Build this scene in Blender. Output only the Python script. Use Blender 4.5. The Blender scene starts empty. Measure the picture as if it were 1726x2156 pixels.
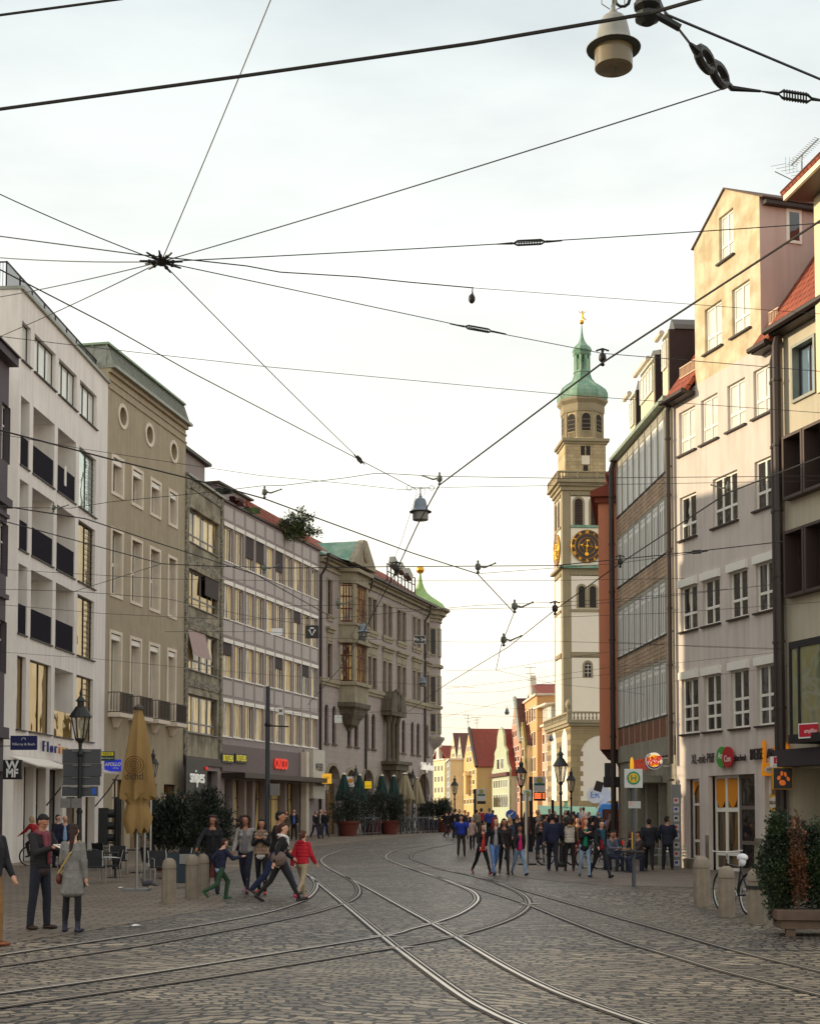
import bpy, bmesh, math, random
from mathutils import Vector, Matrix, noise as mnoise
R = math.radians
sc = bpy.context.scene
# ---------------------------------------------------------------- camera, sky, sun, exposure
FPX, CU, CV, PITCH, CAMH, HOR = 3000.0, 863.0, 1551.0, R(3.115), 1.85, 1714.3
cam_d = bpy.data.cameras.new('camera'); cam = bpy.data.objects.new('camera', cam_d); sc.collection.objects.link(cam)
cam.location = (0, 0, CAMH); cam.rotation_euler = (R(90) + PITCH, 0, 0)
cam_d.sensor_fit = 'VERTICAL'; cam_d.sensor_height = 36.0; cam_d.sensor_width = 36.0 * 1726 / 2156
cam_d.lens = FPX / 2156 * 36.0
cam_d.shift_x = 0.0; cam_d.shift_y = (CV - 1078.0) / 2156.0
cam_d.clip_start = 0.1; cam_d.clip_end = 6000
sc.camera = cam
SUN_EL, SUN_AZ = R(14.5), R(-83)          # azimuth from +Y towards +X: sun on the left, slightly beyond
w = bpy.data.worlds.new('World'); sc.world = w; w.use_nodes = True
nt = w.node_tree; nt.nodes.clear()
N = nt.nodes.new; L = nt.links.new
out = N('ShaderNodeOutputWorld'); bg = N('ShaderNodeBackground'); L(bg.outputs[0], out.inputs[0])
sky = N('ShaderNodeTexSky'); sky.sky_type = 'NISHITA'; sky.sun_disc = False
sky.sun_elevation = SUN_EL; sky.sun_rotation = SUN_AZ
sky.air_density = 1.0; sky.dust_density = 3.0; sky.ozone_density = 1.0
bg.inputs['Strength'].default_value = 0.10
tc = N('ShaderNodeTexCoord'); sep = N('ShaderNodeSeparateXYZ'); L(tc.outputs['Generated'], sep.inputs[0])
def wm(op, a, b=None):
    m = N('ShaderNodeMath'); m.operation = op
    for i, v in enumerate((a, b)):
        if v is None: continue
        if isinstance(v, (int, float)): m.inputs[i].default_value = v
        else: L(v, m.inputs[i])
    return m.outputs[0]
# thin high veil of cloud that whitens the sky: colour by height above the horizon, streaks by noise
ramp = N('ShaderNodeValToRGB'); L(wm('MAXIMUM', sep.outputs['Z'], 0.0), ramp.inputs[0])
cr = ramp.color_ramp
cr.elements[0].position = 0.0; cr.elements[0].color = (1.12, 0.93, 0.68, 1)
cr.elements[1].position = 1.0; cr.elements[1].color = (0.95, 0.90, 0.88, 1)
for p, c in ((0.04, (1.14, 0.98, 0.74)), (0.105, (1.18, 1.08, 0.88)), (0.23, (1.10, 1.09, 0.97)), (0.37, (0.90, 0.93, 0.885)), (0.50, (0.73, 0.79, 0.79))):
    e = cr.elements.new(p); e.color = (*c, 1)
mp = N('ShaderNodeMapping'); mp.inputs['Scale'].default_value = (1.6, 1.6, 5.5); mp.inputs['Rotation'].default_value = (0.25, 0.15, 0)
L(tc.outputs['Generated'], mp.inputs[0])
nz = N('ShaderNodeTexNoise'); nz.inputs['Scale'].default_value = 1.7; nz.inputs['Detail'].default_value = 7; nz.inputs['Roughness'].default_value = 0.55
L(mp.outputs[0], nz.inputs['Vector'])
cl = N('ShaderNodeMapRange'); cl.inputs[1].default_value = 0.40; cl.inputs[2].default_value = 0.62; cl.inputs[3].default_value = 0.78; cl.inputs[4].default_value = 0.99
L(nz.outputs['Fac'], cl.inputs[0])
veil = N('ShaderNodeVectorMath'); veil.operation = 'SCALE'; L(ramp.outputs[0], veil.inputs[0]); veil.inputs['Scale'].default_value = 9.4
mx = N('ShaderNodeMix'); mx.data_type = 'RGBA'; L(cl.outputs[0], mx.inputs[0]); L(sky.outputs[0], mx.inputs[6]); L(veil.outputs[0], mx.inputs[7])
L(mx.outputs[2], bg.inputs['Color'])
sun_d = bpy.data.lights.new('sun', 'SUN'); sun_o = bpy.data.objects.new('sun', sun_d); sc.collection.objects.link(sun_o)
sun_d.energy = 3.7; sun_d.angle = R(0.6); sun_d.color = (1.0, 0.82, 0.56)
_sd = Vector((math.sin(SUN_AZ) * math.cos(SUN_EL), math.cos(SUN_AZ) * math.cos(SUN_EL), math.sin(SUN_EL)))
sun_o.rotation_euler = _sd.to_track_quat('Z', 'Y').to_euler(); sun_o.location = (-60, 10, 60)
sc.view_settings.view_transform = 'Standard'; sc.view_settings.look = 'None'
sc.view_settings.exposure = 0.36; sc.view_settings.gamma = 1.0
sc.cycles.max_bounces = 6; sc.cycles.diffuse_bounces = 3; sc.cycles.glossy_bounces = 3
# ---------------------------------------------------------------- pixel geometry (photo measured on a 1726 x 2156 grid)
cp, sp_ = math.cos(PITCH), math.sin(PITCH)
def ray(U, V):
    a, b = (U - CU) / FPX, (CV - V) / FPX
    return Vector((a, cp - b * sp_, sp_ + b * cp))
def fz(z, d): return CAMH + d * math.tan(PITCH + math.atan((CV - HOR + FPX * (z - CAMH) / d) / FPX))   # height read off linearly -> true height
def gz(y):
    t = min(1, max(0, (y - 55) / 32.0)); return 0.42 * t * t * (3 - 2 * t)
def atz(U, V, z):
    r = ray(U, V); t = (z - CAMH) / r.z
    return Vector((r.x * t, r.y * t, z))
def aty(U, V, y):
    r = ray(U, V); t = y / r.y
    return Vector((r.x * t, y, CAMH + r.z * t))
def gnd(U, V):
    z = 0.0
    for _ in range(12): 
        p = atz(U, V, z); z = 0.5 * z + 0.5 * gz(p.y)
    return Vector((p.x, p.y, gz(p.y)))
def colx(U, y):            # x of a vertical line seen at column U near eye level, at distance y
    r = ray(U, 1700); return r.x * y / r.y
rnd = random.Random(7)
# ---------------------------------------------------------------- materials
MATS = {}
def nodes_of(m):
    m.use_nodes = True; nt = m.node_tree; b = nt.nodes['Principled BSDF']; return nt, b
def col4(c): return (c[0], c[1], c[2], 1)
def S(r, g, b):            # sRGB bytes -> linear
    f = lambda v: (v / 255 / 12.92) if v / 255 <= 0.04045 else ((v / 255 + 0.055) / 1.055) ** 2.4
    return (f(r), f(g), f(b))
def mat(name, c, rough=0.7, metal=0.0, var=0.0, scale=3.0, bump=0.0, bscale=60.0, streak=0.0, spec=0.5, coat=0.0, emit=None, estr=1.0, two=None, alpha=None):
    """procedural surface: base colour varied by two sizes of noise, optional rain streaks, fine bump"""
    if name in MATS: return MATS[name]
    m = bpy.data.materials.new(name); nt, b = nodes_of(m); n, l = nt.nodes.new, nt.links.new
    b.inputs['Roughness'].default_value = rough; b.inputs['Metallic'].default_value = metal
    b.inputs['Specular IOR Level'].default_value = spec
    b.inputs['Base Color'].default_value = col4(c)
    if coat: b.inputs['Coat Weight'].default_value = coat
    t = n('ShaderNodeTexCoord'); src = t.outputs['Object']
    if var or streak or two:
        a = n('ShaderNodeTexNoise'); a.inputs['Scale'].default_value = scale; a.inputs['Detail'].default_value = 6; a.inputs['Roughness'].default_value = 0.6
        l(src, a.inputs['Vector'])
        r = n('ShaderNodeMapRange'); r.inputs[1].default_value = 0.3; r.inputs[2].default_value = 0.7
        r.inputs[3].default_value = 1 - var; r.inputs[4].default_value = 1 + var * 0.6
        l(a.outputs['Fac'], r.inputs[0]); fac = r.outputs[0]
        if streak:
            q = n('ShaderNodeMapping'); q.inputs['Scale'].default_value = (1.6, 1.6, 0.12); l(src, q.inputs[0])
            s2 = n('ShaderNodeTexNoise'); s2.inputs['Scale'].default_value = 2.2; s2.inputs['Detail'].default_value = 5; l(q.outputs[0], s2.inputs['Vector'])
            r2 = n('ShaderNodeMapRange'); r2.inputs[1].default_value = 0.42; r2.inputs[2].default_value = 0.72; r2.inputs[3].default_value = 1.0; r2.inputs[4].default_value = 1 - streak
            l(s2.outputs['Fac'], r2.inputs[0]); mm = n('ShaderNodeMath'); mm.operation = 'MULTIPLY'; l(fac, mm.inputs[0]); l(r2.outputs[0], mm.inputs[1]); fac = mm.outputs[0]
        v = n('ShaderNodeVectorMath'); v.operation = 'SCALE'
        if two:
            x = n('ShaderNodeMix'); x.data_type = 'RGBA'; x.inputs[6].default_value = col4(c); x.inputs[7].default_value = col4(two)
            a2 = n('ShaderNodeTexNoise'); a2.inputs['Scale'].default_value = scale * 0.8; a2.inputs['Detail'].default_value = 8; l(src, a2.inputs['Vector'])
            r3 = n('ShaderNodeMapRange'); r3.inputs[1].default_value = 0.42; r3.inputs[2].default_value = 0.6; l(a2.outputs['Fac'], r3.inputs[0])
            l(r3.outputs[0], x.inputs[0]); l(x.outputs[2], v.inputs[0])
        else: v.inputs[0].default_value = c
        l(fac, v.inputs['Scale']); l(v.outputs[0], b.inputs['Base Color'])
    if bump:
        f = n('ShaderNodeTexNoise'); f.inputs['Scale'].default_value = bscale; f.inputs['Detail'].default_value = 4; l(src, f.inputs['Vector'])
        bp = n('ShaderNodeBump'); bp.inputs['Strength'].default_value = bump; bp.inputs['Distance'].default_value = 0.02
        l(f.outputs['Fac'], bp.inputs['Height']); l(bp.outputs[0], b.inputs['Normal'])
    if emit: b.inputs['Emission Color'].default_value = col4(emit); b.inputs['Emission Strength'].default_value = estr
    if alpha is not None: b.inputs['Alpha'].default_value = alpha
    MATS[name] = m; return m
def brickmat(name, c1, c2, mortar, bw, bh, mw=0.012, rough=0.75, bump=0.5, axes='XZ', distort=0.0, offset=0.5, var=0.25, spec=0.4, rvar=0.0, bend=0.0):
    """blocks, tiles, setts or panels: brick pattern on two of the object's axes"""
    if name in MATS: return MATS[name]
    m = bpy.data.materials.new(name); nt, b = nodes_of(m); n, l = nt.nodes.new, nt.links.new
    b.inputs['Roughness'].default_value = rough; b.inputs['Specular IOR Level'].default_value = spec
    t = n('ShaderNodeTexCoord'); s = n('ShaderNodeSeparateXYZ'); 
    src = t.outputs['Object']
    if distort:
        dn = n('ShaderNodeTexNoise'); dn.inputs['Scale'].default_value = 3.3; dn.inputs['Detail'].default_value = 3; l(src, dn.inputs['Vector'])
        dd = n('ShaderNodeVectorMath'); dd.operation = 'SUBTRACT'; l(dn.outputs['Color'], dd.inputs[0]); dd.inputs[1].default_value = (0.5, 0.5, 0.5)
        d2 = n('ShaderNodeVectorMath'); d2.operation = 'SCALE'; l(dd.outputs[0], d2.inputs[0]); d2.inputs['Scale'].default_value = distort
        da = n('ShaderNodeVectorMath'); da.operation = 'ADD'; l(src, da.inputs[0]); l(d2.outputs[0], da.inputs[1]); src = da.outputs[0]
    if bend:
        bn = n('ShaderNodeTexNoise'); bn.inputs['Scale'].default_value = 0.16; bn.inputs['Detail'].default_value = 2; l(t.outputs['Object'], bn.inputs['Vector'])
        b2 = n('ShaderNodeVectorMath'); b2.operation = 'SCALE'; l(bn.outputs['Color'], b2.inputs[0]); b2.inputs['Scale'].default_value = bend; b3 = n('ShaderNodeVectorMath'); b3.operation = 'ADD'; l(src, b3.inputs[0]); l(b2.outputs[0], b3.inputs[1]); src = b3.outputs[0]
    l(src, s.inputs[0]); c = n('ShaderNodeCombineXYZ'); l(s.outputs[axes[0]], c.inputs[0]); l(s.outputs[axes[1]], c.inputs[1])
    k = n('ShaderNodeTexBrick'); l(c.outputs[0], k.inputs['Vector']); k.offset = offset
    k.inputs['Scale'].default_value = 1.0; k.inputs['Brick Width'].default_value = bw; k.inputs['Row Height'].default_value = bh
    k.inputs['Mortar Size'].default_value = mw; k.inputs['Mortar Smooth'].default_value = 0.35; k.inputs['Bias'].default_value = 0.0
    k.inputs['Color1'].default_value = col4(c1); k.inputs['Color2'].default_value = col4(c2); k.inputs['Mortar'].default_value = col4(mortar)
    a = n('ShaderNodeTexNoise'); a.inputs['Scale'].default_value = 0.55; a.inputs['Detail'].default_value = 9; a.inputs['Roughness'].default_value = 0.65; l(t.outputs['Object'], a.inputs['Vector'])
    r = n('ShaderNodeMapRange'); r.inputs[1].default_value = 0.3; r.inputs[2].default_value = 0.7; r.inputs[3].default_value = 1 - var; r.inputs[4].default_value = 1 + var
    l(a.outputs['Fac'], r.inputs[0]); v = n('ShaderNodeVectorMath'); v.operation = 'SCALE'; l(k.outputs['Color'], v.inputs[0]); l(r.outputs[0], v.inputs['Scale']); l(v.outputs[0], b.inputs['Base Color'])
    f = n('ShaderNodeTexNoise'); f.inputs['Scale'].default_value = 22; f.inputs['Detail'].default_value = 5; l(t.outputs['Object'], f.inputs['Vector'])
    h = n('ShaderNodeMath'); h.operation = 'MULTIPLY_ADD'; l(k.outputs['Fac'], h.inputs[0]); h.inputs[1].default_value = -1.0; l(f.outputs['Fac'], h.inputs[2])
    bp = n('ShaderNodeBump'); bp.inputs['Strength'].default_value = bump; bp.inputs['Distance'].default_value = 0.02; l(h.outputs[0], bp.inputs['Height']); l(bp.outputs[0], b.inputs['Normal'])
    if rvar:
        rr = n('ShaderNodeMapRange'); rr.inputs[1].default_value = 0.35; rr.inputs[2].default_value = 0.65; rr.inputs[3].default_value = rough - rvar; rr.inputs[4].default_value = rough + rvar
        l(f.outputs['Fac'], rr.inputs[0]); l(rr.outputs[0], b.inputs['Roughness'])
    MATS[name] = m; return m
def glassmat(name, c, rough=0.05, spec=1.0, wav=0.03, scale=1.3, metal=0.0, patch=None):
    """window pane: a dark room behind a wavy reflecting sheet, optionally with upright areas of a second colour"""
    if name in MATS: return MATS[name]
    m = bpy.data.materials.new(name); nt, b = nodes_of(m); n, l = nt.nodes.new, nt.links.new
    b.inputs['Base Color'].default_value = col4(c); b.inputs['Roughness'].default_value = rough; b.inputs['IOR'].default_value = 1.55
    b.inputs['Specular IOR Level'].default_value = spec; b.inputs['Metallic'].default_value = metal
    t = n('ShaderNodeTexCoord'); f = n('ShaderNodeTexNoise'); f.inputs['Scale'].default_value = scale; f.inputs['Detail'].default_value = 1; l(t.outputs['Object'], f.inputs['Vector'])
    bp = n('ShaderNodeBump'); bp.inputs['Strength'].default_value = 1.0; bp.inputs['Distance'].default_value = wav; l(f.outputs['Fac'], bp.inputs['Height']); l(bp.outputs[0], b.inputs['Normal'])
    if patch:
        q = n('ShaderNodeMapping'); q.inputs['Scale'].default_value = (1.0, 1.0, 0.07); l(t.outputs['Object'], q.inputs[0])
        a = n('ShaderNodeTexNoise'); a.inputs['Scale'].default_value = 3.0; a.inputs['Detail'].default_value = 3; l(q.outputs[0], a.inputs['Vector'])
        r = n('ShaderNodeMapRange'); r.inputs[1].default_value = 0.44; r.inputs[2].default_value = 0.54; l(a.outputs['Fac'], r.inputs[0])
        x = n('ShaderNodeMix'); x.data_type = 'RGBA'; x.inputs[6].default_value = col4(c); x.inputs[7].default_value = col4(patch); l(r.outputs[0], x.inputs[0]); l(x.outputs[2], b.inputs['Base Color'])
    MATS[name] = m; return m
# ---------------------------------------------------------------- mesh helpers
class MB:
    def __init__(s): s.v = []; s.f = []; s.m = []; s.mi = 0
    def add(s, vs, fs):
        o = len(s.v); s.v += [tuple(v) for v in vs]; s.f += [tuple(i + o for i in f) for f in fs]; s.m += [s.mi] * len(fs); return s
    def quad(s, a, b, c, d): return s.add([a, b, c, d], [(0, 1, 2, 3)])
    def box(s, x0, x1, y0, y1, z0, z1):
        return s.add([(x0, y0, z0), (x1, y0, z0), (x1, y1, z0), (x0, y1, z0), (x0, y0, z1), (x1, y0, z1), (x1, y1, z1), (x0, y1, z1)],
                     [(0, 3, 2, 1), (4, 5, 6, 7), (0, 1, 5, 4), (1, 2, 6, 5), (2, 3, 7, 6), (3, 0, 4, 7)])
    def cbox(s, c, sz, rot=None):
        c = Vector(c); h = Vector(sz) / 2; M = rot if rot is not None else Matrix.Identity(3); vs = []
        for k in ((-1, -1, -1), (1, -1, -1), (1, 1, -1), (-1, 1, -1), (-1, -1, 1), (1, -1, 1), (1, 1, 1), (-1, 1, 1)):
            vs.append(c + M @ Vector((k[0] * h.x, k[1] * h.y, k[2] * h.z)))
        return s.add(vs, [(0, 3, 2, 1), (4, 5, 6, 7), (0, 1, 5, 4), (1, 2, 6, 5), (2, 3, 7, 6), (3, 0, 4, 7)])
    def tube(s, pts, r, seg=6, caps=True, closed=False):
        pts = [Vector(p) for p in pts]; n = len(pts); rs = r if isinstance(r, (list, tuple)) else [r] * n; vs = []; prev = None
        for i, p in enumerate(pts):
            if closed: t = (pts[(i + 1) % n] - pts[i - 1]).normalized()
            else: t = (pts[min(i + 1, n - 1)] - pts[max(i - 1, 0)]).normalized()
            a = prev if prev is not None else (Vector((0, 0, 1)) if abs(t.z) < 0.9 else Vector((1, 0, 0)))
            u = (a - t * a.dot(t)); u = u.normalized() if u.length > 1e-6 else t.orthogonal().normalized()
            prev = u; q = t.cross(u)
            for k in range(seg):
                an = 2 * math.pi * k / seg; vs.append(p + (u * math.cos(an) + q * math.sin(an)) * rs[i])
        fs = []
        for i in range(n if closed else n - 1):
            j = (i + 1) % n
            for k in range(seg): fs.append((i * seg + k, i * seg + (k + 1) % seg, j * seg + (k + 1) % seg, j * seg + k))
        if caps and not closed: fs += [tuple(range(seg))[::-1], tuple((n - 1) * seg + k for k in range(seg))]
        return s.add(vs, fs)
    def lathe(s, prof, c=(0, 0, 0), seg=16, rot=0.0, M=None):
        c = Vector(c); vs = []; fs = []
        for r, z in prof:
            for k in range(seg):
                an = 2 * math.pi * (k + rot) / seg; v = Vector((r * math.cos(an), r * math.sin(an), z)); v = M @ v if M is not None else v
                vs.append(c + v)
        n = len(prof)
        for i in range(n - 1):
            for k in range(seg): fs.append((i * seg + k, i * seg + (k + 1) % seg, (i + 1) * seg + (k + 1) % seg, (i + 1) * seg + k))
        fs += [tuple(range(seg))[::-1], tuple((n - 1) * seg + k for k in range(seg))]
        return s.add(vs, fs)
    def ball(s, c, r, seg=10, rings=7, M=None):
        rx, ry, rz = (r, r, r) if isinstance(r, (int, float)) else r; c = Vector(c); vs = []; fs = []
        for i in range(1, rings):
            ph = math.pi * i / rings
            for k in range(seg):
                an = 2 * math.pi * k / seg; v = Vector((rx * math.sin(ph) * math.cos(an), ry * math.sin(ph) * math.sin(an), rz * math.cos(ph)))
                vs.append(c + (M @ v if M is not None else v))
        t = Vector((0, 0, rz)); vs += [c + (M @ t if M is not None else t), c - (M @ t if M is not None else t)]
        for i in range(rings - 2):
            for k in range(seg): fs.append((i * seg + k, (i + 1) * seg + k, (i + 1) * seg + (k + 1) % seg, i * seg + (k + 1) % seg))
        a = len(vs) - 2
        for k in range(seg): fs += [(a, k, (k + 1) % seg), (a + 1, (rings - 2) * seg + (k + 1) % seg, (rings - 2) * seg + k)]
        return s.add(vs, fs)
    def prism(s, poly, y0, y1):       # polygon in (x, z), extruded along y
        n = len(poly); vs = [(x, y0, z) for x, z in poly] + [(x, y1, z) for x, z in poly]
        fs = [tuple(range(n)), tuple(range(n, 2 * n))[::-1]] + [(i, i + n, (i + 1) % n + n, (i + 1) % n) for i in range(n)]
        return s.add(vs, fs)
    def build(s, name, m=None, parent=None, smooth=False, loc=None, bevel=0.0):
        me = bpy.data.meshes.new(name); me.from_pydata(s.v, [], s.f); 
        ms = m if isinstance(m, (list, tuple)) else [m]
        for x in ms: me.materials.append(x)
        if len(ms) > 1: me.polygons.foreach_set('material_index', s.m)
        if not s.f: me.update()
        bm = bmesh.new(); bm.from_mesh(me); bmesh.ops.recalc_face_normals(bm, faces=bm.faces) if s.f else None; bm.to_mesh(me); bm.free()
        if smooth:
            me.polygons.foreach_set('use_smooth', [True] * len(me.polygons))
            try: me.set_sharp_from_angle(angle=R(40))
            except Exception: pass
        o = bpy.data.objects.new(name, me); sc.collection.objects.link(o)
        if parent: o.parent = parent
        if loc is not None: o.location = loc
        if bevel:
            b = o.modifiers.new('bevel', 'BEVEL'); b.width = bevel; b.segments = 2; b.limit_method = 'ANGLE'
        return o
def tag(o, label=None, cat=None, group=None, kind=None):
    if label: o['label'] = label
    if cat: o['category'] = cat
    if group: o['group'] = group
    if kind: o['kind'] = kind
    return o
def thing(name, label, cat, loc=(0, 0, 0), rotz=0.0, group=None):
    o = bpy.data.objects.new(name, None); sc.collection.objects.link(o); o.location = loc; o.rotation_euler = (0, 0, rotz); o.empty_display_size = 0.2
    return tag(o, label, cat, group)
def kids(o): return [c for c in bpy.data.objects if c.parent == o]
def clone(o, parent=None, tree=None):
    tree = tree if tree is not None else childmap()
    c = o.copy(); sc.collection.objects.link(c)
    if parent is not None: c.parent = parent
    for ch in tree.get(o.name, ()): clone(ch, c, tree)
    return c
def childmap():
    t = {}
    for o in bpy.data.objects:
        if o.parent: t.setdefault(o.parent.name, []).append(o)
    return t
def text(name, body, m, parent, loc, size, rot=(R(90), 0, 0), extrude=0.02, align='CENTER', sx=1.0, bold=0.0, shear=0.0):
    cu = bpy.data.curves.new(name, 'FONT'); cu.body = body; cu.size = size; cu.extrude = extrude; cu.align_x = align; cu.align_y = 'CENTER'; cu.offset = bold; cu.shear = shear
    cu.materials.append(m); cu.resolution_u = 3
    t = bpy.data.objects.new(name, cu); me = bpy.data.meshes.new_from_object(t); bpy.data.objects.remove(t); bpy.data.curves.remove(cu)
    if m.name not in [x.name for x in me.materials if x]: me.materials.clear(); me.materials.append(m)
    me.name = name; o = bpy.data.objects.new(name, me); sc.collection.objects.link(o); o.parent = parent; o.location = loc; o.rotation_euler = rot; o.scale = (sx, 1, 1)
    return o
# ---------------------------------------------------------------- facade frame: local x along the front, -y to the street, z up
class Facade:
    def __init__(s, name, label, U0, d0, U1, d1, cat='building', x0=None, x1=None, base=None):
        s.p0 = Vector((colx(U0, d0) if x0 is None else x0, d0, 0)); s.p1 = Vector((colx(U1, d1) if x1 is None else x1, d1, 0))
        d = s.p1 - s.p0; s.L = d.length; s.ang = math.atan2(d.y, d.x)
        s.o = thing(name, label, cat, (s.p0.x, s.p0.y, 0), s.ang); s.dir = d.normalized(); s.nrm = Vector((s.dir.y, -s.dir.x, 0))
    def at(s, U, V, n=0.0):           # pixel -> (along, height) on the plane n metres in front of the wall
        r = ray(U, V); q = s.p0 + s.nrm * n - Vector((0, 0, CAMH)); t = q.dot(s.nrm) / r.dot(s.nrm); p = Vector((0, 0, CAMH)) + r * t
        return (p - s.p0).dot(s.dir), p.z
    def s(self, U, V=1714, n=0.0): return self.at(U, V, n)[0]
    def z(self, U, V, n=0.0): return self.at(U, V, n)[1]
def wall(mb, x0, x1, z0, z1, holes, rev=0.25, y=0.0):
    """flat front with openings (x0,x1,z0,z1[,arch]) and reveals rev deep"""
    xs = sorted({x0, x1, *[round(h[0], 4) for h in holes], *[round(h[1], 4) for h in holes]}); xs = [x for x in xs if x0 <= x <= x1]
    for a, b in zip(xs, xs[1:]):
        if b - a < 1e-4: continue
        m = (a + b) / 2; cut = sorted([(max(z0, h[2]), min(z1, h[3])) for h in holes if h[0] < m < h[1]]); z = z0
        for c0, c1 in cut:
            if c0 > z + 1e-4: mb.quad((a, y, z), (b, y, z), (b, y, c0), (a, y, c0))
            z = max(z, c1)
        if z1 > z + 1e-4: mb.quad((a, y, z), (b, y, z), (b, y, z1), (a, y, z1))
    for h in holes:
        a, b, c, d = h[:4]; rv = h[5] if len(h) > 5 else rev; arch = len(h) > 4 and h[4]
        if not arch:
            mb.quad((a, y, d), (b, y, d), (b, y + rv, d), (a, y + rv, d))
            mb.quad((a, y, c), (a, y, d), (a, y + rv, d), (a, y + rv, c)); mb.quad((b, y, d), (b, y, c), (b, y + rv, c), (b, y + rv, d))
        else:
            r = (b - a) / 2; cx = (a + b) / 2; k = d - r; n = 10
            P = [(cx - r * math.cos(math.pi * i / n), k + r * math.sin(math.pi * i / n)) for i in range(n + 1)]
            for i in range(n):
                (xa, za), (xb, zb) = P[i], P[i + 1]
                mb.quad((xa, y, za), (xb, y, zb), (xb, y, d), (xa, y, d)); mb.quad((xa, y, za), (xb, y, zb), (xb, y + rv, zb), (xa, y + rv, za))
            mb.quad((a, y, c), (a, y, k), (a, y + rv, k), (a, y + rv, c)); mb.quad((b, y, k), (b, y, c), (b, y + rv, c), (b, y + rv, k))
        mb.quad((a, y, c), (b, y, c), (b, y + rv, c), (a, y + rv, c))
def shell(mb, x0, x1, z0, z1, depth, y=0.0):
    """side walls, back wall of the block behind a front"""
    mb.quad((x0, y, z0), (x0, y + depth, z0), (x0, y + depth, z1), (x0, y, z1)); mb.quad((x1, y, z0), (x1, y, z1), (x1, y + depth, z1), (x1, y + depth, z0))
    mb.quad((x0, y + depth, z0), (x1, y + depth, z0), (x1, y + depth, z1), (x0, y + depth, z1))
def window(par, a, b, c, d, fm, gm, dep=0.2, fw=0.06, mull=(), trans=(), arch=False, ft=0.05, name='window', y=0.0, mw=None, sill=None):
    """casement in the opening: frame with mullions (fractions across) and transoms (fractions up); pane and sill are sub-parts"""
    f = MB(); y0 = y + dep - ft; y1 = y + dep; mw = mw or fw
    f.box(a, a + fw, y0, y1, c, d); f.box(b - fw, b, y0, y1, c, d); f.box(a + fw, b - fw, y0, y1, c, c + fw)
    if not arch: f.box(a + fw, b - fw, y0, y1, d - fw, d)
    for m in mull: x = a + (b - a) * m; f.box(x - mw / 2, x + mw / 2, y0 - 0.004, y1 - 0.004, c + fw, d - (fw if not arch else 0.1))
    for t in trans:
        z = c + (d - c) * t; f.box(a + fw, b - fw, y0 - 0.002, y1 - 0.002, z - mw / 2, z + mw / 2)
    o = f.build(name, fm, par)
    g = MB(); g.box(a + 0.01, b - 0.01, y1 - 0.02, y1 - 0.005, c + 0.01, d - 0.01); g.build('pane', gm, o)
    if sill:
        k = MB(); k.box(a - 0.06, b + 0.06, y - 0.09, y + dep - ft - 0.004, c - 0.05, c - 0.003); k.build('sill', sill, o)
    return o
# ================================================================ ground, paving, rails
def strip(name, m, yl, xl, xr, lift, sub=6):
    """sheet following the ground between two curves x(y)"""
    mb = MB(); vs = []; fs = []
    for y in yl:
        a, b = xl(y), xr(y)
        for k in range(sub + 1): vs.append((a + (b - a) * k / sub, y, gz(y) + lift))
    for i in range(len(yl) - 1):
        for k in range(sub): j = i * (sub + 1) + k; fs.append((j, j + 1, j + sub + 2, j + sub + 1))
    mb.add(vs, fs); return mb.build(name, m, smooth=True)
def curve(pts):
    pts = sorted(pts)
    def f(y):
        if y <= pts[0][0]: return pts[0][1]
        for (a, b), (c, d) in zip(pts, pts[1:]):
            if y <= c: return b + (d - b) * (y - a) / (c - a)
        return pts[-1][1]
    return f
ys = [-30, -10, 0, 4, 8] + [10 + 1.0 * i for i in range(130)] + [145, 160, 200, 300, 500, 900, 2500]
M_sett = brickmat('cobble_setts', S(136, 125, 108), S(80, 73, 67), S(14, 12, 11), 0.25, 0.175, 0.03, rough=0.46, bump=1.0, axes='XY', distort=0.30, var=0.42, spec=0.5, rvar=0.16, bend=5.0)
M_slab = brickmat('paving_slabs', S(122, 109, 92), S(106, 95, 82), S(44, 38, 34), 0.5, 0.3, 0.02, rough=0.62, bump=0.5, axes='XY', distort=0.02, var=0.22)
M_slab2 = brickmat('smooth_paving', S(112, 100, 88), S(98, 90, 82), S(62, 56, 50), 0.62, 0.42, 0.012, rough=0.6, bump=0.35, axes='XY', distort=0.02, var=0.25)
tag(strip('road', M_sett, ys, lambda y: -900, lambda y: 900, 0.0, 2), kind='structure')
gl = [gnd(*p) for p in ((15, 1987), (170, 1964), (320, 1937), (480, 1909), (470, 1896), (440, 1872), (462, 1848), (520, 1822), (600, 1795), (649, 1785), (761, 1772), (950, 1755))]
GL = curve([(p.y, p.x) for p in gl])
yl = [8 + 0.8 * i for i in range(170)]
tag(strip('left_pavement', M_slab, yl, lambda y: -45, lambda y: GL(y), 0.006), kind='structure')
GR = curve([(33.0, 16.0), (34.2, 11.5), (35.5, 8.2), (37, 5.2), (39.5, 4.0), (42, 3.2), (46, 2.7), (60, 2.1), (80, 2.6), (100, 4.2), (130, 8.5), (150, 12)])
tag(strip('right_pavement', M_slab2, [33 + 0.6 * i for i in range(190)], lambda y: GR(y), lambda y: 45, 0.006), kind='structure')
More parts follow.
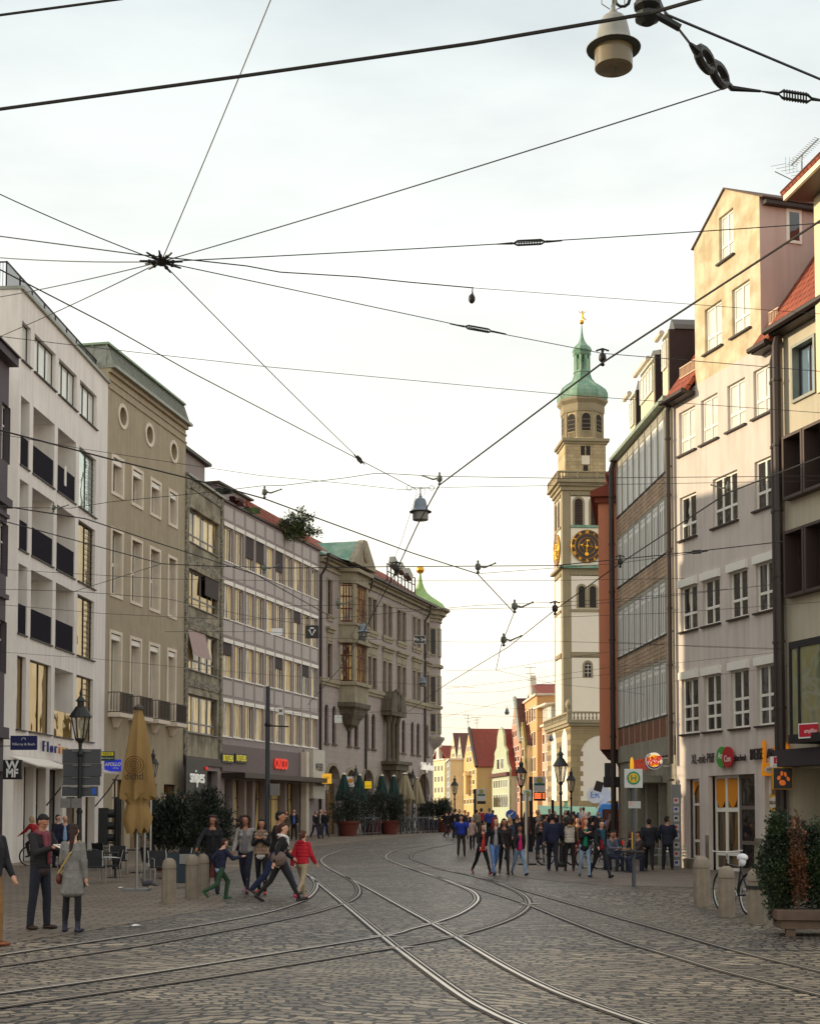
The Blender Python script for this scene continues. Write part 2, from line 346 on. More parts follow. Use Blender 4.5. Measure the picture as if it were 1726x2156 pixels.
# rails: seam of dark bitumen, bright steel head, groove, check lip
M_steel = mat('polished_rail_steel', S(214, 206, 196), rough=0.38, metal=0.6, var=0.15, scale=2)
M_steel_d = mat('dull_rail_steel', S(150, 140, 130), rough=0.45, metal=0.5, var=0.25, scale=2)
M_groove = mat('rail_groove', S(16, 14, 14), rough=0.9); M_seam = mat('rail_seam', S(44, 40, 38), rough=0.8, var=0.4, scale=4, bump=0.4)
def smooth_path(pts, n=6):
    out = []; P = [pts[0]] + pts + [pts[-1]]
    for i in range(1, len(P) - 2):
        p0, p1, p2, p3 = P[i - 1:i + 3]
        for k in range(n):
            t = k / n
            out.append(0.5 * ((2 * p1) + (-p0 + p2) * t + (2 * p0 - 5 * p1 + 4 * p2 - p3) * t * t + (-p0 + 3 * p1 - 3 * p2 + p3) * t ** 3))
    out.append(pts[-1]); return out
def ribbon(mb, path, o0, o1, lift):
    vs = []; fs = []
    for i, p in enumerate(path):
        t = path[min(i + 1, len(path) - 1)] - path[max(i - 1, 0)]; n = Vector((-t.y, t.x, 0)).normalized()
        for o in (o0, o1): q = p + n * o; vs.append((q.x, q.y, gz(q.y) + lift))
    for i in range(len(path) - 1): fs.append((2 * i, 2 * i + 1, 2 * i + 3, 2 * i + 2))
    mb.add(vs, fs)
RAILS = [
 ('wide bright steel tram rail sweeping to the bottom edge, left one of its pair', 0, [(622, 1822), (655, 1847), (725, 1904.5), (805, 1972), (863, 2018), (963, 2092), (1040, 2136), (1110, 2166), (1230, 2210)]),
 ('wide bright steel tram rail sweeping to the bottom right, the right one of its pair', 0, [(950, 1768), (820, 1778), (736, 1788), (700, 1797), (681, 1806), (677, 1814), (690, 1826), (720, 1842), (760, 1862), (863, 1919), (913, 1947), (958, 1973), (1063, 2036), (1163, 2086), (1283, 2131), (1400, 2170), (1540, 2212)]),
 ('tram rail along the edge of the left slab paving, ending in a tight loop', 0, [(-60, 2022), (0, 2012), (135, 1992), (370, 1957), (500, 1934.5), (580, 1917), (637, 1897), (660, 1880), (667, 1862), (655, 1845)]),
 ('dark tram rail crossing from the left, second from the slab paving', 1, [(-60, 2046), (0, 2035.5), (185, 2009), (370, 1979.5), (620, 1932), (700, 1911), (740, 1896), (756, 1879), (748, 1860), (720, 1842)]),
 ('bright tram rail from the lower left curling round into the middle of the square', 0, [(-60, 2103), (0, 2093), (280, 2054.5), (540, 2014.5), (810, 1971), (863, 1957), (913, 1943.5), (963, 1926), (996, 1906), (1005, 1891), (993, 1877), (963, 1863.5), (913, 1845), (863, 1828), (826, 1814), (812, 1806), (818, 1797), (840, 1789), (900, 1779)]),
 ('tram rail nearest the viewer on the lower left, curling back past the walking girls', 1, [(-60, 2131), (0, 2122), (420, 2062), (690, 2019.5), (863, 1990.5), (963, 1971), (1048, 1946), (1095, 1924), (1113, 1903), (1100, 1884), (1063, 1866), (1013, 1849), (928, 1829), (885, 1816), (866, 1808), (868, 1799), (890, 1790), (923, 1783), (960, 1776)]),
 ('rusty brown tram rail running off to the right side, the nearer of two', 1, [(863, 1829), (930, 1850), (1053, 1886), (1113, 1906), (1213, 1946), (1313, 1983), (1413, 2013), (1513, 2043), (1613, 2068), (1726, 2096), (1850, 2126)]),
 ('thin tram rail running off to the right below the stone bollards', 1, [(913, 1828), (1013, 1849), (1113, 1878), (1213, 1907), (1313, 1936), (1413, 1964), (1513, 1993), (1613, 2019), (1726, 2046), (1850, 2076)]),
]
for lab, dull, pts in RAILS:
    P = smooth_path([gnd(*p) for p in pts], 8)
    mb = MB(); ribbon(mb, P, -0.085, 0.10, 0.010); o = mb.build('tram_rail', M_seam); tag(o, lab, 'tram rail', 'tram rails in the cobbles')
    h = MB(); ribbon(h, P, -0.04, 0.008, 0.014); h.build('rail_head', M_steel_d if dull else M_steel, o)
    g = MB(); ribbon(g, P, 0.008, 0.050, 0.013); g.build('rail_groove', M_groove, o)
    k = MB(); ribbon(k, P, 0.050, 0.068, 0.014); k.build('rail_lip', M_steel_d if dull else M_steel, o)
# cast crossing plates where the tracks cut each other
for (U, V, _pl) in ((913, 1946, 'steel plate at the crossing in the exact middle of the tracks'), (1113, 1904, 'steel plate where the curve meets the rusty rail at right'), (805, 1972, 'steel plate at the upper left one of the two rail crossings'), (837, 1996, 'steel plate at the lower left one of the two rail crossings'), (958, 1973, 'steel plate at the crossing just below the middle one'), (725, 1905, 'steel plate near the tight loop behind the red jacket girl')):
    p = gnd(U, V); mb = MB(); mb.add([(p.x + dx, p.y + dy, gz(p.y) + 0.012) for dx, dy in ((-0.22, -0.12), (-0.03, -0.18), (0.24, 0.06), (0.2, 0.18), (0.03, 0.2), (-0.2, 0.03))], [(0, 1, 2, 3, 4, 5)])
    tag(mb.build('crossing_plate', M_steel_d), _pl, 'crossing plate', 'plates at the rail crossings')
# ================================================================ shared building materials
M_white = mat('white_render', S(236, 231, 226), rough=0.85, var=0.07, scale=0.7, bump=0.12, streak=0.14)
M_khaki = mat('khaki_render', S(170, 158, 134), rough=0.9, var=0.1, scale=1.2, bump=0.2, streak=0.16)
M_cream = mat('cream_stone', S(226, 214, 196), rough=0.8, var=0.1, scale=1.2, streak=0.12)
M_conc = mat('weathered_concrete', S(168, 160, 138), rough=0.9, var=0.3, scale=1.1, bump=0.4, streak=0.3, two=S(120, 112, 96))
M_rubble = mat('rough_shell_stone', S(156, 150, 134), rough=0.95, var=0.3, scale=9.0, bump=1.0, bscale=14, two=S(92, 88, 78))
M_mauve = mat('mauve_render', S(154, 142, 140), rough=0.88, var=0.08, scale=1.2, streak=0.1)
M_mpanel = mat('grey_pink_panel', S(186, 177, 173), rough=0.8, var=0.05, scale=1.0, streak=0.08)
M_bank = brickmat('mauve_bank_wall', S(164, 152, 147), S(157, 146, 141), S(134, 124, 119), 1.3, 0.42, 0.008, rough=0.85, bump=0.12, var=0.12)
M_sand = mat('grey_sandstone', S(156, 146, 124), rough=0.9, var=0.22, scale=1.5, bump=0.2, streak=0.3)
M_sandd = mat('dark_sandstone', S(104, 94, 80), rough=0.9, var=0.3, scale=2.0, bump=0.3, streak=0.4)
M_dark = mat('dark_metal_frame', S(44, 42, 44), rough=0.5, metal=0.3)
M_rail = mat('dark_balcony_mesh', S(36, 32, 42), rough=0.9, spec=0.1)
M_bronze = mat('bronze_frame', S(82, 66, 50), rough=0.45, metal=0.4)
M_wframe = mat('white_window_frame', S(236, 232, 222), rough=0.5, var=0.04)
M_gframe = mat('grey_window_frame', S(120, 118, 118), rough=0.5, metal=0.2)
M_red = mat('oxblood_frame', S(66, 30, 28), rough=0.55)
M_oframe = mat('orange_brown_frame', S(112, 64, 46), rough=0.5)
M_tile = brickmat('red_roof_tiles', S(160, 82, 56), S(136, 64, 44), S(78, 38, 30), 0.24, 0.30, 0.02, rough=0.8, bump=1.0, axes='XZ', var=0.3)
M_copper = mat('green_copper', S(136, 166, 144), rough=0.6, var=0.16, scale=1.2, streak=0.22, two=S(104, 148, 124))
M_copperl = mat('light_green_copper', S(150, 182, 112), rough=0.6, var=0.12, scale=1.0, streak=0.15)
M_zinc = mat('grey_zinc', S(140, 142, 132), rough=0.45, metal=0.5, var=0.15, scale=2)
M_gutter = mat('dark_gutter', S(58, 48, 44), rough=0.5, metal=0.3)
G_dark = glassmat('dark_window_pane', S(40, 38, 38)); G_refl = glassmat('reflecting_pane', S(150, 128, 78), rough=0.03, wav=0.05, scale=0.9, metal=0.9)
G_blind = glassmat('pane_with_pale_blind', S(214, 216, 208), rough=0.12, wav=0.01)
G_prefl = glassmat('painted_reflection_pane', S(50, 44, 36), patch=S(240, 206, 120), wav=0.04)  # yellow areas paint the reflection of sunlit fronts into the pane colour
G_shop = glassmat('shop_pane', S(46, 38, 30), patch=S(126, 96, 52), wav=0.04, scale=0.7)
M_blind = mat('dark_fabric_blind', S(74, 66, 64), rough=0.9, var=0.1); M_blindp = mat('pinkish_fabric_blind', S(172, 150, 144), rough=0.9, var=0.08)
M_soff = mat('pale_ceiling', S(200, 192, 188), rough=0.9)
# ================================================================ A: white render block with loggias
A = Facade('white_apartment_building', 'tall white rendered block with dark loggias on the far left', 28, 53.9, 218, 66.0)
sc1, sc2, sc3, sc4 = (A.s(32), A.s(51)), (A.s(59), A.s(105)), (A.s(112), A.s(151)), (A.s(158), A.s(194))
rows = [(fz(a_, 54.5), fz(b_, 54.5)) for a_, b_ in ((19.12, 20.62), (15.16, 17.76), (11.95, 14.6), (8.75, 11.39), (5.09, 7.9))]
holes = []; wins = []; logs = []
ATOP = A.z(28, 591)
for r, (z0, z1) in enumerate(rows):
    for c, (a, b) in enumerate((sc1, sc2, sc3, sc4)):
        zz0, zz1 = z0, z1
        log = (r in (1, 2, 3) and c < 3) or (r == 4 and c == 2)
        holes.append((a, b, zz0, zz1, False, 1.25 if log else 0.22)); (logs if log else wins).append((a, b, zz0, zz1, r, c))
gh = []
for (u0, u1) in ((50, 70), (76, 96), (104, 132), (140, 172), (180, 200)): gh.append((A.s(u0), A.s(u1), 0.0, 3.7, False, 0.4))
mb = MB(); wall(mb, 0, A.L, 0, ATOP, holes + gh); shell(mb, 0, A.L, 0, ATOP, 12); mb.build('wall', M_white, A.o)
mb = MB(); mb.box(-0.05, A.L + 0.03, -0.12, 12, ATOP + 0.003, ATOP + 0.13); mb.build('parapet_cap', M_zinc, A.o)
mb = MB(); zr = ATOP + 0.13
for i in range(int(A.L * 9)): mb.box(0.05 + i / 9, 0.07 + i / 9, 0.55, 0.57, zr, zr + 0.95)
for i in range(9): mb.box(i * 1.5, i * 1.5 + 0.05, 0.55, 0.6, zr, zr + 1.0)
for i in range(26): mb.box(0.04, 0.06, 0.6 + i * 0.12, 0.62 + i * 0.12, zr, zr + 0.95)
mb.box(0, A.L, 0.54, 0.59, zr + 0.95, zr + 1.0); mb.box(0.02, 0.06, 0.59, 4, zr + 0.95, zr + 1.0); mb.build('roof_railing', M_dark, A.o)
for a, b, z0, z1, r, c in wins:
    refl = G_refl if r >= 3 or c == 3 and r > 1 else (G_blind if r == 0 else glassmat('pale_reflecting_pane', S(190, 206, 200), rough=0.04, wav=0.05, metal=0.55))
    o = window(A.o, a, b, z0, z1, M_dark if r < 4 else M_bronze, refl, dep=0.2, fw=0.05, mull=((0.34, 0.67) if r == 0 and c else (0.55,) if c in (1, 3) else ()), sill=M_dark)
    if c == 3 and r > 0:
        g = MB()
        for k in range(1, 11): g.box(a + (b - a) * 0.57, b - 0.05, 0.10, 0.12, z0 + (z1 - z0) * k / 11, z0 + (z1 - z0) * k / 11 + 0.02)
        g.build('guard_bars', M_dark, o)
for a, b, z0, z1, r, c in logs:
    o = window(A.o, a, b, z0, z1, M_dark, G_dark, dep=1.25, fw=0.07, mull=(0.6,), name='loggia_door')
    k = MB(); k.box(a + (b - a) * 0.62, b - 0.01, 1.1, 1.16, z0 + 0.01, z1 - 0.01); k.build('door_wall', M_white, o)
    k = MB(); h = 1.15
    if r == 4: k.box(a + 0.02, b - 0.02, 0.03, 0.06, z0, z0 + 1.05); k.build('balcony_panel', G_refl, A.o)
    else: k.box(a + 0.02, b - 0.02, 0.04, 0.09, z0 + 0.02, z0 + h); k.build('balcony_panel', M_rail, A.o)
    k = MB(); k.box(a - 0.05, b + 0.05, -0.06, 0.03, z0 - 0.06, z0 - 0.003); k.build('sill', M_dark, A.o)
k = MB(); k.box(sc3[0] + 1.0, sc3[0] + 1.22, 0.0, 0.035, 15.75, 16.6); k.build('towel', mat('white_cloth', S(235, 232, 228), rough=0.9), A.o)
for i, (a, b, z0, z1, *_r) in enumerate(gh):
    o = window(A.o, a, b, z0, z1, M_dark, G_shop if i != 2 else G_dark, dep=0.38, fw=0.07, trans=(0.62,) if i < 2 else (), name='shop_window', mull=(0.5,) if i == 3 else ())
for i, (u, g, e) in enumerate(((73, 0.62, 0.98), (171, 0.7, 0.95))):
    k = MB(); s0 = A.s(50 if i == 0 else 140, n=0.6); s1 = A.s(128 if i == 0 else 205, n=0.6) if i == 0 else A.s(200)
    k.add([(s0, -0.05, 4.05), (s1, -0.05, 4.05), (s1, -1.1, 3.7), (s0, -1.1, 3.7), (s0, -0.05, 4.0), (s1, -0.05, 4.0), (s1, -1.1, 3.64), (s0, -1.1, 3.64)], [(0, 1, 2, 3), (7, 6, 5, 4), (0, 4, 5, 1), (2, 6, 7, 3), (0, 3, 7, 4), (1, 5, 6, 2)])
    o = k.build('awning', M_wframe if i == 0 else M_soff, A.o)
    k = MB(); k.tube([(s1 - 0.1, -1.1, 3.66), (s1 - 0.1, -0.7, 3.0), (s1 - 0.1, -0.05, 2.2)], 0.03, 5); k.build('awning_arm', M_dark, o)
# ================================================================ the dark older front that cuts in at the left edge
M_dwall = mat('dark_mauve_render', S(92, 84, 92), rough=0.85, var=0.1, scale=1.0, streak=0.15)
Z = Facade('dark_corner_building', 'dark grey old house front cut off by the left picture edge', 0, 22.0, 6, 52.0, x0=-15.9)  # unseen near stretch lengthened towards the camera to shade the right-hand fronts
mb = MB(); zt = Z.z(18, 771)
hz = [(Z.s(-60), Z.s(-22), zt - 3.6, zt - 1.5), (Z.s(-8), Z.s(10), zt - 3.6, zt - 1.5)] + [(Z.s(-8), Z.s(9), z, z + 1.9) for z in (10.6, 7.0)] + [(Z.s(-60), Z.s(-22), z, z + 1.9) for z in (10.6, 7.0)] + [(Z.s(-12), Z.s(6), 0.3, 3.4)]
wall(mb, 0, Z.L, 0, zt, hz); shell(mb, 0, Z.L, 0, zt, 1.2); mb.build('wall', M_dwall, Z.o)
for h in hz: window(Z.o, *h, M_wframe, G_dark, mull=(0.5,), trans=(0.65,))
for z, hh, pr in ((zt, 0.35, 0.35), (13.1, 0.3, 0.2), (12.7, 0.15, 0.1), (9.7, 0.18, 0.12), (4.6, 0.4, 0.2)): mb = MB(); mb.box(-0.2, Z.L + 0.02, -pr, 0.0, z, z + hh); mb.build('cornice', M_dwall, Z.o)
mb = MB(); mb.add([(-0.3, -0.45, zt + 0.36), (Z.L + 0.02, -0.45, zt + 0.36), (Z.L + 0.02, 1.2, zt + 1.0), (-0.3, 1.2, zt + 1.0), (-0.3, -0.45, zt + 0.30), (Z.L + 0.02, -0.45, zt + 0.30), (Z.L + 0.02, 1.2, zt + 0.9), (-0.3, 1.2, zt + 0.9)], [(0, 1, 2, 3), (7, 6, 5, 4), (0, 4, 5, 1), (2, 6, 7, 3), (0, 3, 7, 4), (1, 5, 6, 2)]); mb.build('roof', M_gutter, Z.o)
# ================================================================ B: khaki block
B = Facade('khaki_corner_building', 'khaki rendered building with round windows under a metal mansard', 218, 66.0, 385, 76.2)
BT = B.z(221, 768); cols = [(B.s(a), B.s(b)) for a, b in ((226, 253), (269, 294.5), (309, 333), (348, 368))]
H = []; fr = []
for a, b in cols:
    a, b = a + 0.16, b - 0.16
    for z0, z1, kind in ((17.1, 18.75, 0), (12.25, 15.25, 1), (6.75, 10.37, 2)): H.append((a, b, z0, z1, False, 0.42)); fr.append((a, b, z0, z1, kind))
gh = [(B.s(236), B.s(262), 0.0, 3.5), (B.s(275), B.s(330), 0.0, 3.4), (B.s(345), B.s(372), 0.9, 3.4)]
circ = [(B.s(249.6), B.z(249.6, 870)), (B.s(307), B.z(307, 910.5)), (B.s(359), B.z(359, 947))]
zc = sum(c[1] for c in circ) / 3; rc = 0.46
ch = [(s - rc, s + rc, zc - rc, zc + rc) for s, _ in circ]
mb = MB(); wall(mb, 0, B.L, 0, BT, H + gh + [(*c, False, 0.3) for c in ch]); shell(mb, 0, B.L, 0, BT, 12)
for a, b, z0, z1 in ch:        # corner spandrels turn the square opening into a round one
    cx, cz = (a + b) / 2, (z0 + z1) / 2; n = 24
    for i in range(n):
        t0, t1 = 2 * math.pi * i / n, 2 * math.pi * (i + 1) / n; p = [(cx + rc * math.cos(t), cz + rc * math.sin(t)) for t in (t0, t1)]
        q = []
        for t in (t0, t1): m = max(abs(math.cos(t)), abs(math.sin(t))); q.append((cx + rc * math.cos(t) / m, cz + rc * math.sin(t) / m))
        mb.quad((p[0][0], 0, p[0][1]), (p[1][0], 0, p[1][1]), (q[1][0], 0, q[1][1]), (q[0][0], 0, q[0][1]))
        mb.quad((p[0][0], 0, p[0][1]), (p[1][0], 0, p[1][1]), (p[1][0], 0.3, p[1][1]), (p[0][0], 0.3, p[0][1]))
mb.build('wall', M_khaki, B.o)
for a, b, z0, z1 in ch:
    mb = MB(); cx, cz = (a + b) / 2, (z0 + z1) / 2; vs = []; n = 28
    for i in range(n):
        t = 2 * math.pi * i / n
        for rr, yy in ((rc - 0.02, 0.0), (rc - 0.02, -0.05), (rc + 0.15, -0.05), (rc + 0.15, 0.0)): vs.append((cx + rr * math.cos(t), yy, cz + rr * math.sin(t)))
    fs = [(4 * i + k, 4 * ((i + 1) % n) + k, 4 * ((i + 1) % n) + (k + 1) % 4, 4 * i + (k + 1) % 4) for i in range(n) for k in range(4)]
    mb.add(vs, fs); o = mb.build('round_window', M_cream, B.o)
    g = MB(); g.box(a, b, 0.26, 0.29, z0, z1); g.build('pane', glassmat('dusty_round_pane', S(150, 134, 112), rough=0.2), o)
for a, b, z0, z1, kind in fr:
    mb = MB(); t = 0.15
    for bx in ((a - t, a, z0 - t, z1 + t), (b, b + t, z0 - t, z1 + t), (a, b, z1, z1 + t), (a, b, z0 - t, z0)): mb.box(bx[0], bx[1], -0.05, 0.02, bx[2], bx[3])
    mb.box(a, a + 0.02, 0.0, 0.36, z0, z1); mb.box(b - 0.02, b, 0.0, 0.36, z0, z1)
    o = mb.build('window', M_cream, B.o)
    f = MB(); y0, y1 = 0.33, 0.39
    for bx in ((a, a + 0.07, z0, z1), (b - 0.07, b, z0, z1), (a, b, z0, z0 + 0.07), (a, b, z1 - 0.07, z1)) + (((a, b, (z0 + z1) / 2 - 0.08, (z0 + z1) / 2 + 0.08),) if kind == 1 else ()): f.box(bx[0], bx[1], y0, y1, bx[2], bx[3])
    f.box((a + b) / 2 - 0.04, (a + b) / 2 + 0.04, y0 + 0.002, y1, z0 + 0.07, z1 - 0.07)
    f.build('casement', M_wframe, o)
    g = MB(); g.box(a, b, 0.37, 0.385, z0, z1); g.build('pane', G_dark if kind < 2 else mat('grey_shutter', S(142, 140, 138), rough=0.6), o)
    if kind != 1: k = MB(); k.box(a + 0.02, b - 0.02, 0.02, 0.2, z1 - 0.28, z1 - 0.04); k.build('shutter_box', M_wframe, o)
    if kind == 2:
        k = MB(); k.box(a - 0.22, b + 0.22, -0.62, 0.0, z0 - 0.35, z0 - 0.16); bal = k.build('balcony', M_cream, B.o)
        k = MB(); k.lathe([(0.02, 0), (0.16, 0.05), (0.3, 0.35), (0.34, 0.5)], ((a + b) / 2, -0.02, z0 - 0.86), 10); k.build('console', M_cream, bal)
        k = MB(); zz = z0 - 0.15
        for i in range(17): x = a - 0.18 + (b - a + 0.36) * i / 16; k.box(x - 0.012, x + 0.012, -0.6, -0.575, zz, zz + 0.95)
        for yy in (-0.45, -0.3, -0.15): k.box(a - 0.192, a - 0.168, yy, yy + 0.024, zz, zz + 0.95); k.box(b + 0.168, b + 0.192, yy, yy + 0.024, zz, zz + 0.95)
        for z in (zz + 0.02, zz + 0.93):
            k.box(a - 0.21, b + 0.21, -0.605, -0.57, z, z + 0.035); k.box(a - 0.205, a - 0.17, -0.57, 0, z, z + 0.035); k.box(b + 0.17, b + 0.205, -0.57, 0, z, z + 0.035)
        k.build('railing', M_gutter, bal)
mb = MB()
for z in (BT - 0.55, BT - 0.95): mb.box(0, B.L + 0.04, -0.06, 0.0, z, z + 0.1)
mb.box(0, B.L + 0.05, -0.14, 0.0, BT - 0.2, BT - 0.004); mb.build('eaves_moulding', M_khaki, B.o)
mb = MB(); mb.box(-0.02, B.L + 0.12, -0.36, 12.0, BT, BT + 0.14); mb.build('gutter', M_zinc, B.o)
mb = MB(); z0, z1 = BT + 0.14, BT + 1.15
mb.add([(0, -0.22, z0), (B.L, -0.22, z0), (B.L - 0.12, 0.14, z1), (0.12, 0.14, z1), (0, 12, z0), (B.L, 12, z0), (B.L - 0.12, 11.6, z1), (0.12, 11.6, z1)], [(0, 1, 2, 3), (4, 7, 6, 5), (0, 3, 7, 4), (1, 5, 6, 2), (3, 2, 6, 7)])
for i in range(42):
    x = 0.05 + i * (B.L - 0.1) / 41; mb.add([(x - 0.015, -0.25, z0), (x + 0.015, -0.25, z0), (x + 0.015, 0.10, z1), (x - 0.015, 0.10, z1), (x - 0.015, -0.22, z0), (x + 0.015, -0.22, z0), (x + 0.015, 0.15, z1), (x - 0.015, 0.15, z1)], [(0, 1, 2, 3), (0, 3, 7, 4), (1, 5, 6, 2)])
for i in range(16): y = 0.1 + i * 0.7; mb.box(-0.03, 0.0, y, y + 0.03, z0, z1)
mb.build('roof', M_zinc, B.o); mb = MB(); mb.box(0.0, B.L, 0.0, 11.8, z1, z1 + 0.1); mb.build('roof_cap', mat('green_zinc', S(128, 150, 128), rough=0.5, metal=0.3), B.o)
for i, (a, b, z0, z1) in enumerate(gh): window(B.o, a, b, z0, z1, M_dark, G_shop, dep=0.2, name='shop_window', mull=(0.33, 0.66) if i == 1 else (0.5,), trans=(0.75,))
# ================================================================ C: narrow weathered concrete block
C = Facade('narrow_concrete_building', 'narrow stained concrete building with ribbon windows and rough stone edges', 385, 76.2, 464, 82.4)
CT = 20.2; a, b = C.s(390), C.s(455.5)
rw = [(16.7, 18.55), (13.22, 15.2), (9.73, 11.9), (6.3, 8.37)]
mb = MB(); wall(mb, 0.45, C.L - 0.32, 5.0, CT, [(a, b, z0, z1, False, 0.25) for z0, z1 in rw]); mb.build('wall', M_conc, C.o)
mb = MB(); mb.box(0, 0.45, -0.1, 12, 5.0, CT); mb.box(C.L - 0.32, C.L, -0.1, 12, 5.0, CT); mb.box(0.45, C.L - 0.32, 11.7, 12, 5, CT)
for z in (CT - 0.55, 15.45, 12.2, 8.8): mb.box(0.45, C.L - 0.32, -0.06, 0.0, z, z + 0.42)
mb.build('rough_stone_edge', M_rubble, C.o)
for i, (z0, z1) in enumerate(rw):
    o = window(C.o, a, b, z0, z1, M_gframe, G_prefl if i != 1 else G_refl, dep=0.2, fw=0.08, mull=(0.25, 0.5, 0.75), trans=(0.26,), sill=M_gframe)
    k = MB(); k.box(a - 0.08, b + 0.08, -0.1, 0.0, z1 + 0.01, z1 + 0.28); k.build('blind_box', M_conc, o)
    if i == 1: k = MB(); k.box(a + (b - a) * 0.55, b, -0.05, -0.02, z0 + 0.9, z1); k.build('blind', M_blind, o)
    if i == 2: k = MB(); k.add([(a, -0.04, z1), (a + (b - a) * 0.56, -0.04, z1), (a + (b - a) * 0.56, -0.4, z0 + 0.7), (a, -0.4, z0 + 0.7)], [(0, 1, 2, 3)]); k.build('blind', M_blindp, o)
mb = MB(); mb.box(-0.02, C.L + 0.05, -0.2, 12, CT + 0.003, CT + 0.12); mb.build('parapet_cap', M_zinc, C.o)
# roof terrace storey set back behind C and D
k = MB(); k.box(0.4, 7.2, 1.4, 9, CT + 0.12, CT + 2.3); k.build('roof_storey', M_mauve, C.o); k = MB(); k.box(0.2, 7.6, 1.1, 9.2, CT + 2.3, CT + 2.48); k.build('roof_storey_eave', M_gutter, C.o)
k = MB(); k.box(0.0, 0.35, 0.2, 0.6, CT + 0.12, CT + 1.6); k.box(-0.1, 0.5, 0.1, 0.7, CT + 1.6, CT + 1.75); k.build('chimney', M_conc, C.o)
k = MB(); k.box(0, C.L, -0.15, 0.0, 4.55, 4.99); k.build('canopy_band', M_gutter, C.o)
mb = MB(); gh = [(0.5, 2.6, 0.0, 4.3), (3.2, C.L - 0.5, 0.0, 4.3)]; wall(mb, 0, C.L, 0, 4.55, gh, 0.5); mb.build('shop_front', M_mauve, C.o)
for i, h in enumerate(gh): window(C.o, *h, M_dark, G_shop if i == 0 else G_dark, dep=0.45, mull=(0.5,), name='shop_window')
# ================================================================ D: mauve grid block
D = Facade('mauve_office_building', 'mauve office building with a grid of narrow windows and square panels', 464, 82.4, 671, 98.5)
DT = 20.15; pitch = (D.L - 0.3) / 10; rw = [(16.72, 18.75), (13.32, 15.33), (9.88, 11.9), (6.4, 8.4)]
H = []; 
for i in range(10):
    a = 0.22 + i * pitch; b = a + pitch * 0.80
    for z0, z1 in rw: H.append((a, b, z0, z1))
mb = MB(); wall(mb, 0, D.L, 4.6, DT, H, 0.18); shell(mb, 0, D.L, 4.6, DT, 12); mb.build('wall', M_mauve, D.o)
r2 = random.Random(3)
for j, (z0, z1) in enumerate(rw):
    for i in range(10):
        a = 0.22 + i * pitch; b = a + pitch * 0.80
        q = MB(); q.box(a, b, 0.012, 0.03, z1 + 0.42, z1 + (1.28 if j else 1.2)) ; q.box(a, b, -0.018, 0.0, z1 + 0.42, z1 + (1.28 if j else 1.2)); q.build('panel', M_mpanel, D.o)
        dark = (j, i) in ((0, 2), (0, 3), (0, 5), (1, 7), (2, 0), (2, 5), (2, 8))
        o = window(D.o, a, b, z0, z1 - 0.0, M_wframe, (G_refl if r2.random() < 0.6 else G_prefl), dep=0.15, fw=0.06, mull=(0.36, 0.68), ft=0.05, mw=0.07)
        k = MB(); k.box(a - 0.05, b + 0.05, -0.07, 0.0, z1 - 0.01, z1 + 0.22); k.build('blind_box', M_wframe, o)
        k = MB(); k.box(a - 0.04, b + 0.04, -0.06, 0.09, z0 - 0.07, z0 - 0.003); k.build('sill', M_wframe, o)
        if dark: k = MB(); k.box(a + 0.02, b - 0.02, 0.02, 0.05, z0 + (0.75 if j == 0 else 1.3), z1 - 0.01); k.build('blind', M_blind, o)
mb = MB(); mb.box(-0.02, D.L + 0.02, -0.14, 12, DT + 0.003, DT + 0.12); mb.build('parapet_cap', M_gutter, D.o)
# tiled roof rising behind the parapet
mb = MB(); x0 = D.s(548); mb.add([(x0, 0.4, DT + 0.1), (D.L + 0.2, 0.4, DT + 0.1), (D.L + 0.2, 1.1, DT + 1.45), (x0, 1.1, DT + 1.45), (x0, 11, DT + 0.1), (D.L + 0.2, 11, DT + 0.1)], [(0, 1, 2, 3), (3, 2, 5, 4), (0, 3, 4), (1, 5, 2)]); mb.build('roof', M_tile, D.o)
k = MB(); k.box(6.6, 6.65, 1.1, 3, DT + 0.3, DT + 1.7); k.box(1.8, 6.6, 1.1, 5, DT + 0.12, DT + 1.5); k.build('roof_storey', M_mauve, D.o); k = MB(); k.box(1.6, 7.0, 0.9, 5, DT + 1.5, DT + 1.62); k.build('roof_storey_eave', M_gutter, D.o)
k = MB(); k.box(0, D.L, -0.10, 0, 4.35, 5.9); k.build('fascia', mat('grey_mauve_fascia', S(112, 98, 98), rough=0.7, var=0.1), D.o)
k = MB(); k.box(0.1, D.L - 0.4, -1.5, 0.0, 3.95, 4.25); k.build('shop_awning', M_gutter, D.o)
gh = [(D.s(a), D.s(b), 0.0, 3.9) for a, b in ((473, 490), (494, 515), (519, 532), (537, 560), (568, 600), (604, 628))]
mb = MB(); wall(mb, 0, D.L, 0, 4.35, gh, 0.6); mb.build('shop_front', M_mauve, D.o)
for i, h in enumerate(gh): window(D.o, *h, M_bronze, glassmat('painted_reflection_shop_pane', S(70, 56, 38), patch=S(232, 204, 140), wav=0.04, scale=0.8), dep=0.5, mull=(0.5,), trans=(0.72,), name='shop_window')  # bright areas stand for sunlit reflections, painted into the shop glass
k = MB(); k.box(D.s(637), D.s(662), -0.75, -0.1, 2.9, 6.2); k.build('passage_sign_box', mat('weathered_white_board', S(196, 190, 178), rough=0.7, var=0.08), D.o)
k = MB(); k.box(D.s(630), D.s(636), -0.5, -0.1, 0, 6.0); k.build('pale_pillar', M_cream, D.o)
for i, ln in enumerate(('WEISER', 'PASSAGE')): text('lettering', ln, M_dark, D.o, ((D.s(637) + D.s(662)) / 2, -0.77, 5.0 - i * 1.05), 0.72, extrude=0.005, sx=0.62)
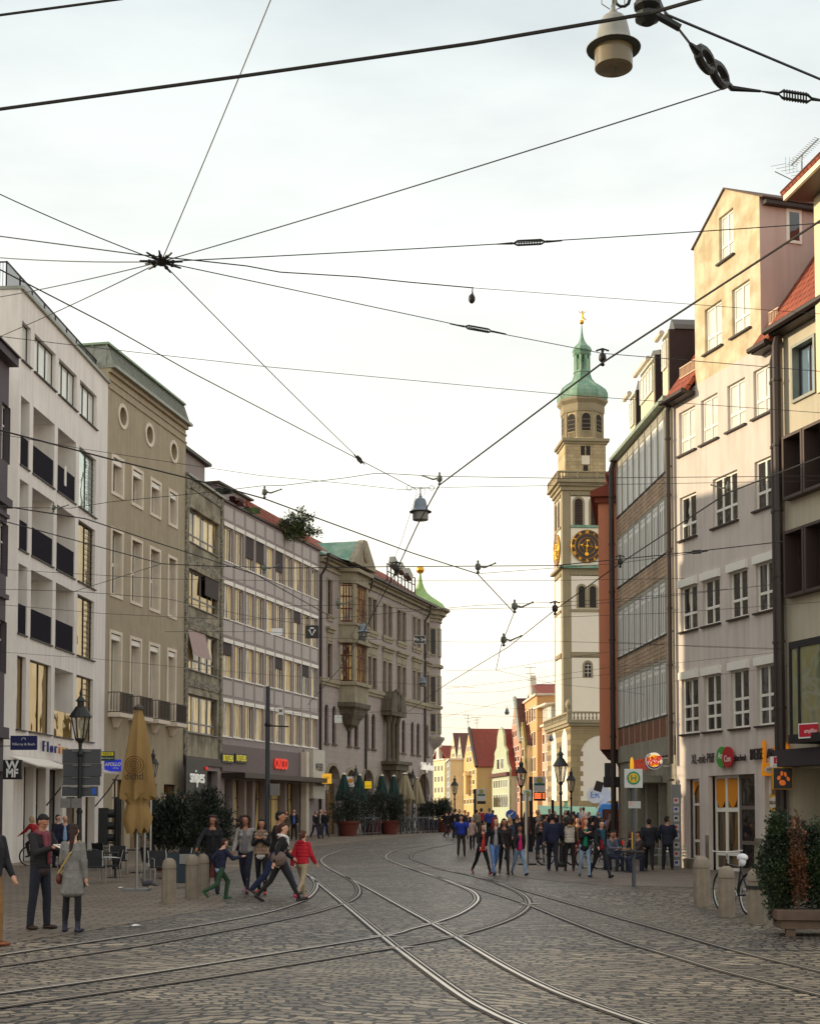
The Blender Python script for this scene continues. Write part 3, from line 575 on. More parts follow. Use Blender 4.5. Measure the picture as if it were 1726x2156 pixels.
# ================================================================ E: ornate mauve bank building with copper turret
E = Facade('bank_building', 'long mauve sandstone trimmed bank building with a green copper corner turret', 671, 98.5, 912, 124.8)
ET = E.z(683, 1173) - 0.1; EL = E.L
M_glass_e = glassmat('dim_red_room_pane', S(26, 16, 18), rough=0.2, spec=0.25)
M_sandl = mat('light_sandstone', S(158, 147, 124), rough=0.9, var=0.2, scale=1.5, bump=0.2, streak=0.25)
pairs = [((772, 780), (784, 791.5)), ((805.5, 812), (817, 824)), ((836, 843), (847, 853.6)), ((868.6, 874), (878.6, 884.5))]
r3, r2_, r1 = (16.0, 18.45), (11.48, 13.9), (6.85, 9.57)
H = []; EW = []
for (u0, u1) in ((688, 697), (897.5, 903)):
    EW += [(E.s(u0), E.s(u1), *r3, 3), (E.s(u0), E.s(u1), *r2_, 2)]
for p in pairs:
    for u0, u1 in p: EW += [(E.s(u0), E.s(u1), *r3, 3), (E.s(u0), E.s(u1), *r2_, 2)]
for u0, u1 in ((683, 691), (699, 707), (731, 739), (746, 754), (768, 776), (782, 790), (815, 822), (834, 841), (846, 853), (865, 871.5), (877, 884), (895, 902)): EW.append((E.s(u0), E.s(u1), *r1, 1))
arches = [(685, 714, 5.3), (727, 748, 5.1), (761, 785, 5.2), (792, 808, 4.9), (822, 838, 5.0), (848, 870, 5.3), (877, 902, 5.3)]
gh = [(E.s(a), E.s(b), 0.0, t, True, 0.5) for a, b, t in arches]
H = [(a, b, z0, z1, k == 1, 0.24) for a, b, z0, z1, k in EW]
mb = MB(); wall(mb, 0, EL, 0, ET, H + gh); mb.quad((0, 0, 0), (0, 14, 0), (0, 14, ET), (0, 0, ET)); mb.quad((0, 14, 0), (EL + 3, 14, 0), (EL + 3, 14, ET), (0, 14, ET)); mb.build('wall', M_bank, E.o)
for a, b, z0, z1, k in EW:
    o = window(E.o, a, b, z0, z1, M_red, M_glass_e, dep=0.2, fw=0.08, mull=(0.5,), trans=(0.68,), arch=(k == 1))
    if k > 1:
        f = MB(); t = 0.14
        f.box(a - t, a, -0.05, 0.0, z0 - 0.05, z1 + t); f.box(b, b + t, -0.05, 0.0, z0 - 0.05, z1 + t); f.box(a, b, -0.05, 0.0, z1, z1 + t); f.build('surround', M_sandl, o)
    else:
        f = MB(); f.box(a - 0.1, b + 0.1, -0.1, 0.0, z0 - 0.14, z0 - 0.01); f.build('sill', M_sandd, o)
spans = [(E.s(688), E.s(697))] + [(E.s(p[0][0]), E.s(p[1][1])) for p in pairs] + [(E.s(897.5), E.s(903))]
for a, b in spans:
    mb = MB(); mb.box(a - 0.22, b + 0.22, -0.16, 0.0, r3[0] - 0.28, r3[0] - 0.06); mb.box(a - 0.1, b + 0.1, -0.10, 0.0, r3[0] - 0.5, r3[0] - 0.275); mb.build('window_ledge', M_sandl, E.o)
for a, b in spans:
    mb = MB()
    mb.box(a - 0.3, b + 0.3, -0.3, 0.0, r2_[1] + 1.0, r2_[1] + 1.16); mb.box(a - 0.2, b + 0.2, -0.17, 0.0, r2_[1] + 0.78, r2_[1] + 1.0); mb.box(a - 0.12, b + 0.12, -0.06, 0.0, r2_[1] + 0.2, r2_[1] + 0.785); mb.build('hood_moulding', M_sandl, E.o)
mb = MB(); mb.box(0, EL, -0.22, 0.0, 11.12, 11.38); mb.box(0, EL, -0.12, 0.0, 10.9, 11.12); mb.build('string_course', M_sandl, E.o)
mb = MB()
for i, (z0, z1, p) in enumerate(((ET - 0.75, ET - 0.55, 0.12), (ET - 0.35, ET - 0.12, 0.3), (ET - 0.12, ET, 0.55))): mb.box(0, EL, -p, 0.0, z0, z1)
mb.build('cornice', M_sand, E.o)
mb = MB(); mb.box(0, EL, -0.78, -0.5, ET + 0.003, ET + 0.2); mb.box(0, EL, -0.5, 0.3, ET + 0.003, ET + 0.1)
for u in (672, 768, 893):
    x = E.s(u); mb.tube([(x, -0.65, ET), (x, -0.5, ET - 0.7), (x, -0.1, ET - 1.3), (x, -0.1, 0)], 0.09, 6)
mb.build('gutter', M_gutter, E.o)
mb = MB(); x0 = E.s(700); mb.add([(x0, -0.4, ET + 0.1), (EL + 2, -0.4, ET + 0.1), (EL - 0.5, 4.2, ET + 3.3), (x0, 4.2, ET + 3.3), (x0, 13, ET), (EL + 2, 13, ET)], [(0, 1, 2, 3), (3, 2, 5, 4), (0, 3, 4), (1, 5, 2)]); mb.build('roof', M_tile, E.o)
for a, b, z0, z1, *_ in gh:
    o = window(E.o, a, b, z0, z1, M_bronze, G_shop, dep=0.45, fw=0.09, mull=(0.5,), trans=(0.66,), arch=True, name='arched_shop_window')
    f = MB(); r = (b - a) / 2; cx = (a + b) / 2; k = z1 - r; n = 14; vs = []
    for i in range(n + 1):
        t = math.pi * i / n
        for rr, yy in ((r, -0.002), (r, -0.1), (r + 0.22, -0.1), (r + 0.22, -0.002)): vs.append((cx - rr * math.cos(t), yy, k + rr * math.sin(t)))
    fs = [(4 * i + q, 4 * (i + 1) + q, 4 * (i + 1) + (q + 1) % 4, 4 * i + (q + 1) % 4) for i in range(n) for q in range(4)]
    f.add(vs, fs); f.build('arch_moulding', M_sand, o)
# two storey stone oriel with pediment and copper hood
oa, ob = E.s(712), E.s(752); oc = (oa + ob) / 2; ch = 1.5; pr = 1.05
def orpoly(g=0.0): return [(oa - g, 0.0), (oa + ch * 0.35 - g * 0.5, -pr - g), (ob - ch * 0.35 + g * 0.5, -pr - g), (ob + g, 0.0)]
def orsolid(mb, z0, z1, g=0.0):
    P = orpoly(g); n = 4; vs = [(x, y, z0) for x, y in P] + [(x, y, z1) for x, y in P]
    mb.add(vs, [(0, 1, 2, 3), (7, 6, 5, 4)] + [(i, (i + 1) % n, (i + 1) % n + n, i + n) for i in range(n)])
mb = MB(); orsolid(mb, 9.9, 11.3); orsolid(mb, 14.3, 15.7); orsolid(mb, 18.6, 19.6); 
for z0, z1 in ((11.3, 14.3), (15.7, 18.6)):
    P = orpoly()
    for (xa, ya), (xb, yb) in zip(P, P[1:]):
        for t0, t1 in ((0, 0.13), (0.87, 1.0)):
            A0 = Vector((xa + (xb - xa) * t0, ya + (yb - ya) * t0, 0)); A1 = Vector((xa + (xb - xa) * t1, ya + (yb - ya) * t1, 0)); nn = Vector((-(A1 - A0).y, (A1 - A0).x, 0)).normalized() * 0.3
            vs = [(*q.xy, z) for z in (z0, z1) for q in (A0, A1, A1 + nn, A0 + nn)]; mb.add(vs, [(0, 1, 2, 3), (7, 6, 5, 4), (0, 1, 5, 4), (1, 2, 6, 5), (2, 3, 7, 6), (3, 0, 4, 7)])
ori = mb.build('oriel', M_sand, E.o)
for z0, z1, g in ((11.15, 11.4, 0.2), (14.2, 14.45, 0.25), (15.5, 15.7, 0.12), (18.55, 18.75, 0.1), (19.35, 19.6, 0.35)): mb = MB(); orsolid(mb, z0, z1, g); mb.build('oriel_moulding', M_sand, ori)
for z0, z1 in ((11.4, 14.2), (15.7, 18.5)):
    P = orpoly(-0.16); g = MB(); f = MB()
    for j, ((xa, ya), (xb, yb)) in enumerate(zip(P, P[1:])):
        g.quad((xa, ya, z0), (xb, yb, z0), (xb, yb, z1), (xa, ya, z1))
        A0, A1 = Vector((xa, ya, 0)), Vector((xb, yb, 0)); nn = Vector(((A1 - A0).y, -(A1 - A0).x, 0)).normalized() * 0.04
        for t in ((0.2, 0.35, 0.5, 0.65, 0.8) if j == 1 else (0.3, 0.5, 0.7)):
            q = A0.lerp(A1, t) + nn; f.box(q.x - 0.05, q.x + 0.05, q.y - 0.03, q.y + 0.03, z0, z1)
        for zz in (z0 + 0.1, z0 + 1.0, z0 + 1.9, z1 - 0.1): f.tube([A0.lerp(A1, 0.1) + nn + Vector((0, 0, zz)), A0.lerp(A1, 0.9) + nn + Vector((0, 0, zz))], 0.045, 4)
    o = f.build('oriel_window', M_oframe, ori); g.build('pane', G_prefl, o)
mb = MB(); n = 8
for (z, k) in ((9.9, 1.0), (9.5, 1.08), (9.1, 0.9), (8.7, 0.62), (8.2, 0.42), (7.7, 0.2)): pass
prof = ((9.9, 1.12), (9.6, 1.1), (9.4, 0.92), (9.1, 0.85), (8.7, 0.62), (8.35, 0.5), (8.2, 0.3), (7.9, 0.1))
vs = []; 
for z, k in prof: vs += [(oc + (x - oc) * k, y * k, z) for x, y in orpoly()]
fs = [(4 * i + q, 4 * i + q + 1, 4 * i + q + 5, 4 * i + q + 4) for i in range(len(prof) - 1) for q in range(3)]; fs.append((0, 1, 2, 3)); mb.add(vs, fs); mb.build('corbel', M_sandd, ori)
k = MB(); P = orpoly(0.03); k.box(oc - 0.7, oc + 0.7, -pr - 0.06, -pr - 0.01, 14.55, 15.5); k.build('stone_plaque', mat('dark_plaque', S(62, 58, 58), rough=0.8, var=0.3, scale=6), ori)
mb = MB(); z = ET + 0.1; mb.prism([(oa - 0.5, z), (ob + 0.5, z), (ob + 0.2, z + 0.35), (oc + 0.9, z + 1.5), (oc + 0.35, z + 2.0), (oc - 0.35, z + 2.0), (oc - 0.9, z + 1.5), (oa - 0.2, z + 0.35)], -pr - 0.3, -pr + 0.15)
mb.ball((oc, -pr - 0.35, z + 0.95), (0.5, 0.22, 0.6), 10, 8); mb.build('pediment', M_sand, ori)
mb = MB(); mb.add([(0.1, -0.55, z), (ob + 0.3, -0.55, z), (ob + 0.3, 3.8, z + 2.0), (1.2, 3.8, z + 2.0), (oa - 0.4, -pr - 0.1, z + 0.05), (oc, -pr + 0.2, z + 2.0), (ob + 0.4, -pr - 0.1, z + 0.05), (oc, 3.8, z + 2.05), (1.2, 9, z), (ob + .3, 9, z)], [(0, 4, 5, 7, 3), (4, 6, 5), (6, 1, 2, 7, 5), (0, 3, 8), (1, 9, 2), (3, 7, 2, 9, 8)])
mb.build('copper_hood', M_copper, E.o)
# portal with column group and broken pediment over the entrance
pa, pb = E.s(806), E.s(829); mb = MB()
mb.box(pa - 0.2, pb + 0.2, -1.2, 0.0, 5.3, 5.75); mb.box(pa - 0.5, pb + 0.5, -1.4, 0.0, 5.75, 6.0)
for x in (pa + 0.3, (pa + pb) / 2, pb - 0.3):
    mb.lathe([(0.3, 0.0), (0.3, 0.6), (0.24, 0.7), (0.26, 3.0), (0.22, 4.3), (0.36, 4.7), (0.4, 5.3)], (x, -0.75, 0), 10); mb.lathe([(0.26, 6.0), (0.2, 6.3), (0.18, 8.9), (0.3, 9.3), (0.34, 9.6)], (x, -0.35, 0), 8)
mb.box(pa - 0.5, pb + 0.5, -0.9, 0.0, 9.6, 9.95); mb.prism([(pa - 0.6, 9.95), (pa + 0.9, 9.95), (pa + 0.8, 11.3), (pa + 0.2, 11.5), (pa - 0.3, 10.9)], -0.9, 0); mb.prism([(pb + 0.6, 9.95), (pb - 0.9, 9.95), (pb - 0.8, 11.3), (pb - 0.2, 11.5), (pb + 0.3, 10.9)], -0.9, 0)
mb.ball(((pa + pb) / 2, -0.6, 10.6), (0.45, 0.4, 0.85), 10, 8); mb.ball(((pa + pb) / 2, -0.7, 11.5), 0.28, 8, 6); mb.build('portal', M_sandd, E.o)
# round corner turret: oriel drum from first floor, ogee copper roof, gilded ball
TX, TY, TR = EL + 0.35, 1.35, 1.85
def drum(mb, z0, z1, r0, r1=None, seg=12): mb.lathe([(r0, z0), (r1 or r0, z1)], (TX, TY, 0), seg, rot=0.5)
mb = MB(); drum(mb, 0, 7.2, 1.1); drum(mb, 8.5, ET - 0.8, TR); mb.lathe([(0.35, 5.9), (0.9, 6.6), (1.3, 7.2), (1.35, 7.5), (1.9, 8.0), (2.15, 8.35), (2.15, 8.5)], (TX, TY, 0), 12, rot=0.5); tw = mb.build('corner_turret', M_bank, E.o)
for z0, z1, r in ((8.4, 8.6, 2.2), (11.1, 11.35, 2.05), (14.7, 14.95, 2.1), (18.7, 18.9, 1.98), (ET - 0.8, ET - 0.5, 2.05), (ET - 0.5, ET - 0.1, 2.35), (ET - 0.1, ET + 0.08, 2.7)): mb = MB(); drum(mb, z0, z1, r); mb.build('turret_moulding', M_sand, tw)
for z0, z1 in ((11.5, 14.0), (15.7, 18.2), (8.9, 10.7)):
    for an in (-125, -90, -55, -20):
        c, s_ = math.cos(R(an)), math.sin(R(an)); M = Matrix.Rotation(R(an), 3, 'Z'); k = MB()
        k.cbox((TX + c * (TR - 0.01), TY + s_ * (TR - 0.01), (z0 + z1) / 2), (0.12, 0.72, z1 - z0), M); o = k.build('turret_window', M_sandl, tw)
        k = MB(); k.cbox((TX + c * (TR + 0.045), TY + s_ * (TR + 0.045), (z0 + z1) / 2), (0.03, 0.5, z1 - z0 - 0.3), M); k.build('pane', M_glass_e, o)
mb = MB(); H0 = ET + 0.1
mb.lathe([(2.3, 0), (2.25, 0.25), (2.0, 0.62), (1.5, 0.98), (1.0, 1.3), (0.62, 1.65), (0.38, 2.05), (0.22, 2.5), (0.12, 3.05), (0.06, 3.5)], (TX + 0.5, TY + 0.1, H0), 12, rot=0.5); mb.build('turret_roof', M_copperl, tw, smooth=True)
M_gold = mat('gilding', S(226, 168, 62), rough=0.3, metal=0.9)
mb = MB(); mb.ball((TX + 0.5, TY + 0.1, H0 + 3.7), 0.36, 14, 10); mb.build('gilded_ball', M_gold, tw, smooth=True)
for i in range(3):      # floodlight boxes on a roof frame
    x = E.s(838 + i * 15); k = MB(); M = Matrix.Rotation(R(25), 3, 'Y'); k.cbox((x + 0.4, 0.5, ET + 2.6 - i * 0.15), (1.1, 0.5, 0.55), M); k.cbox((x + 0.05, 0.5, ET + 2.35 - i * 0.15), (0.5, 0.6, 0.1), M); k.build('roof_floodlight', M_zinc, E.o)
k = MB(); xa, xb = E.s(826), E.s(884)
for i in range(9): x = xa + (xb - xa) * i / 8; k.box(x - 0.04, x + 0.04, 0.4, 0.48, ET + 0.2, ET + 2.3)
for z in (0.9, 1.6, 2.2): k.box(xa, xb, 0.41, 0.47, ET + z, ET + z + 0.07)
k.build('roof_rack', M_gutter, E.o)
text('lettering', 'Stadtsparkasse', mat('lit_white_letters', (0.9, 0.87, 0.8), emit=(1, 0.93, 0.8), estr=0.25), E.o, ((E.s(876) + E.s(912)) / 2, -0.25, 5.9), 0.95, extrude=0.08, sx=0.62)
# ================================================================ R2: grey grid office block, burger restaurant below
R2 = Facade('grey_office_building', 'grey office block with nine window bays, tan brick panels and burger restaurant', 1303, 58.7, 1420, 49.75)
M_gwall = mat('grey_green_stone', S(178, 174, 160), rough=0.85, var=0.14, scale=1.2, streak=0.2)
M_tan = brickmat('tan_split_stone', S(194, 166, 136), S(178, 150, 122), S(128, 108, 90), 0.5, 0.16, 0.02, rough=0.9, bump=0.8, var=0.3)
M_brownp = mat('brown_panel', S(130, 84, 60), rough=0.8, var=0.15, scale=2)
RT = R2.z(1405, 848); bw = R2.L / 9; rw = [(14.15, 16.15), (11.22, 13.2), (8.3, 10.22), (5.4, 7.3)]
H = [(i * bw + 0.08, (i + 1) * bw - 0.01, z0, z1) for i in range(9) for z0, z1 in rw]
mb = MB(); wall(mb, 0, R2.L, 4.6, RT, H, 0.14); shell(mb, 0, R2.L, 4.6, RT, 12); mb.build('wall', M_gwall, R2.o)
for j, (z0, z1) in enumerate(rw):
    for i in range(9):
        a, b = i * bw + 0.08, (i + 1) * bw - 0.01
        o = window(R2.o, a, b, z0, z1, mat('bright_white_frame', (0.88, 0.88, 0.85), rough=0.45), glassmat('grey_office_pane', S(58, 62, 60), rough=0.1, wav=0.02) if j else G_blind, dep=0.055, ft=0.03, fw=0.11, mull=(0.36, 0.64), trans=(0.86,), mw=0.12)
        k = MB(); k.box(a - 0.02, b + 0.02, -0.05, 0.02, z0 - 0.05, z0 - 0.003); k.build('sill', M_gutter, o)
        zb = z0 - 0.85; k = MB(); k.box(a - 0.02, b + 0.0, -0.02, 0.0, zb, z0 - 0.1); k.build('panel', M_tan if j < 3 else M_brownp, R2.o)
mb = MB()
for i in range(10): x = min(R2.L - 0.03, max(0.03, i * bw + 0.04)); mb.box(x - 0.03, x + 0.03, -0.03, 0.0, 4.62, RT - 0.1)
mb.build('rib', M_gwall, R2.o)
mb = MB(); mb.box(-0.05, R2.L, -0.3, 0.3, RT, RT + 0.14); mb.build('gutter', mat('pale_verdigris', S(150, 162, 142), rough=0.6, var=0.2, scale=4), R2.o)
def slab(mb, pts, t=0.1):
    n = len(pts); p = [Vector(q) for q in pts]; nn = (p[1] - p[0]).cross(p[2] - p[0]).normalized() * t
    mb.add([*p, *[q + nn for q in p]], [tuple(range(n)), tuple(range(n, 2 * n))[::-1]] + [(i, (i + 1) % n, (i + 1) % n + n, i + n) for i in range(n)])
mb = MB(); slab(mb, [(0, 0.2, RT + 0.14), (R2.L, 0.2, RT + 0.14), (R2.L, 3.4, RT + 3.1), (0, 3.4, RT + 3.1)]); slab(mb, [(0, 3.4, RT + 3.1), (R2.L, 3.4, RT + 3.1), (R2.L, 12, RT + 0.2), (0, 12, RT + 0.2)]); mb.build('roof', M_tile, R2.o)
M_lead = mat('dark_lead_cheek', S(52, 38, 36), rough=0.7, var=0.12); M_ochre = mat('pale_yellow_panel', S(216, 208, 178), rough=0.8, var=0.05)
for u0, u1, top in ((1329, 1340, 2.1), (1352, 1381, 2.5), (1399, 1411, 2.75)):
    a, b = R2.s(u0), R2.s(u1); k = MB(); k.box(a, b, 0.12, 4.0, RT + 0.14, RT + top); o = k.build('dormer', M_lead, R2.o)
    k = MB(); k.box(a + 0.03, b - 0.03, 0.07, 0.12, RT + 0.16, RT + top - 0.04); k.build('dormer_front', M_ochre, o)
    k = MB(); k.prism([(a - 0.06, RT + top), (b + 0.06, RT + top), (b - 0.05, RT + top + 0.2), ((a + b) / 2, RT + top + 0.5), (a + 0.05, RT + top + 0.2)], 0.3, 4.2); k.build('dormer_roof', mat('dark_zinc', S(92, 90, 84), rough=0.5, metal=0.3), o)
    window(o, a + 0.12, b - 0.12, RT + top - 1.35, RT + top - 0.35, M_wframe, G_blind, dep=0.1, y=-0.05, mull=(0.5,) if u1 - u0 < 20 else (0.25, 0.5, 0.75))
    k = MB(); k.tube([(a, -0.15, RT + top - 0.15), (b, -0.15, RT + top - 0.15)], 0.1, 8); k.build('awning_roll', M_cream, o)
k = MB(); k.box(0.0, 0.5, 0.6, 1.6, RT + 0.14, RT + 1.6); k.box(0.1, 0.45, 0.7, 1.5, RT + 1.6, RT + 2.0); k.build('chimney', M_conc, R2.o)
gh = [(R2.s(a), R2.s(b), 0.0, 2.98) for a, b in ((1316, 1334), (1339, 1356), (1360, 1383), (1386, 1402))]
M_bk = mat('grey_granite_front', S(150, 145, 130), rough=0.8, var=0.22, scale=1.3, streak=0.25)
mb = MB(); wall(mb, 0, R2.L, 0, 4.6, gh, 0.5, y=0.04); mb.build('shop_front', M_bk, R2.o)
for h in gh: window(R2.o, *h, mat('brushed_metal_frame', S(118, 114, 106), rough=0.5, metal=0.4), G_dark, dep=0.45, name='shop_window', trans=(0.8,))
k = MB(); k.box(R2.s(1352), R2.s(1392), -0.85, 0.0, 3.0, 3.25); k.build('entrance_canopy', M_zinc, R2.o)
k = MB(); k.box(0, R2.L, -0.03, 0.03, 3.95, 4.62); k.build('fascia', M_bk, R2.o)
# ================================================================ R1: pale pink house with gable block
R1 = Facade('pink_gabled_building', 'tall pale pink rendered house with a gabled block above its eaves', 1424, 49.6, 1654, 43.0)
M_pink = mat('pale_pink_render', S(208, 197, 188), rough=0.88, var=0.09, scale=0.8, bump=0.12, streak=0.17)
M_pinkold = mat('stained_old_render', S(214, 200, 170), rough=0.9, var=0.16, scale=1.7, bump=0.3, streak=0.14, two=S(192, 174, 140))
M_pinkd = mat('dusky_pink_render', S(200, 180, 172), rough=0.9, var=0.07, scale=0.8, streak=0.12)
cc = [(R1.s(a), R1.s(b)) for a, b in ((1437, 1472), (1484.5, 1520), (1541, 1579), (1597, 1638))]
tri = (R1.s(1507.5), R1.s(1560))
W = []
for c in (0, 1, 2, 3): W.append((*cc[c], 14.33, 15.85, 'a'))
W += [(*cc[0], 11.34, 12.85, 'a'), (*tri, 11.34, 12.98, 't'), (*cc[3], 11.38, 12.94, 'a')]
for c in range(4): W += [(*cc[c], 8.15, 9.7, 'b'), (*cc[c], 4.6, 6.5, 'c')]
W += [(R1.s(1483, 700), R1.s(1519, 700), 17.35, 18.88, 'a'), (R1.s(1540, 650), R1.s(1578, 650), 17.35, 18.93, 'a'), (R1.s(1513, 520), R1.s(1543.5, 520), 20.1, 21.65, 'a')]
ga, gb = R1.s(1461, 600), R1.s(1598.5, 500); ge = 21.35; gp = 22.5; RT1 = 16.5
gh = [(R1.s(1444), R1.s(1472), 0.35, 3.05), (R1.s(1491), R1.s(1588.5), 0.0, 3.12), (R1.s(1610), R1.s(1634), 0.0, 3.02)]
mb = MB(); wall(mb, 0, R1.L, 0, RT1, [w[:4] for w in W if w[2] < 16.4] + gh, 0.16); shell(mb, 0, R1.L, 0, RT1, 11)
mb.build('wall', M_pink, R1.o)
# gable block: straight part and triangular head with the attic window cut through
mb = MB(); aw = [w for w in W if w[2] > 19.5][0]; gm = (ga + gb) / 2
wall(mb, ga, gb, RT1, 19.6, [w[:4] for w in W if 16.4 < w[2] < 19.4], 0.16)
def gtop(x): return ge + (gp - ge) * (1 - abs(x - gm) / (gm - ga))
xs = sorted([ga, aw[0], gm, aw[1], gb])
for x0, x1 in zip(xs, xs[1:]):
    if aw[0] - 1e-6 <= x0 and x1 <= aw[1] + 1e-6:
        mb.quad((x0, 0, 19.6), (x1, 0, 19.6), (x1, 0, aw[2]), (x0, 0, aw[2])); mb.quad((x0, 0, aw[3]), (x1, 0, aw[3]), (x1, 0, gtop(x1)), (x0, 0, gtop(x0)))
    else: mb.quad((x0, 0, 19.6), (x1, 0, 19.6), (x1, 0, gtop(x1)), (x0, 0, gtop(x0)))
for x in (aw[0], aw[1]): mb.quad((x, 0, aw[2]), (x, 0, aw[3]), (x, 0.16, aw[3]), (x, 0.16, aw[2]))
mb.quad((aw[0], 0, aw[3]), (aw[1], 0, aw[3]), (aw[1], 0.16, aw[3]), (aw[0], 0.16, aw[3])); mb.build('gable_wall', M_pinkold, R1.o)
mb = MB(); mb.quad((ga, 0, RT1), (ga, 9, RT1), (ga, 9, ge), (ga, 0, ge)); mb.quad((gb, 0, RT1), (gb, 0, ge), (gb, 9, ge), (gb, 9, RT1)); mb.add([(ga, 9, RT1), (gb, 9, RT1), (gb, 9, ge), (gm, 9, gp), (ga, 9, ge)], [(0, 1, 2, 3, 4)]); mb.build('gable_side_wall', M_pinkd, R1.o)
k = MB(); k.box(gb - 0.01, gb + 0.05, 0.95, 1.5, 19.95, 21.05); k.build('side_window', M_wframe, R1.o); k = MB(); k.box(gb + 0.04, gb + 0.06, 1.05, 1.4, 20.05, 20.95); k.build('pane', G_dark, R1.o)
mb = MB(); slab(mb, [(ga - 0.12, -0.06, ge - 0.06), (gm, -0.06, gp + 0.02), (gm, 9.2, gp + 0.02), (ga - 0.12, 9.2, ge - 0.06)], -0.05); slab(mb, [(gm, -0.06, gp + 0.02), (gb + 0.3, -0.06, ge - 0.12), (gb + 0.3, 9.2, ge - 0.12), (gm, 9.2, gp + 0.02)], -0.05)
mb.build('gable_roof', mat('brown_grey_tiles', S(92, 74, 64), rough=0.8, var=0.25, scale=4), R1.o)
mb = MB(); mb.box(gb + 0.02, gb + 0.24, 0.1, 9, ge - 0.3, ge - 0.18); mb.build('gable_gutter', M_gutter, R1.o)
mb = MB()
for x0, x1 in ((0.0, ga - 0.01), (gb + 0.01, R1.L)): slab(mb, [(x0, -0.4, RT1 - 0.12), (x1, -0.4, RT1 - 0.12), (x1, 3.5, RT1 + 5.3), (x0, 3.5, RT1 + 5.3)], -0.14)
slab(mb, [(0, 3.5, RT1 + 5.3), (R1.L, 3.5, RT1 + 5.3), (R1.L, 11, RT1), (0, 11, RT1)], -0.14); mb.build('roof', M_tile, R1.o)
for x0, x1 in ((-0.05, ga - 0.02), (gb + 0.02, R1.L)):
    mb = MB(); mb.tube([(x0, -0.46, RT1 - 0.2), (x1, -0.46, RT1 - 0.2)], 0.1, 6); mb.box(x0, x1, -0.38, 0.0, RT1 - 0.3, RT1 - 0.18); mb.build('gutter', M_gutter, R1.o)
for x0, x1 in ((0.35, ga - 0.1), (gb + 0.3, R1.L - 0.2)):
    mb = MB()
    for i in range(int((x1 - x0) / 0.09)): x = x0 + i * 0.09; mb.box(x, x + 0.025, 0.1, 0.13, RT1 + 0.62, RT1 + 0.98)
    mb.box(x0, x1, 0.09, 0.14, RT1 + 0.96, RT1 + 1.0); mb.box(x0, x1, 0.09, 0.14, RT1 + 0.6, RT1 + 0.64); mb.build('snow_guard', mat('pale_snow_guard', S(206, 176, 146), rough=0.6), R1.o)
k = MB(); k.box(gm - 0.1, gm + 1.1, 6.2, 7.4, gp - 0.8, gp + 0.9); k.build('chimney', mat('orange_brick_chimney', S(150, 92, 66), rough=0.9, var=0.2), R1.o)
for a, b, z0, z1, t in W:
    gm_ = G_blind if z0 > 14 else G_dark
    o = window(R1.o, a, b, z0, z1, M_wframe, gm_, dep=0.14, fw=0.075, mull=(0.5,) if t != 't' else (0.34, 0.67), trans={'a': (0.34,), 't': (0.34,), 'b': (0.38,), 'c': (0.27, 0.5)}[t], mw=0.085)
    k = MB(); k.box(a - 0.1, b + 0.08, -0.1, 0.08, z0 - 0.06, z0 - 0.003); k.build('sill', M_gutter, o)
    if t in 'bc': k = MB(); k.box(a - 0.05, b + 0.05, -0.12, 0.02, z1 - 0.02, z1 + 0.24); k.build('blind_box', M_wframe, o)
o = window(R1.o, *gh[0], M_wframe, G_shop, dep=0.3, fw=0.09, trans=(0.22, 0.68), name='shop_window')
M_orange = mat('orange_film', S(222, 140, 24), rough=0.5); M_orangef = mat('orange_sign', S(240, 150, 20), rough=0.5, emit=S(240, 140, 20), estr=0.15)
def blob(par, a, b, z0, z1, y, m, up=True, name='orange_film'):
    n = 10; k = MB(); pts = [(a, z1), (b, z1)] + [(b - (b - a) * i / n, z0 + (0.35 * (math.sin(math.pi * i / n)) if up else -0.3 * math.sin(math.pi * i / n))) for i in range(n + 1)]
    k.prism(pts, y - 0.01, y); return k.build(name, m, par)
a, b = gh[0][:2]; blob(o, a + 0.1, b - 0.1, 2.5, 2.95, 0.25, M_orange)
a, b = gh[1][:2]; m1, m2 = a + (b - a) * 0.27, a + (b - a) * 0.53
o = window(R1.o, a, m2, 0.0, 3.12, M_wframe, G_shop, dep=0.3, fw=0.1, mull=(0.48,), trans=(0.18, 0.64), name='shop_window', mw=0.14)
blob(o, a + 0.1, m1 - 0.1, 2.35, 3.0, 0.25, M_orange, False); blob(o, m1 + 0.08, m2 - 0.12, 2.35, 3.0, 0.25, M_orange, False)
window(R1.o, m2, b, 0.0, 3.12, mat('grey_door_frame', S(112, 100, 94), rough=0.5), G_dark, dep=0.3, fw=0.12, trans=(0.3, 0.66), name='shop_door')
o = window(R1.o, *gh[2], M_wframe, G_shop, dep=0.2, fw=0.09, trans=(0.6,), name='shop_window')
k = MB(); k.box(gh[2][0] + 0.1, gh[2][1] - 0.05, 0.1, 0.13, 1.95, 2.45); k.build('yellow_board', mat('yellow_ochre_board', S(216, 160, 30), rough=0.6), o)
k = MB(); k.ball(((gh[2][0] + gh[2][1]) / 2, 0.1, 2.2), (0.3, 0.01, 0.19)); k.build('oval_emblem', M_cream, o)
text('lettering', 'REISELAND', M_dark, o, ((gh[2][0] + gh[2][1]) / 2, 0.085, 2.2), 0.15, extrude=0.002, sx=0.6)
k = MB(); k.box(gh[1][0] - 0.16, gh[1][0] - 0.003, -0.05, 0.1, 0, 1.15); k.build('plinth', M_conc, R1.o); k = MB(); k.box(gh[1][1] + 0.003, gh[1][1] + 0.4, -0.05, 0.1, 0, 1.1); k.build('plinth', M_conc, R1.o); k = MB(); k.box(gh[0][0] - 0.1, gh[0][1] + 0.1, -0.08, 0.1, 0.0, 0.34); k.build('plinth', M_conc, R1.o)
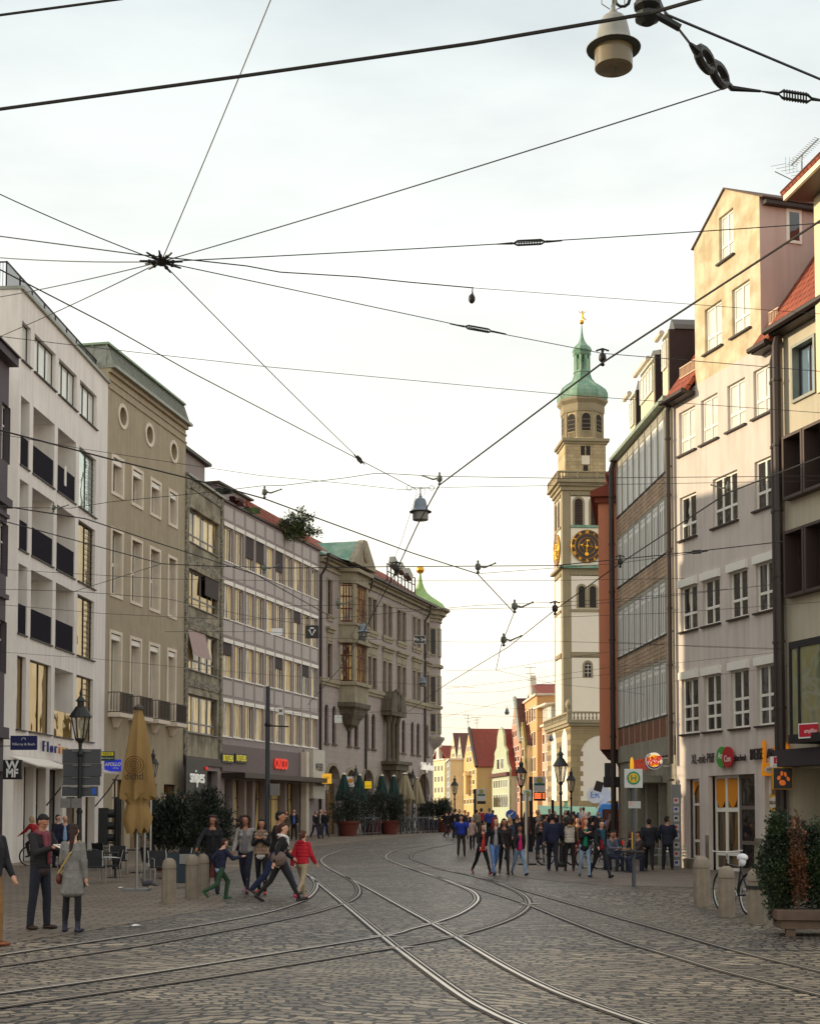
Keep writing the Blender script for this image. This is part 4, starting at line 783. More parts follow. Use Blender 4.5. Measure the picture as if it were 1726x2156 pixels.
# ================================================================ R0: beige building at the right edge
R0 = Facade('beige_framed_window_building', 'beige building with boxed dark window frames and glass bay at the right edge', 1660, 42.85, 1800, 39.6)
M_beige = mat('beige_render', S(188, 179, 158), rough=0.88, var=0.08, scale=0.8, streak=0.14)
M_box = mat('brown_metal_box_frame', S(76, 62, 58), rough=0.5, metal=0.3)
f = R0; T0 = 16.7
W0 = [(f.s(1671, 790), f.s(1716, 790), f.z(1671, 845), f.z(1671, 733), 0), (f.s(1665, 990), f.s(1702, 990), f.z(1665, 1050), f.z(1665, 925), 1), (f.s(1709, 990), f.s(1746, 990), f.z(1665, 1050), f.z(1665, 925), 1),
      (f.s(1665, 990), f.s(1702, 990), f.z(1665, 1256), f.z(1665, 1126), 1), (f.s(1709, 990), f.s(1746, 990), f.z(1665, 1256), f.z(1665, 1126), 1), (f.s(1740), f.s(1785), f.z(1671, 845), f.z(1671, 733), 0)]
gh = [(f.s(1672), f.s(1770), 0, 3.2, False, 2.0)]
mb = MB(); wall(mb, 0, f.L, 0, T0, [w[:4] for w in W0] + gh, 0.25); shell(mb, 0, f.L, 0, T0, 11); mb.build('wall', M_beige, f.o)
for a, b, z0, z1, t in W0:
    o = window(f.o, a, b, z0, z1, M_box, G_dark if t else glassmat('sky_blue_pane', S(150, 176, 196), rough=0.04, metal=0.6), dep=0.22, fw=0.06, mull=(0.5,) if not t else (0.6,))
    k = MB(); p = 0.28 if t else 0.08; t_ = 0.07
    q = 0.165; k.box(a - t_, a + 0.02, -p, q, z0 - t_, z1 + t_); k.box(b - 0.02, b + t_, -p, q, z0 - t_, z1 + t_); k.box(a + 0.02, b - 0.02, -p, q, z1 - 0.02, z1 + t_); k.box(a + 0.02, b - 0.02, -p, q, z0 - t_, z0 + 0.02); k.build('box_frame', M_box if t else M_zinc, o)
k = MB(); a, b = f.s(1664, n=0.9), f.s(1800); z0, z1 = f.z(1672, 1553), f.z(1672, 1378)
k.box(a, b, -0.9, 0, z1, z1 + 0.2); k.box(a, b, -0.95, 0, z0 - 0.25, z0)
for x in (a, a + 0.45, a + 1.6): k.box(x, x + 0.08, -0.9, -0.82, z0, z1)
k.box(a, a + 0.08, -0.1, 0.0, z0, z1); o = k.build('glass_bay', M_dark, f.o); k = MB(); k.box(a + 0.03, a + 0.05, -0.82, -0.1, z0, z1); k.box(a + 0.1, b, -0.86, -0.85, z0, z1); k.build('pane', glassmat('greenish_bay_pane', S(120, 124, 96), rough=0.05), o)
k = MB(); k.box(f.s(1672), f.L, -0.7, 0, 3.25, 3.75); k.build('canopy', mat('dark_grey_canopy', S(54, 46, 52), rough=0.6), f.o)
k = MB(); k.box(f.s(1664), f.s(1668), 1.9, 2.0, 0, 3.2); k.box(f.s(1672), f.s(1770), 1.98, 2.02, 0, 3.2); k.build('passage_back_wall', M_gwall, f.o)
mb = MB(); slab(mb, [(-0.1, -0.5, T0 - 0.1), (f.L, -0.5, T0 - 0.1), (f.L, 3.6, T0 + 5.5), (-0.1, 3.6, T0 + 5.5)], -0.14); mb.build('roof', M_tile, f.o)
mb = MB(); mb.tube([(-0.1, -0.55, T0 - 0.15), (f.L, -0.55, T0 - 0.15)], 0.11, 6); mb.box(-0.05, f.L, -0.45, 0.0, T0 - 0.28, T0 - 0.16); mb.build('gutter', M_gutter, f.o)
# projecting pale storey of the next house
Q = Facade('pale_yellow_oriel_house', 'pale yellow upper storey with broad eaves at the upper right edge', 1732, 40.2, 1812, 38.0)
k = MB(); k.box(0, Q.L, 0, 9, Q.z(1717, 830), Q.z(1717, 640) + 3.1); k.box(1.2, Q.L, 1.0, 9, 0, 15); k.build('wall', mat('pale_yellow_render', S(222, 208, 172), rough=0.88, var=0.06, scale=0.8), Q.o)
zt = Q.z(1717, 640) + 3.1; k = MB(); k.box(-0.2, Q.L, -0.75, 9, zt, zt + 0.12); k.build('soffit', M_box, Q.o); k = MB(); k.box(-0.22, Q.L, -0.83, -0.75, zt - 0.02, zt + 0.26); k.build('fascia', M_cream, Q.o)
k = MB(); slab(k, [(-0.3, -0.9, zt + 0.27), (Q.L, -0.9, zt + 0.27), (Q.L, 4.5, zt + 2.4), (-0.3, 4.5, zt + 2.4)], -0.14); k.build('roof', M_tile, Q.o)
# drain pipes between the right hand houses
for nm, lab, (U, y, r, zt, n_) in (('drain_pipe', 'brown drain pipe between the grey office block and the pink house', (1421.5, 49.5, 0.09, RT, 0)), ('drain_pipe', 'thin brown drain pipe beside the wide one on the pink house', (1646, 43.0, 0.055, RT1 - 0.3, 0)),
        ('drain_pipe', 'wide dark drain pipe beside the boxed windows at the right', (1657, 42.7, 0.13, RT1 + 0.1, 0)), ('drain_pipe', 'black drain pipe between the orange oriel and the grey office block', (1299, 58.6, 0.11, RT + 0.1, 0))):
    x = colx(U, y) - 0.15; k = MB(); g = 3.6 if U == 1421.5 else 0; k.tube([(x, y, g), (x, y, zt - 0.5), (x + 0.1, y, zt - 0.1), (x + 0.25, y + 0.1, zt + 0.02)], r, 8)
    for z in range(3, int(zt), 2): k.tube([(x, y, z), (x, y, z + 0.08)], r + 0.025, 8)
    tag(k.build(nm, M_gutter, smooth=True), lab, 'drain pipe', 'drain pipes on the right side')
# ================================================================ orange oriel house behind
M_oran = mat('terracotta_render', S(216, 138, 104), rough=0.88, var=0.06, scale=1.0, streak=0.08)
OZ = lambda V, y=60.0: aty(1280, V, y).z
x0, x1 = colx(1263, 60.0), colx(1303, 60.0) + 1.5; o = thing('terracotta_oriel_house', 'terracotta house with a tall oriel on brackets beside the clock tower', 'building', (x0, 60, 0), R(-9.5))
wd = x1 - x0; k = MB(); k.box(0, wd, 0, 5.5, OZ(1578), OZ(1060)); ow = k.build('oriel', M_oran, o)
k = MB(); k.box(-0.14, wd, -0.14, 5.6, OZ(1060), OZ(1048)); k.box(-0.32, wd, -0.3, 5.8, OZ(1048), OZ(1036)); k.prism([(-0.3, OZ(1036)), (wd, OZ(1036)), (wd, OZ(975)), (0.75, OZ(975)), (0.55, OZ(1020))], -0.28, 5.7); k.build('eaves', mat('dark_terracotta', S(132, 62, 42), rough=0.8), ow)
k = MB(); k.prism([(0.02, OZ(1578)), (wd, OZ(1578)), (wd, OZ(1640)), (0.85, OZ(1625)), (0.62, OZ(1600)), (0.2, OZ(1590))], 0.3, 1.0); k.build('bracket', mat('dark_bracket', S(74, 42, 34), rough=0.8), ow); k = MB(); k.prism([(0.02, OZ(1578)), (wd, OZ(1578)), (wd, OZ(1640)), (0.85, OZ(1625)), (0.62, OZ(1600)), (0.2, OZ(1590))], 4.2, 4.9); k.build('bracket', mat('dark_bracket', S(74, 42, 34), rough=0.8), ow)
k = MB(); k.box(0.75, 12, 0.6, 14, 0, OZ(1040)); k.build('wall', M_oran, o)
k = MB(); slab(k, [(0.3, -0.2, OZ(1000)), (0.3, 15, OZ(1000)), (6, 15, OZ(1000) + 4), (6, -0.2, OZ(1000) + 4)], 0.15); k.build('roof', M_tile, o)
# bracket lamp box and black balcony below the oriel
k = MB(); k.box(0.15, wd, -0.3, 1.2, OZ(1657), OZ(1636)); k.box(0.2, 0.45, -0.3, -0.1, OZ(1636), OZ(1607)); k.build('bar_balcony', M_dark, o)
k = MB(); k.cbox((-0.05, -0.2, OZ(1656)), (0.32, 0.3, 0.42), Matrix.Rotation(0.3, 3, 'Y')); k.build('hanging_lantern', M_gutter, o)
# ================================================================ clock tower
TD = 190.0
def tz(V): return aty(1228, V, TD).z
tx = colx(1238.5, TD); T = thing('clock_tower', 'tall white clock tower with stone belfry and green copper onion domes', 'tower', (tx, TD, 0), R(4.0))
M_tw = mat('tower_white_plaster', S(232, 222, 206), rough=0.9, var=0.04, scale=0.4); M_to = mat('olive_stone', S(152, 140, 114), rough=0.9, var=0.12, scale=0.5, streak=0.1)
M_ts = brickmat('tower_ashlar', S(192, 174, 138), S(168, 150, 118), S(130, 116, 92), 1.1, 0.5, 0.02, rough=0.9, bump=0.3, var=0.2)
M_void = mat('dark_opening', S(46, 40, 36), rough=0.9); M_louv = brickmat('dark_louvres', S(84, 66, 54), S(72, 56, 46), S(28, 22, 20), 9.0, 0.22, 0.07, rough=0.8, bump=0.8)
W_ = 3.3; D_ = 6.6      # half width of the shaft, full depth
def tbox(mb, h, z0, z1, g=0.0): mb.box(-h - g, h + g, -g, 2 * h + g, z0, z1)
def faceM(k):           # local frames for front (0) and left (1) faces
    return (Matrix.Identity(4), Matrix.Translation((-W_, W_, 0)) @ Matrix.Rotation(R(-90), 4, 'Z') @ Matrix.Translation((0, -0.0, 0)))[k]
def onface(mb, k):      # geometry written on the front face (y<=0) turned onto the left face
    if k == 0: return mb
    M = Matrix.Translation((-W_, W_, 0)) @ Matrix.Rotation(R(-90), 4, 'Z'); mb.v = [tuple(M @ Vector(v)) for v in mb.v]; return mb
mb = MB(); tbox(mb, W_, 0, tz(1195)); tbox(mb, W_, tz(1195), tz(1025)); mb.build('shaft', M_to, T)
for k in (0, 1):
    mb = MB()
    for v0, v1 in ((1517, 1385), (1373, 1288), (1283, 1213), (1190, 1112), (1106, 1046)): mb.box(-W_ + 1.15, W_ - 1.15, -0.06, 0, tz(v0), tz(v1)); 
    onface(mb, k).build('plaster_panel', M_tw, T)
    for v0, pr in ((1195, 0.5), (1286, 0.22), (1378, 0.18), (1109, 0.18)): mb = MB(); mb.box(-W_ - (pr if v0 == 1195 else -1.1), W_ + (pr if v0 == 1195 else -1.1), -pr, 0, tz(v0) - 0.15, tz(v0) + 0.2); onface(mb, k).build('ledge', M_copper if k == 0 and v0 in (1195, 1109) else M_to, T)
    for v0 in (1383, 1211, 1043):
        mb = MB()
        for i in range(9): x = -W_ + 1.35 + i * (2 * W_ - 2.7) / 8; mb.lathe([(0.22, -0.14), (0.22, 0.0)], (x, -0.0, tz(v0) + 0.0), 8, M=Matrix.Rotation(R(90), 3, 'X')); mb.box(x - 0.22, x + 0.22, -0.14, 0, tz(v0), tz(v0) + 0.35)
        onface(mb, k).build('arched_frieze', M_to, T)
    def arched(cx, v0, v1, w, mm, deep, nm):
        z0, z1 = tz(v0), tz(v1)
        for g, m_, y, n2 in ((0.3, M_to, -0.12, nm + '_surround'), (0.0, mm, -0.16, nm)):
            q = MB(); r = w / 2 + g; n = 10; pts = [(cx - r, z0 - g * 0.4), (cx + r, z0 - g * 0.4)] + [(cx + r * math.cos(math.pi * i / n), z1 - w / 2 + r * math.sin(math.pi * i / n)) for i in range(n + 1)]
            q.prism(pts, y, 0.0); onface(q, k).build(n2, m_, T)
    for cx in (-1.1, 1.1): arched(cx, 1107, 1050, 1.05, M_louv, 0, 'belfry_louvre')
    if k == 0:
        for cx in (-0.75, 0.75): arched(cx, 1279, 1234, 0.85, M_void, 0, 'twin_window')
        arched(0.0, 1425, 1395, 0.8, M_void, 0, 'small_window')
        q = MB(); 
        for z in (0.5, 1.0, 1.5): q.box(-0.4, 0.4, -0.19, -0.17, tz(1425) + z, tz(1425) + z + 0.05)
        q.box(-0.03, 0.03, -0.19, -0.17, tz(1425), tz(1397)); q.build('window_bars', M_wframe, T)
    cz = tz(1150.5); Rx = Matrix.Rotation(R(90), 3, 'X')
    q = MB(); q.lathe([(2.2, 0.0), (2.2, 0.14), (2.1, 0.2)], (0, -0.05, cz), 40, M=Rx); q = onface(q, k); clk = q.build('clock_face', mat('black_clock_dial', S(58, 48, 46), rough=0.6) if k == 0 else mat('weathered_clock_dial', S(150, 132, 104), rough=0.7), T)
    q = MB()
    for r in (2.16, 1.68, 1.15, 0.62): q.tube([(r * math.cos(2 * math.pi * i / 40), -0.28, cz + r * math.sin(2 * math.pi * i / 40)) for i in range(40)], 0.045 if r < 2 else 0.06, 4, closed=True)
    onface(q, k).build('dial_ring', M_gold, clk)
    NUM = ['XII', 'I', 'II', 'III', 'IIII', 'V', 'VI', 'VII', 'VIII', 'IX', 'X', 'XI']
    for h in range(12):
        an = R(90 - 30 * h); x, z = 1.92 * math.cos(an), 1.92 * math.sin(an)
        if k == 0: text('numeral', NUM[h], M_gold, clk, (x, -0.27, cz + z), 0.5, rot=(R(90), R(-30 * h) * -1 if False else R(30 * h), 0), extrude=0.01, sx=0.75, bold=0.012)
        else:
            q = MB(); q.cbox((x, -0.28, cz + z), (0.25, 0.03, 0.35), Matrix.Rotation(R(30 * h), 3, 'Y')); onface(q, k).build('numeral', M_gold, clk)
    q = MB(); q.tube([(-0.1, -0.32, cz), (1.75, -0.32, cz - 0.28)], [0.1, 0.05], 5); q.ball((1.25, -0.32, cz - 0.2), (0.22, 0.05, 0.2)); q.ball((-0.75, -0.32, cz + 0.13), (0.2, 0.05, 0.14)); q.tube([(0, -0.32, cz), (-0.75, -0.32, cz + 0.12)], 0.05, 4); onface(q, k).build('minute_hand', M_gold, clk)
    q = MB(); q.tube([(0, -0.34, cz + 0.85), (-0.1, -0.34, cz - 1.35)], 0.06, 4); q.ball((-0.08, -0.34, cz - 1.1), (0.26, 0.05, 0.3)); q.ball((0.08, -0.34, cz + 0.75), (0.26, 0.05, 0.14)); q.ball((0, -0.34, cz), (0.22, 0.08, 0.22)); onface(q, k).build('hour_hand', M_gold, clk)
# gallery above the shaft
def balust(par, x0, x1, y, z0, z1, m, n, along='x'):
    k = MB(); h = z1 - z0
    def bx(a, b, c, d, e, f): k.box(a, b, c, d, e, f) if along == 'x' else k.box(c, d, a, b, e, f)
    bx(x0, x1, y - 0.18, y + 0.18, z0, z0 + 0.14 * h); bx(x0, x1, y - 0.2, y + 0.2, z1 - 0.16 * h, z1)
    for i in range(n):
        x = x0 + (x1 - x0) * (i + 0.5) / n; c = (x, y, z0) if along == 'x' else (y, x, z0)
        k.lathe([(0.07, 0.13 * h), (0.15, 0.35 * h), (0.07, 0.6 * h), (0.11, 0.85 * h)], c, 6)
    for i in range(0, 4): x = x0 + (x1 - x0) * i / 3; bx(x - 0.16, x + 0.16, y - 0.17, y + 0.17, z0 + 0.1 * h, z1 - 0.1 * h)
    return k.build('balustrade', m, par)
mb = MB(); tbox(mb, W_, tz(1033), tz(1025), 0.25); tbox(mb, W_, tz(1025), tz(1018), 0.5); tbox(mb, W_, tz(1018), tz(1012.5), 0.85); mb.build('gallery_cornice', M_to, T)
balust(T, -W_ - 0.6, W_ + 0.6, -0.6, tz(1012.5), tz(994.5), M_to, 20); balust(T, -0.6, D_ + 0.6, -W_ - 0.6, tz(1012.5), tz(994.5), M_to, 18, 'y')
SQ = 2.78; mb = MB(); mb.box(-SQ, SQ, 0.5, 0.5 + 2 * SQ, tz(1012), tz(928)); mb.build('stone_stage', M_ts, T)
mb = MB(); mb.box(-SQ - 0.45, SQ + 0.45, 0.05, 0.95 + 2 * SQ, tz(928), tz(922)); mb.box(-SQ - 0.2, SQ + 0.2, 0.3, 0.7 + 2 * SQ, tz(933), tz(928)); mb.build('stage_cornice', M_to, T)
for cx in (-0.38, 0.38):
    q = MB(); q.box(cx - 0.28, cx + 0.28, 0.42, 0.5, tz(956), tz(937)); q.build('stage_window', M_void, T)
q = MB(); q.box(-0.3, 0.3, 0.42, 0.5, tz(992), tz(978)); q.build('stage_door', M_void, T); q = MB(); q.box(-0.55, 0.55, 0.38, 0.5, tz(976), tz(958)); q.build('stone_tablet', M_cream, T)
q = MB()
for x in (-2.6, -1.15, -0.75, 0.75, 1.15, 2.6): q.box(x - 0.08, x + 0.08, 0.42, 0.5, tz(990), tz(936))
q.build('pilaster_strip', M_ts, T)
OX, OY, OR = 0.15, 0.5 + SQ, 2.95
def oct_(mb, prof): mb.lathe([(r / math.cos(R(22.5)), z) for r, z in prof], (OX, OY, 0), 8, rot=0.5)
mb = MB(); oct_(mb, [(OR - 0.3, tz(925)), (OR - 0.3, tz(850))]); oct_(mb, [(OR - 0.1, tz(925)), (OR - 0.1, tz(918))]); bel = mb.build('belfry', M_ts, T)
mb = MB(); oct_(mb, [(OR - 0.15, tz(862)), (OR - 0.1, tz(857)), (OR - 0.1, tz(845)), (OR + 0.3, tz(838)), (OR + 0.35, tz(834)), (OR + 0.1, tz(831))]); mb.build('belfry_cornice', M_to, bel)
for i in range(8):
    an = R(-90 + 45 * i); M = Matrix.Rotation(an + R(90), 4, 'Z'); Mt = Matrix.Translation((OX, OY, 0)) @ M
    q = MB(); z0, z1 = tz(903), tz(866); w = 1.15; r = w / 2; pts = [(-r, z0), (r, z0)] + [(r * math.cos(math.pi * j / 8), z1 - r + r * math.sin(math.pi * j / 8)) for j in range(9)]
    q.prism(pts, -(OR - 0.3) - 0.05, -(OR - 0.3) + 0.02); q.v = [tuple(Mt @ Vector(v)) for v in q.v]; q.build('belfry_opening', M_void, bel)
    q = MB(); yy = -(OR - 0.3) - 0.1
    for x in (-0.85, 0.85): q.box(x - 0.14, x + 0.14, yy, yy + 0.12, tz(920), tz(862))
    q.box(-0.6, 0.6, yy, yy + 0.1, tz(906), tz(904)); 
    for j in range(6): q.box(-0.52 + j * 0.2, -0.42 + j * 0.2, yy, yy + 0.08, tz(917), tz(906))
    for j in range(3): q.box(-0.55, 0.55, yy + 0.03, yy + 0.06, tz(898 - j * 9), tz(897.2 - j * 9))
    q.v = [tuple(Mt @ Vector(v)) for v in q.v]; q.build('pilaster_pair', M_to, bel)
mb = MB(); zz = [(3.15, 832), (3.25, 826), (3.22, 818), (2.95, 809), (2.35, 801), (1.65, 793), (1.22, 784), (1.05, 775), (1.0, 769.5)]
oct_(mb, [(r, tz(v)) for r, v in zz]); dome = mb.build('onion_dome', M_copper, T)
mb = MB()
for i in range(8):
    an = R(-112.5 + 45 * i); mb.tube([(OX + r / math.cos(R(22.5)) * math.cos(an), OY + r / math.cos(R(22.5)) * math.sin(an), tz(v)) for r, v in zz], 0.06, 4)
mb.build('dome_rib', M_copper, dome)
mb = MB(); oct_(mb, [(1.15, tz(770)), (1.1, tz(767))]); oct_(mb, [(1.05, tz(734)), (1.2, tz(731)), (1.0, tz(728))])
for i in range(8): an = R(-112.5 + 45 * i); mb.tube([(OX + 0.95 * math.cos(an), OY + 0.95 * math.sin(an), tz(768)), (OX + 0.95 * math.cos(an), OY + 0.95 * math.sin(an), tz(732))], 0.2, 4)
mb.build('lantern', M_copper, T)
mb = MB(); oct_(mb, [(1.1, tz(729)), (1.28, tz(723)), (1.12, tz(716)), (0.66, tz(709)), (0.36, tz(701)), (0.2, tz(692)), (0.1, tz(680)), (0.04, tz(664))]); mb.build('spire', M_copper, T)
mb = MB(); mb.ball((OX, OY, tz(660.5)), 0.32, 12, 8); mb.build('gilded_ball', M_gold, T, smooth=True)
mb = MB(); z = tz(657); mb.tube([(OX, OY, z), (OX + 0.05, OY, z + 0.35), (OX + 0.12, OY, z + 0.8), (OX + 0.1, OY, z + 1.1)], [0.05, 0.13, 0.16, 0.1], 6); mb.ball((OX + 0.1, OY, z + 1.25), 0.12); mb.tube([(OX + 0.1, OY, z + 1.0), (OX - 0.3, OY, z + 1.1), (OX - 0.35, OY, z + 1.4)], 0.05, 5); mb.tube([(OX + 0.1, OY, z + 1.0), (OX + 0.5, OY, z + 1.1), (OX + 0.55, OY, z + 1.35)], 0.05, 5); mb.tube([(OX + 0.1, OY, z + 0.5), (OX + 0.45, OY, z + 0.2), (OX + 0.6, OY, z + 0.05)], 0.08, 5); mb.build('weather_vane_figure', M_gold, T)
# ---------------- church podium in front of the tower, big white arch
px = colx(1201.5, 178.0); Pd = thing('stone_church_front', 'brown stone church block with a white arched wall and balustrade beneath the tower', 'building', (px, 178, 0), R(4.0))
pz = lambda V: aty(1228, V, 178).z
M_pod = brickmat('podium_ashlar', S(160, 142, 106), S(146, 128, 96), S(120, 104, 80), 1.8, 0.7, 0.02, rough=0.9, bump=0.2, var=0.12)
aw = 2 * (1262 - 1222) * 178 / 3000; ax0 = (1222 - 1201.5) * 178 / 3000
mb = MB(); wall(mb, 0, 12, 0, pz(1519), [(ax0, ax0 + 5.2, pz(1686), pz(1548), True, 0.1)]); mb.quad((0, 0, 0), (0, 17.6, 0), (0, 17.6, pz(1519)), (0, 0, pz(1519))); mb.quad((0, 0, pz(1519)), (12, 0, pz(1519)), (12, 17.6, pz(1519)), (0, 17.6, pz(1519))); mb.build('wall', M_pod, Pd.__class__ and Pd)
mb = MB(); mb.box(ax0, ax0 + 5.2, 0.06, 0.12, pz(1686), pz(1546)); mb.build('arch_infill', M_tw, Pd)
mb = MB()
for i in range(13):
    z = pz(1686) + i * 0.62
    if z < pz(1585) and i % 2: mb.box(ax0 - 0.02, ax0 + 0.35, 0.03, 0.058, z, z + 0.6)
mb.build('arch_quoins', M_pod, Pd)
for (y0, y1, vt) in ((2.2, 6.0, 1542), (10.2, 14.0, 1554)):     # tall white niches on the side
    q = MB(); r = (y1 - y0) / 2; pts = [(y0, pz(1690) + 0.3), (y1, pz(1690) + 0.3)] + [((y0 + y1) / 2 + r * math.cos(math.pi * j / 10), pz(1542) - 1.2 + min(r, 2.0) * math.sin(math.pi * j / 10)) for j in range(11)]
    q.prism(pts, -0.03, 0.0); q.v = [(v[1] - 0.01, v[0], v[2]) for v in q.v]; q.build('side_niche', M_tw, Pd)
mb = MB(); mb.box(-0.5, 12, -0.5, 17.6, pz(1522), pz(1518)); mb.box(-0.3, 12, -0.3, 17.6, pz(1528), pz(1522)); mb.build('cornice', M_to, Pd)
balust(Pd, -0.3, 12, -0.3, pz(1518), pz(1499), M_to, 26); balust(Pd, -0.3, 17.6, -0.3, pz(1518), pz(1499), M_to, 26, 'y')
mb = MB(); mb.lathe([(0.2, 0), (0.12, 0.3), (0.4, 0.7), (0.42, 1.0), (0.25, 1.35), (0.05, 1.6)], (-0.3, -0.3, pz(1499)), 10); mb.build('finial', M_to, Pd, smooth=True)
# ================================================================ far houses along the street
def wgrid(par, fx, fz, x0, x1, z0, z1, nx, nz, fr, gm, w=0.55, hfrac=0.6, side=0):
    """rows of casements on the gable front (side 0: x=0 plane facing the street) or on the eaves side (side 1)"""
    for j in range(nz):
        for i in range(nx):
            cx = x0 + (x1 - x0) * (i + 0.5) / nx; cz = z0 + (z1 - z0) * (j + 0.5) / nz; h = (z1 - z0) / nz * hfrac; ww = (x1 - x0) / nx * w
            k = MB(); k.box(cx - ww / 2, cx + ww / 2, -0.05, 0.0, cz - h / 2, cz + h / 2); q = MB(); q.box(cx - ww / 2 + 0.12, cx + ww / 2 - 0.12, -0.08, -0.04, cz - h / 2 + 0.12, cz + h / 2 - 0.12)
            if side: k.v = [(v[1] * 0 + v[0], v[1], v[2]) for v in k.v]
            o = k.build('window', fr, par); q.build('pane', gm, o)
def house(name, label, Uc, yc, Ul, wid, side_len, Ve, Vr, cwall, cside, croof, nwin=(3, 4), sidewin=(0, 0), verge=None, gable='plain', fr=None):
    """gable front faces the street on the left; eaves side faces the viewer. local x runs along the gable front from far to near corner"""
    pc = Vector((colx(Uc, yc), yc)); yl = yc + wid; pl = Vector((colx(Ul, yl), yl)); d = (pc - pl); Lg = d.length; ang = math.atan2(d.y, d.x)
    o = thing(name, label, 'house', (pl.x, pl.y, 0), ang); ze = aty(1000, Ve, yc).z; zr = aty(1000, Vr, yc + wid / 2).z
    fr = fr or M_wframe; mb = MB(); g0 = gz(200)
    if gable == 'plain': poly = [(0, 0), (Lg, 0), (Lg, ze), (Lg / 2, zr), (0, ze)]
    elif gable == 'stepped':
        poly = [(0, 0), (Lg, 0), (Lg, ze)]; n = 5
        for i in range(n): xx = Lg - (Lg / 2 - 0.6) * (i + 1) / n; zz = ze + (zr - ze) * (i + 0.6) / n; poly += [(Lg - (Lg / 2 - 0.6) * i / n, zz), (xx, zz)]
        poly += [(Lg / 2 + 0.6, zr + 0.4), (Lg / 2 - 0.6, zr + 0.4)] + [(Lg - x, z) for x, z in poly[3:][::-1]] + [(0, ze)]
    else:
        poly = [(0, 0), (Lg, 0), (Lg, ze), (Lg * 1.02, ze + 0.1 * (zr - ze)), (Lg * 0.90, ze + 0.22 * (zr - ze)), (Lg * 0.84, ze + 0.42 * (zr - ze)), (Lg * 0.86, ze + 0.5 * (zr - ze)), (Lg * 0.72, ze + 0.62 * (zr - ze)), (Lg * 0.68, ze + 0.85 * (zr - ze)), (Lg * 0.60, zr), (Lg * 0.5, zr * 1.02)]
        poly += [(Lg - x, z) for x, z in poly[2:-1][::-1]]
    mb.prism(poly, 0.0, 0.35 if gable != 'plain' else 0.02); mb.build('gable_front', cwall, o)
    k = MB(); k.quad((Lg, 0.02, 0), (Lg, side_len, 0), (Lg, side_len, ze), (Lg, 0.02, ze)); k.build('side_wall', cside, o); k = MB(); k.quad((0, 0.02, 0), (0, side_len, 0), (0, side_len, ze), (0, 0.02, ze)); k.build('side_wall', cside, o)
    k = MB(); e = 0.25; slab(k, [(Lg + e, -0.1 if gable == 'plain' else 0.36, ze - 0.15), (Lg + e, side_len, ze - 0.15), (Lg / 2, side_len, zr), (Lg / 2, -0.1 if gable == 'plain' else 0.36, zr)], -0.15); slab(k, [(-e, 0.05, ze - 0.15), (Lg / 2, 0.05, zr), (Lg / 2, side_len, zr), (-e, side_len, ze - 0.15)], -0.15); rf = k.build('roof', croof, o)
    if verge: k = MB(); k.tube([(Lg + 0.25, -0.05, ze - 0.2), (Lg / 2, -0.05, zr + 0.15)], 0.3, 4); k.build('verge', verge, rf)
    nx, nz = nwin; wgrid(o, 0, 0, Lg * 0.08, Lg * 0.92, 3.2, ze - 0.2, nx, nz, fr, G_dark)
    if gable == 'plain': wgrid(o, 0, 0, Lg * 0.3, Lg * 0.7, ze + 0.4, ze + (zr - ze) * 0.62, 2, 2, fr, G_dark)
    else: wgrid(o, 0, 0, Lg * 0.27, Lg * 0.73, ze + 0.3, ze + (zr - ze) * 0.45, 2, 1, fr, G_dark)
    return o, Lg, ze, zr
def fm(n, c, **k): return mat(n, S(*c), rough=0.9, var=0.08, scale=0.5, streak=0.08, **k)
M_droof = mat('dark_brown_roof', S(98, 62, 56), rough=0.85, var=0.25, scale=2); M_rroof = mat('bright_red_roof', S(136, 62, 46), rough=0.85, var=0.18, scale=1.5)
C1 = fm('cream_yellow_render', (226, 206, 164)); C2 = fm('mint_green_render', (184, 188, 154)); C3 = fm('ochre_yellow_render', (208, 172, 116)); C4 = fm('pale_green_render', (176, 184, 158)); C5 = fm('brick_pink_render', (200, 140, 118)); C6 = fm('apricot_render', (210, 162, 112)); C7 = fm('rose_beige_render', (208, 170, 146))
house('cream_gabled_house', 'narrow cream gabled house with a dark roof, leftmost of the far gables', 962, 280, 947, 12, 12, 1600, 1543, C1, C1, M_droof, (3, 4))
house('green_gabled_house', 'narrow mint green gabled house between cream and ochre houses', 975, 262, 961, 12, 12, 1602, 1544, C2, C2, M_droof, (3, 4))
o, Lg, ze, zr = house('ochre_gabled_house', 'ochre yellow house with a steep bright red roof and one dormer', 1003, 235, 974, 16, 15, 1612, 1534, C3, C3, M_rroof, (4, 4), verge=M_gutter)
k = MB(); k.box(Lg - 0.2, Lg + 0.35, 4.4, 6.4, ze + 0.9, ze + 3.0); q = k.build('dormer', M_wframe, o); k = MB(); k.box(Lg + 0.36, Lg + 0.40, 4.8, 6.0, ze + 1.2, ze + 2.8); k.build('pane', G_dark, q); k = MB(); slab(k, [(Lg + 0.5, 4.0, ze + 3.0), (Lg + 0.5, 6.8, ze + 3.0), (Lg - 2.4, 6.8, ze + 4.6), (Lg - 2.4, 4.0, ze + 4.6)], -0.15); k.build('dormer_roof', M_rroof, q)
k = MB(); k.box(Lg * 0.45, Lg * 0.62, -0.9, 0, 5.2, 8.4); k.prism([(Lg * 0.42, 8.4), (Lg * 0.65, 8.4), (Lg * 0.53, 9.2)], -1.0, 0); k.build('bay_window', C3, o)
o, Lg, ze, zr = house('curved_gable_house', 'pale green house with a white curved gable and many narrow windows', 1072, 218, 1036, 14, 14, 1630, 1535, C4, C4, M_rroof, (6, 2), gable='curvy')
k = MB(); k.prism([(-0.3, ze - 0.2), (Lg + 0.3, ze - 0.2), (Lg + 0.1, ze + 0.35), (-0.1, ze + 0.35)], -0.5, 0); k.build('cornice', M_droof, o)
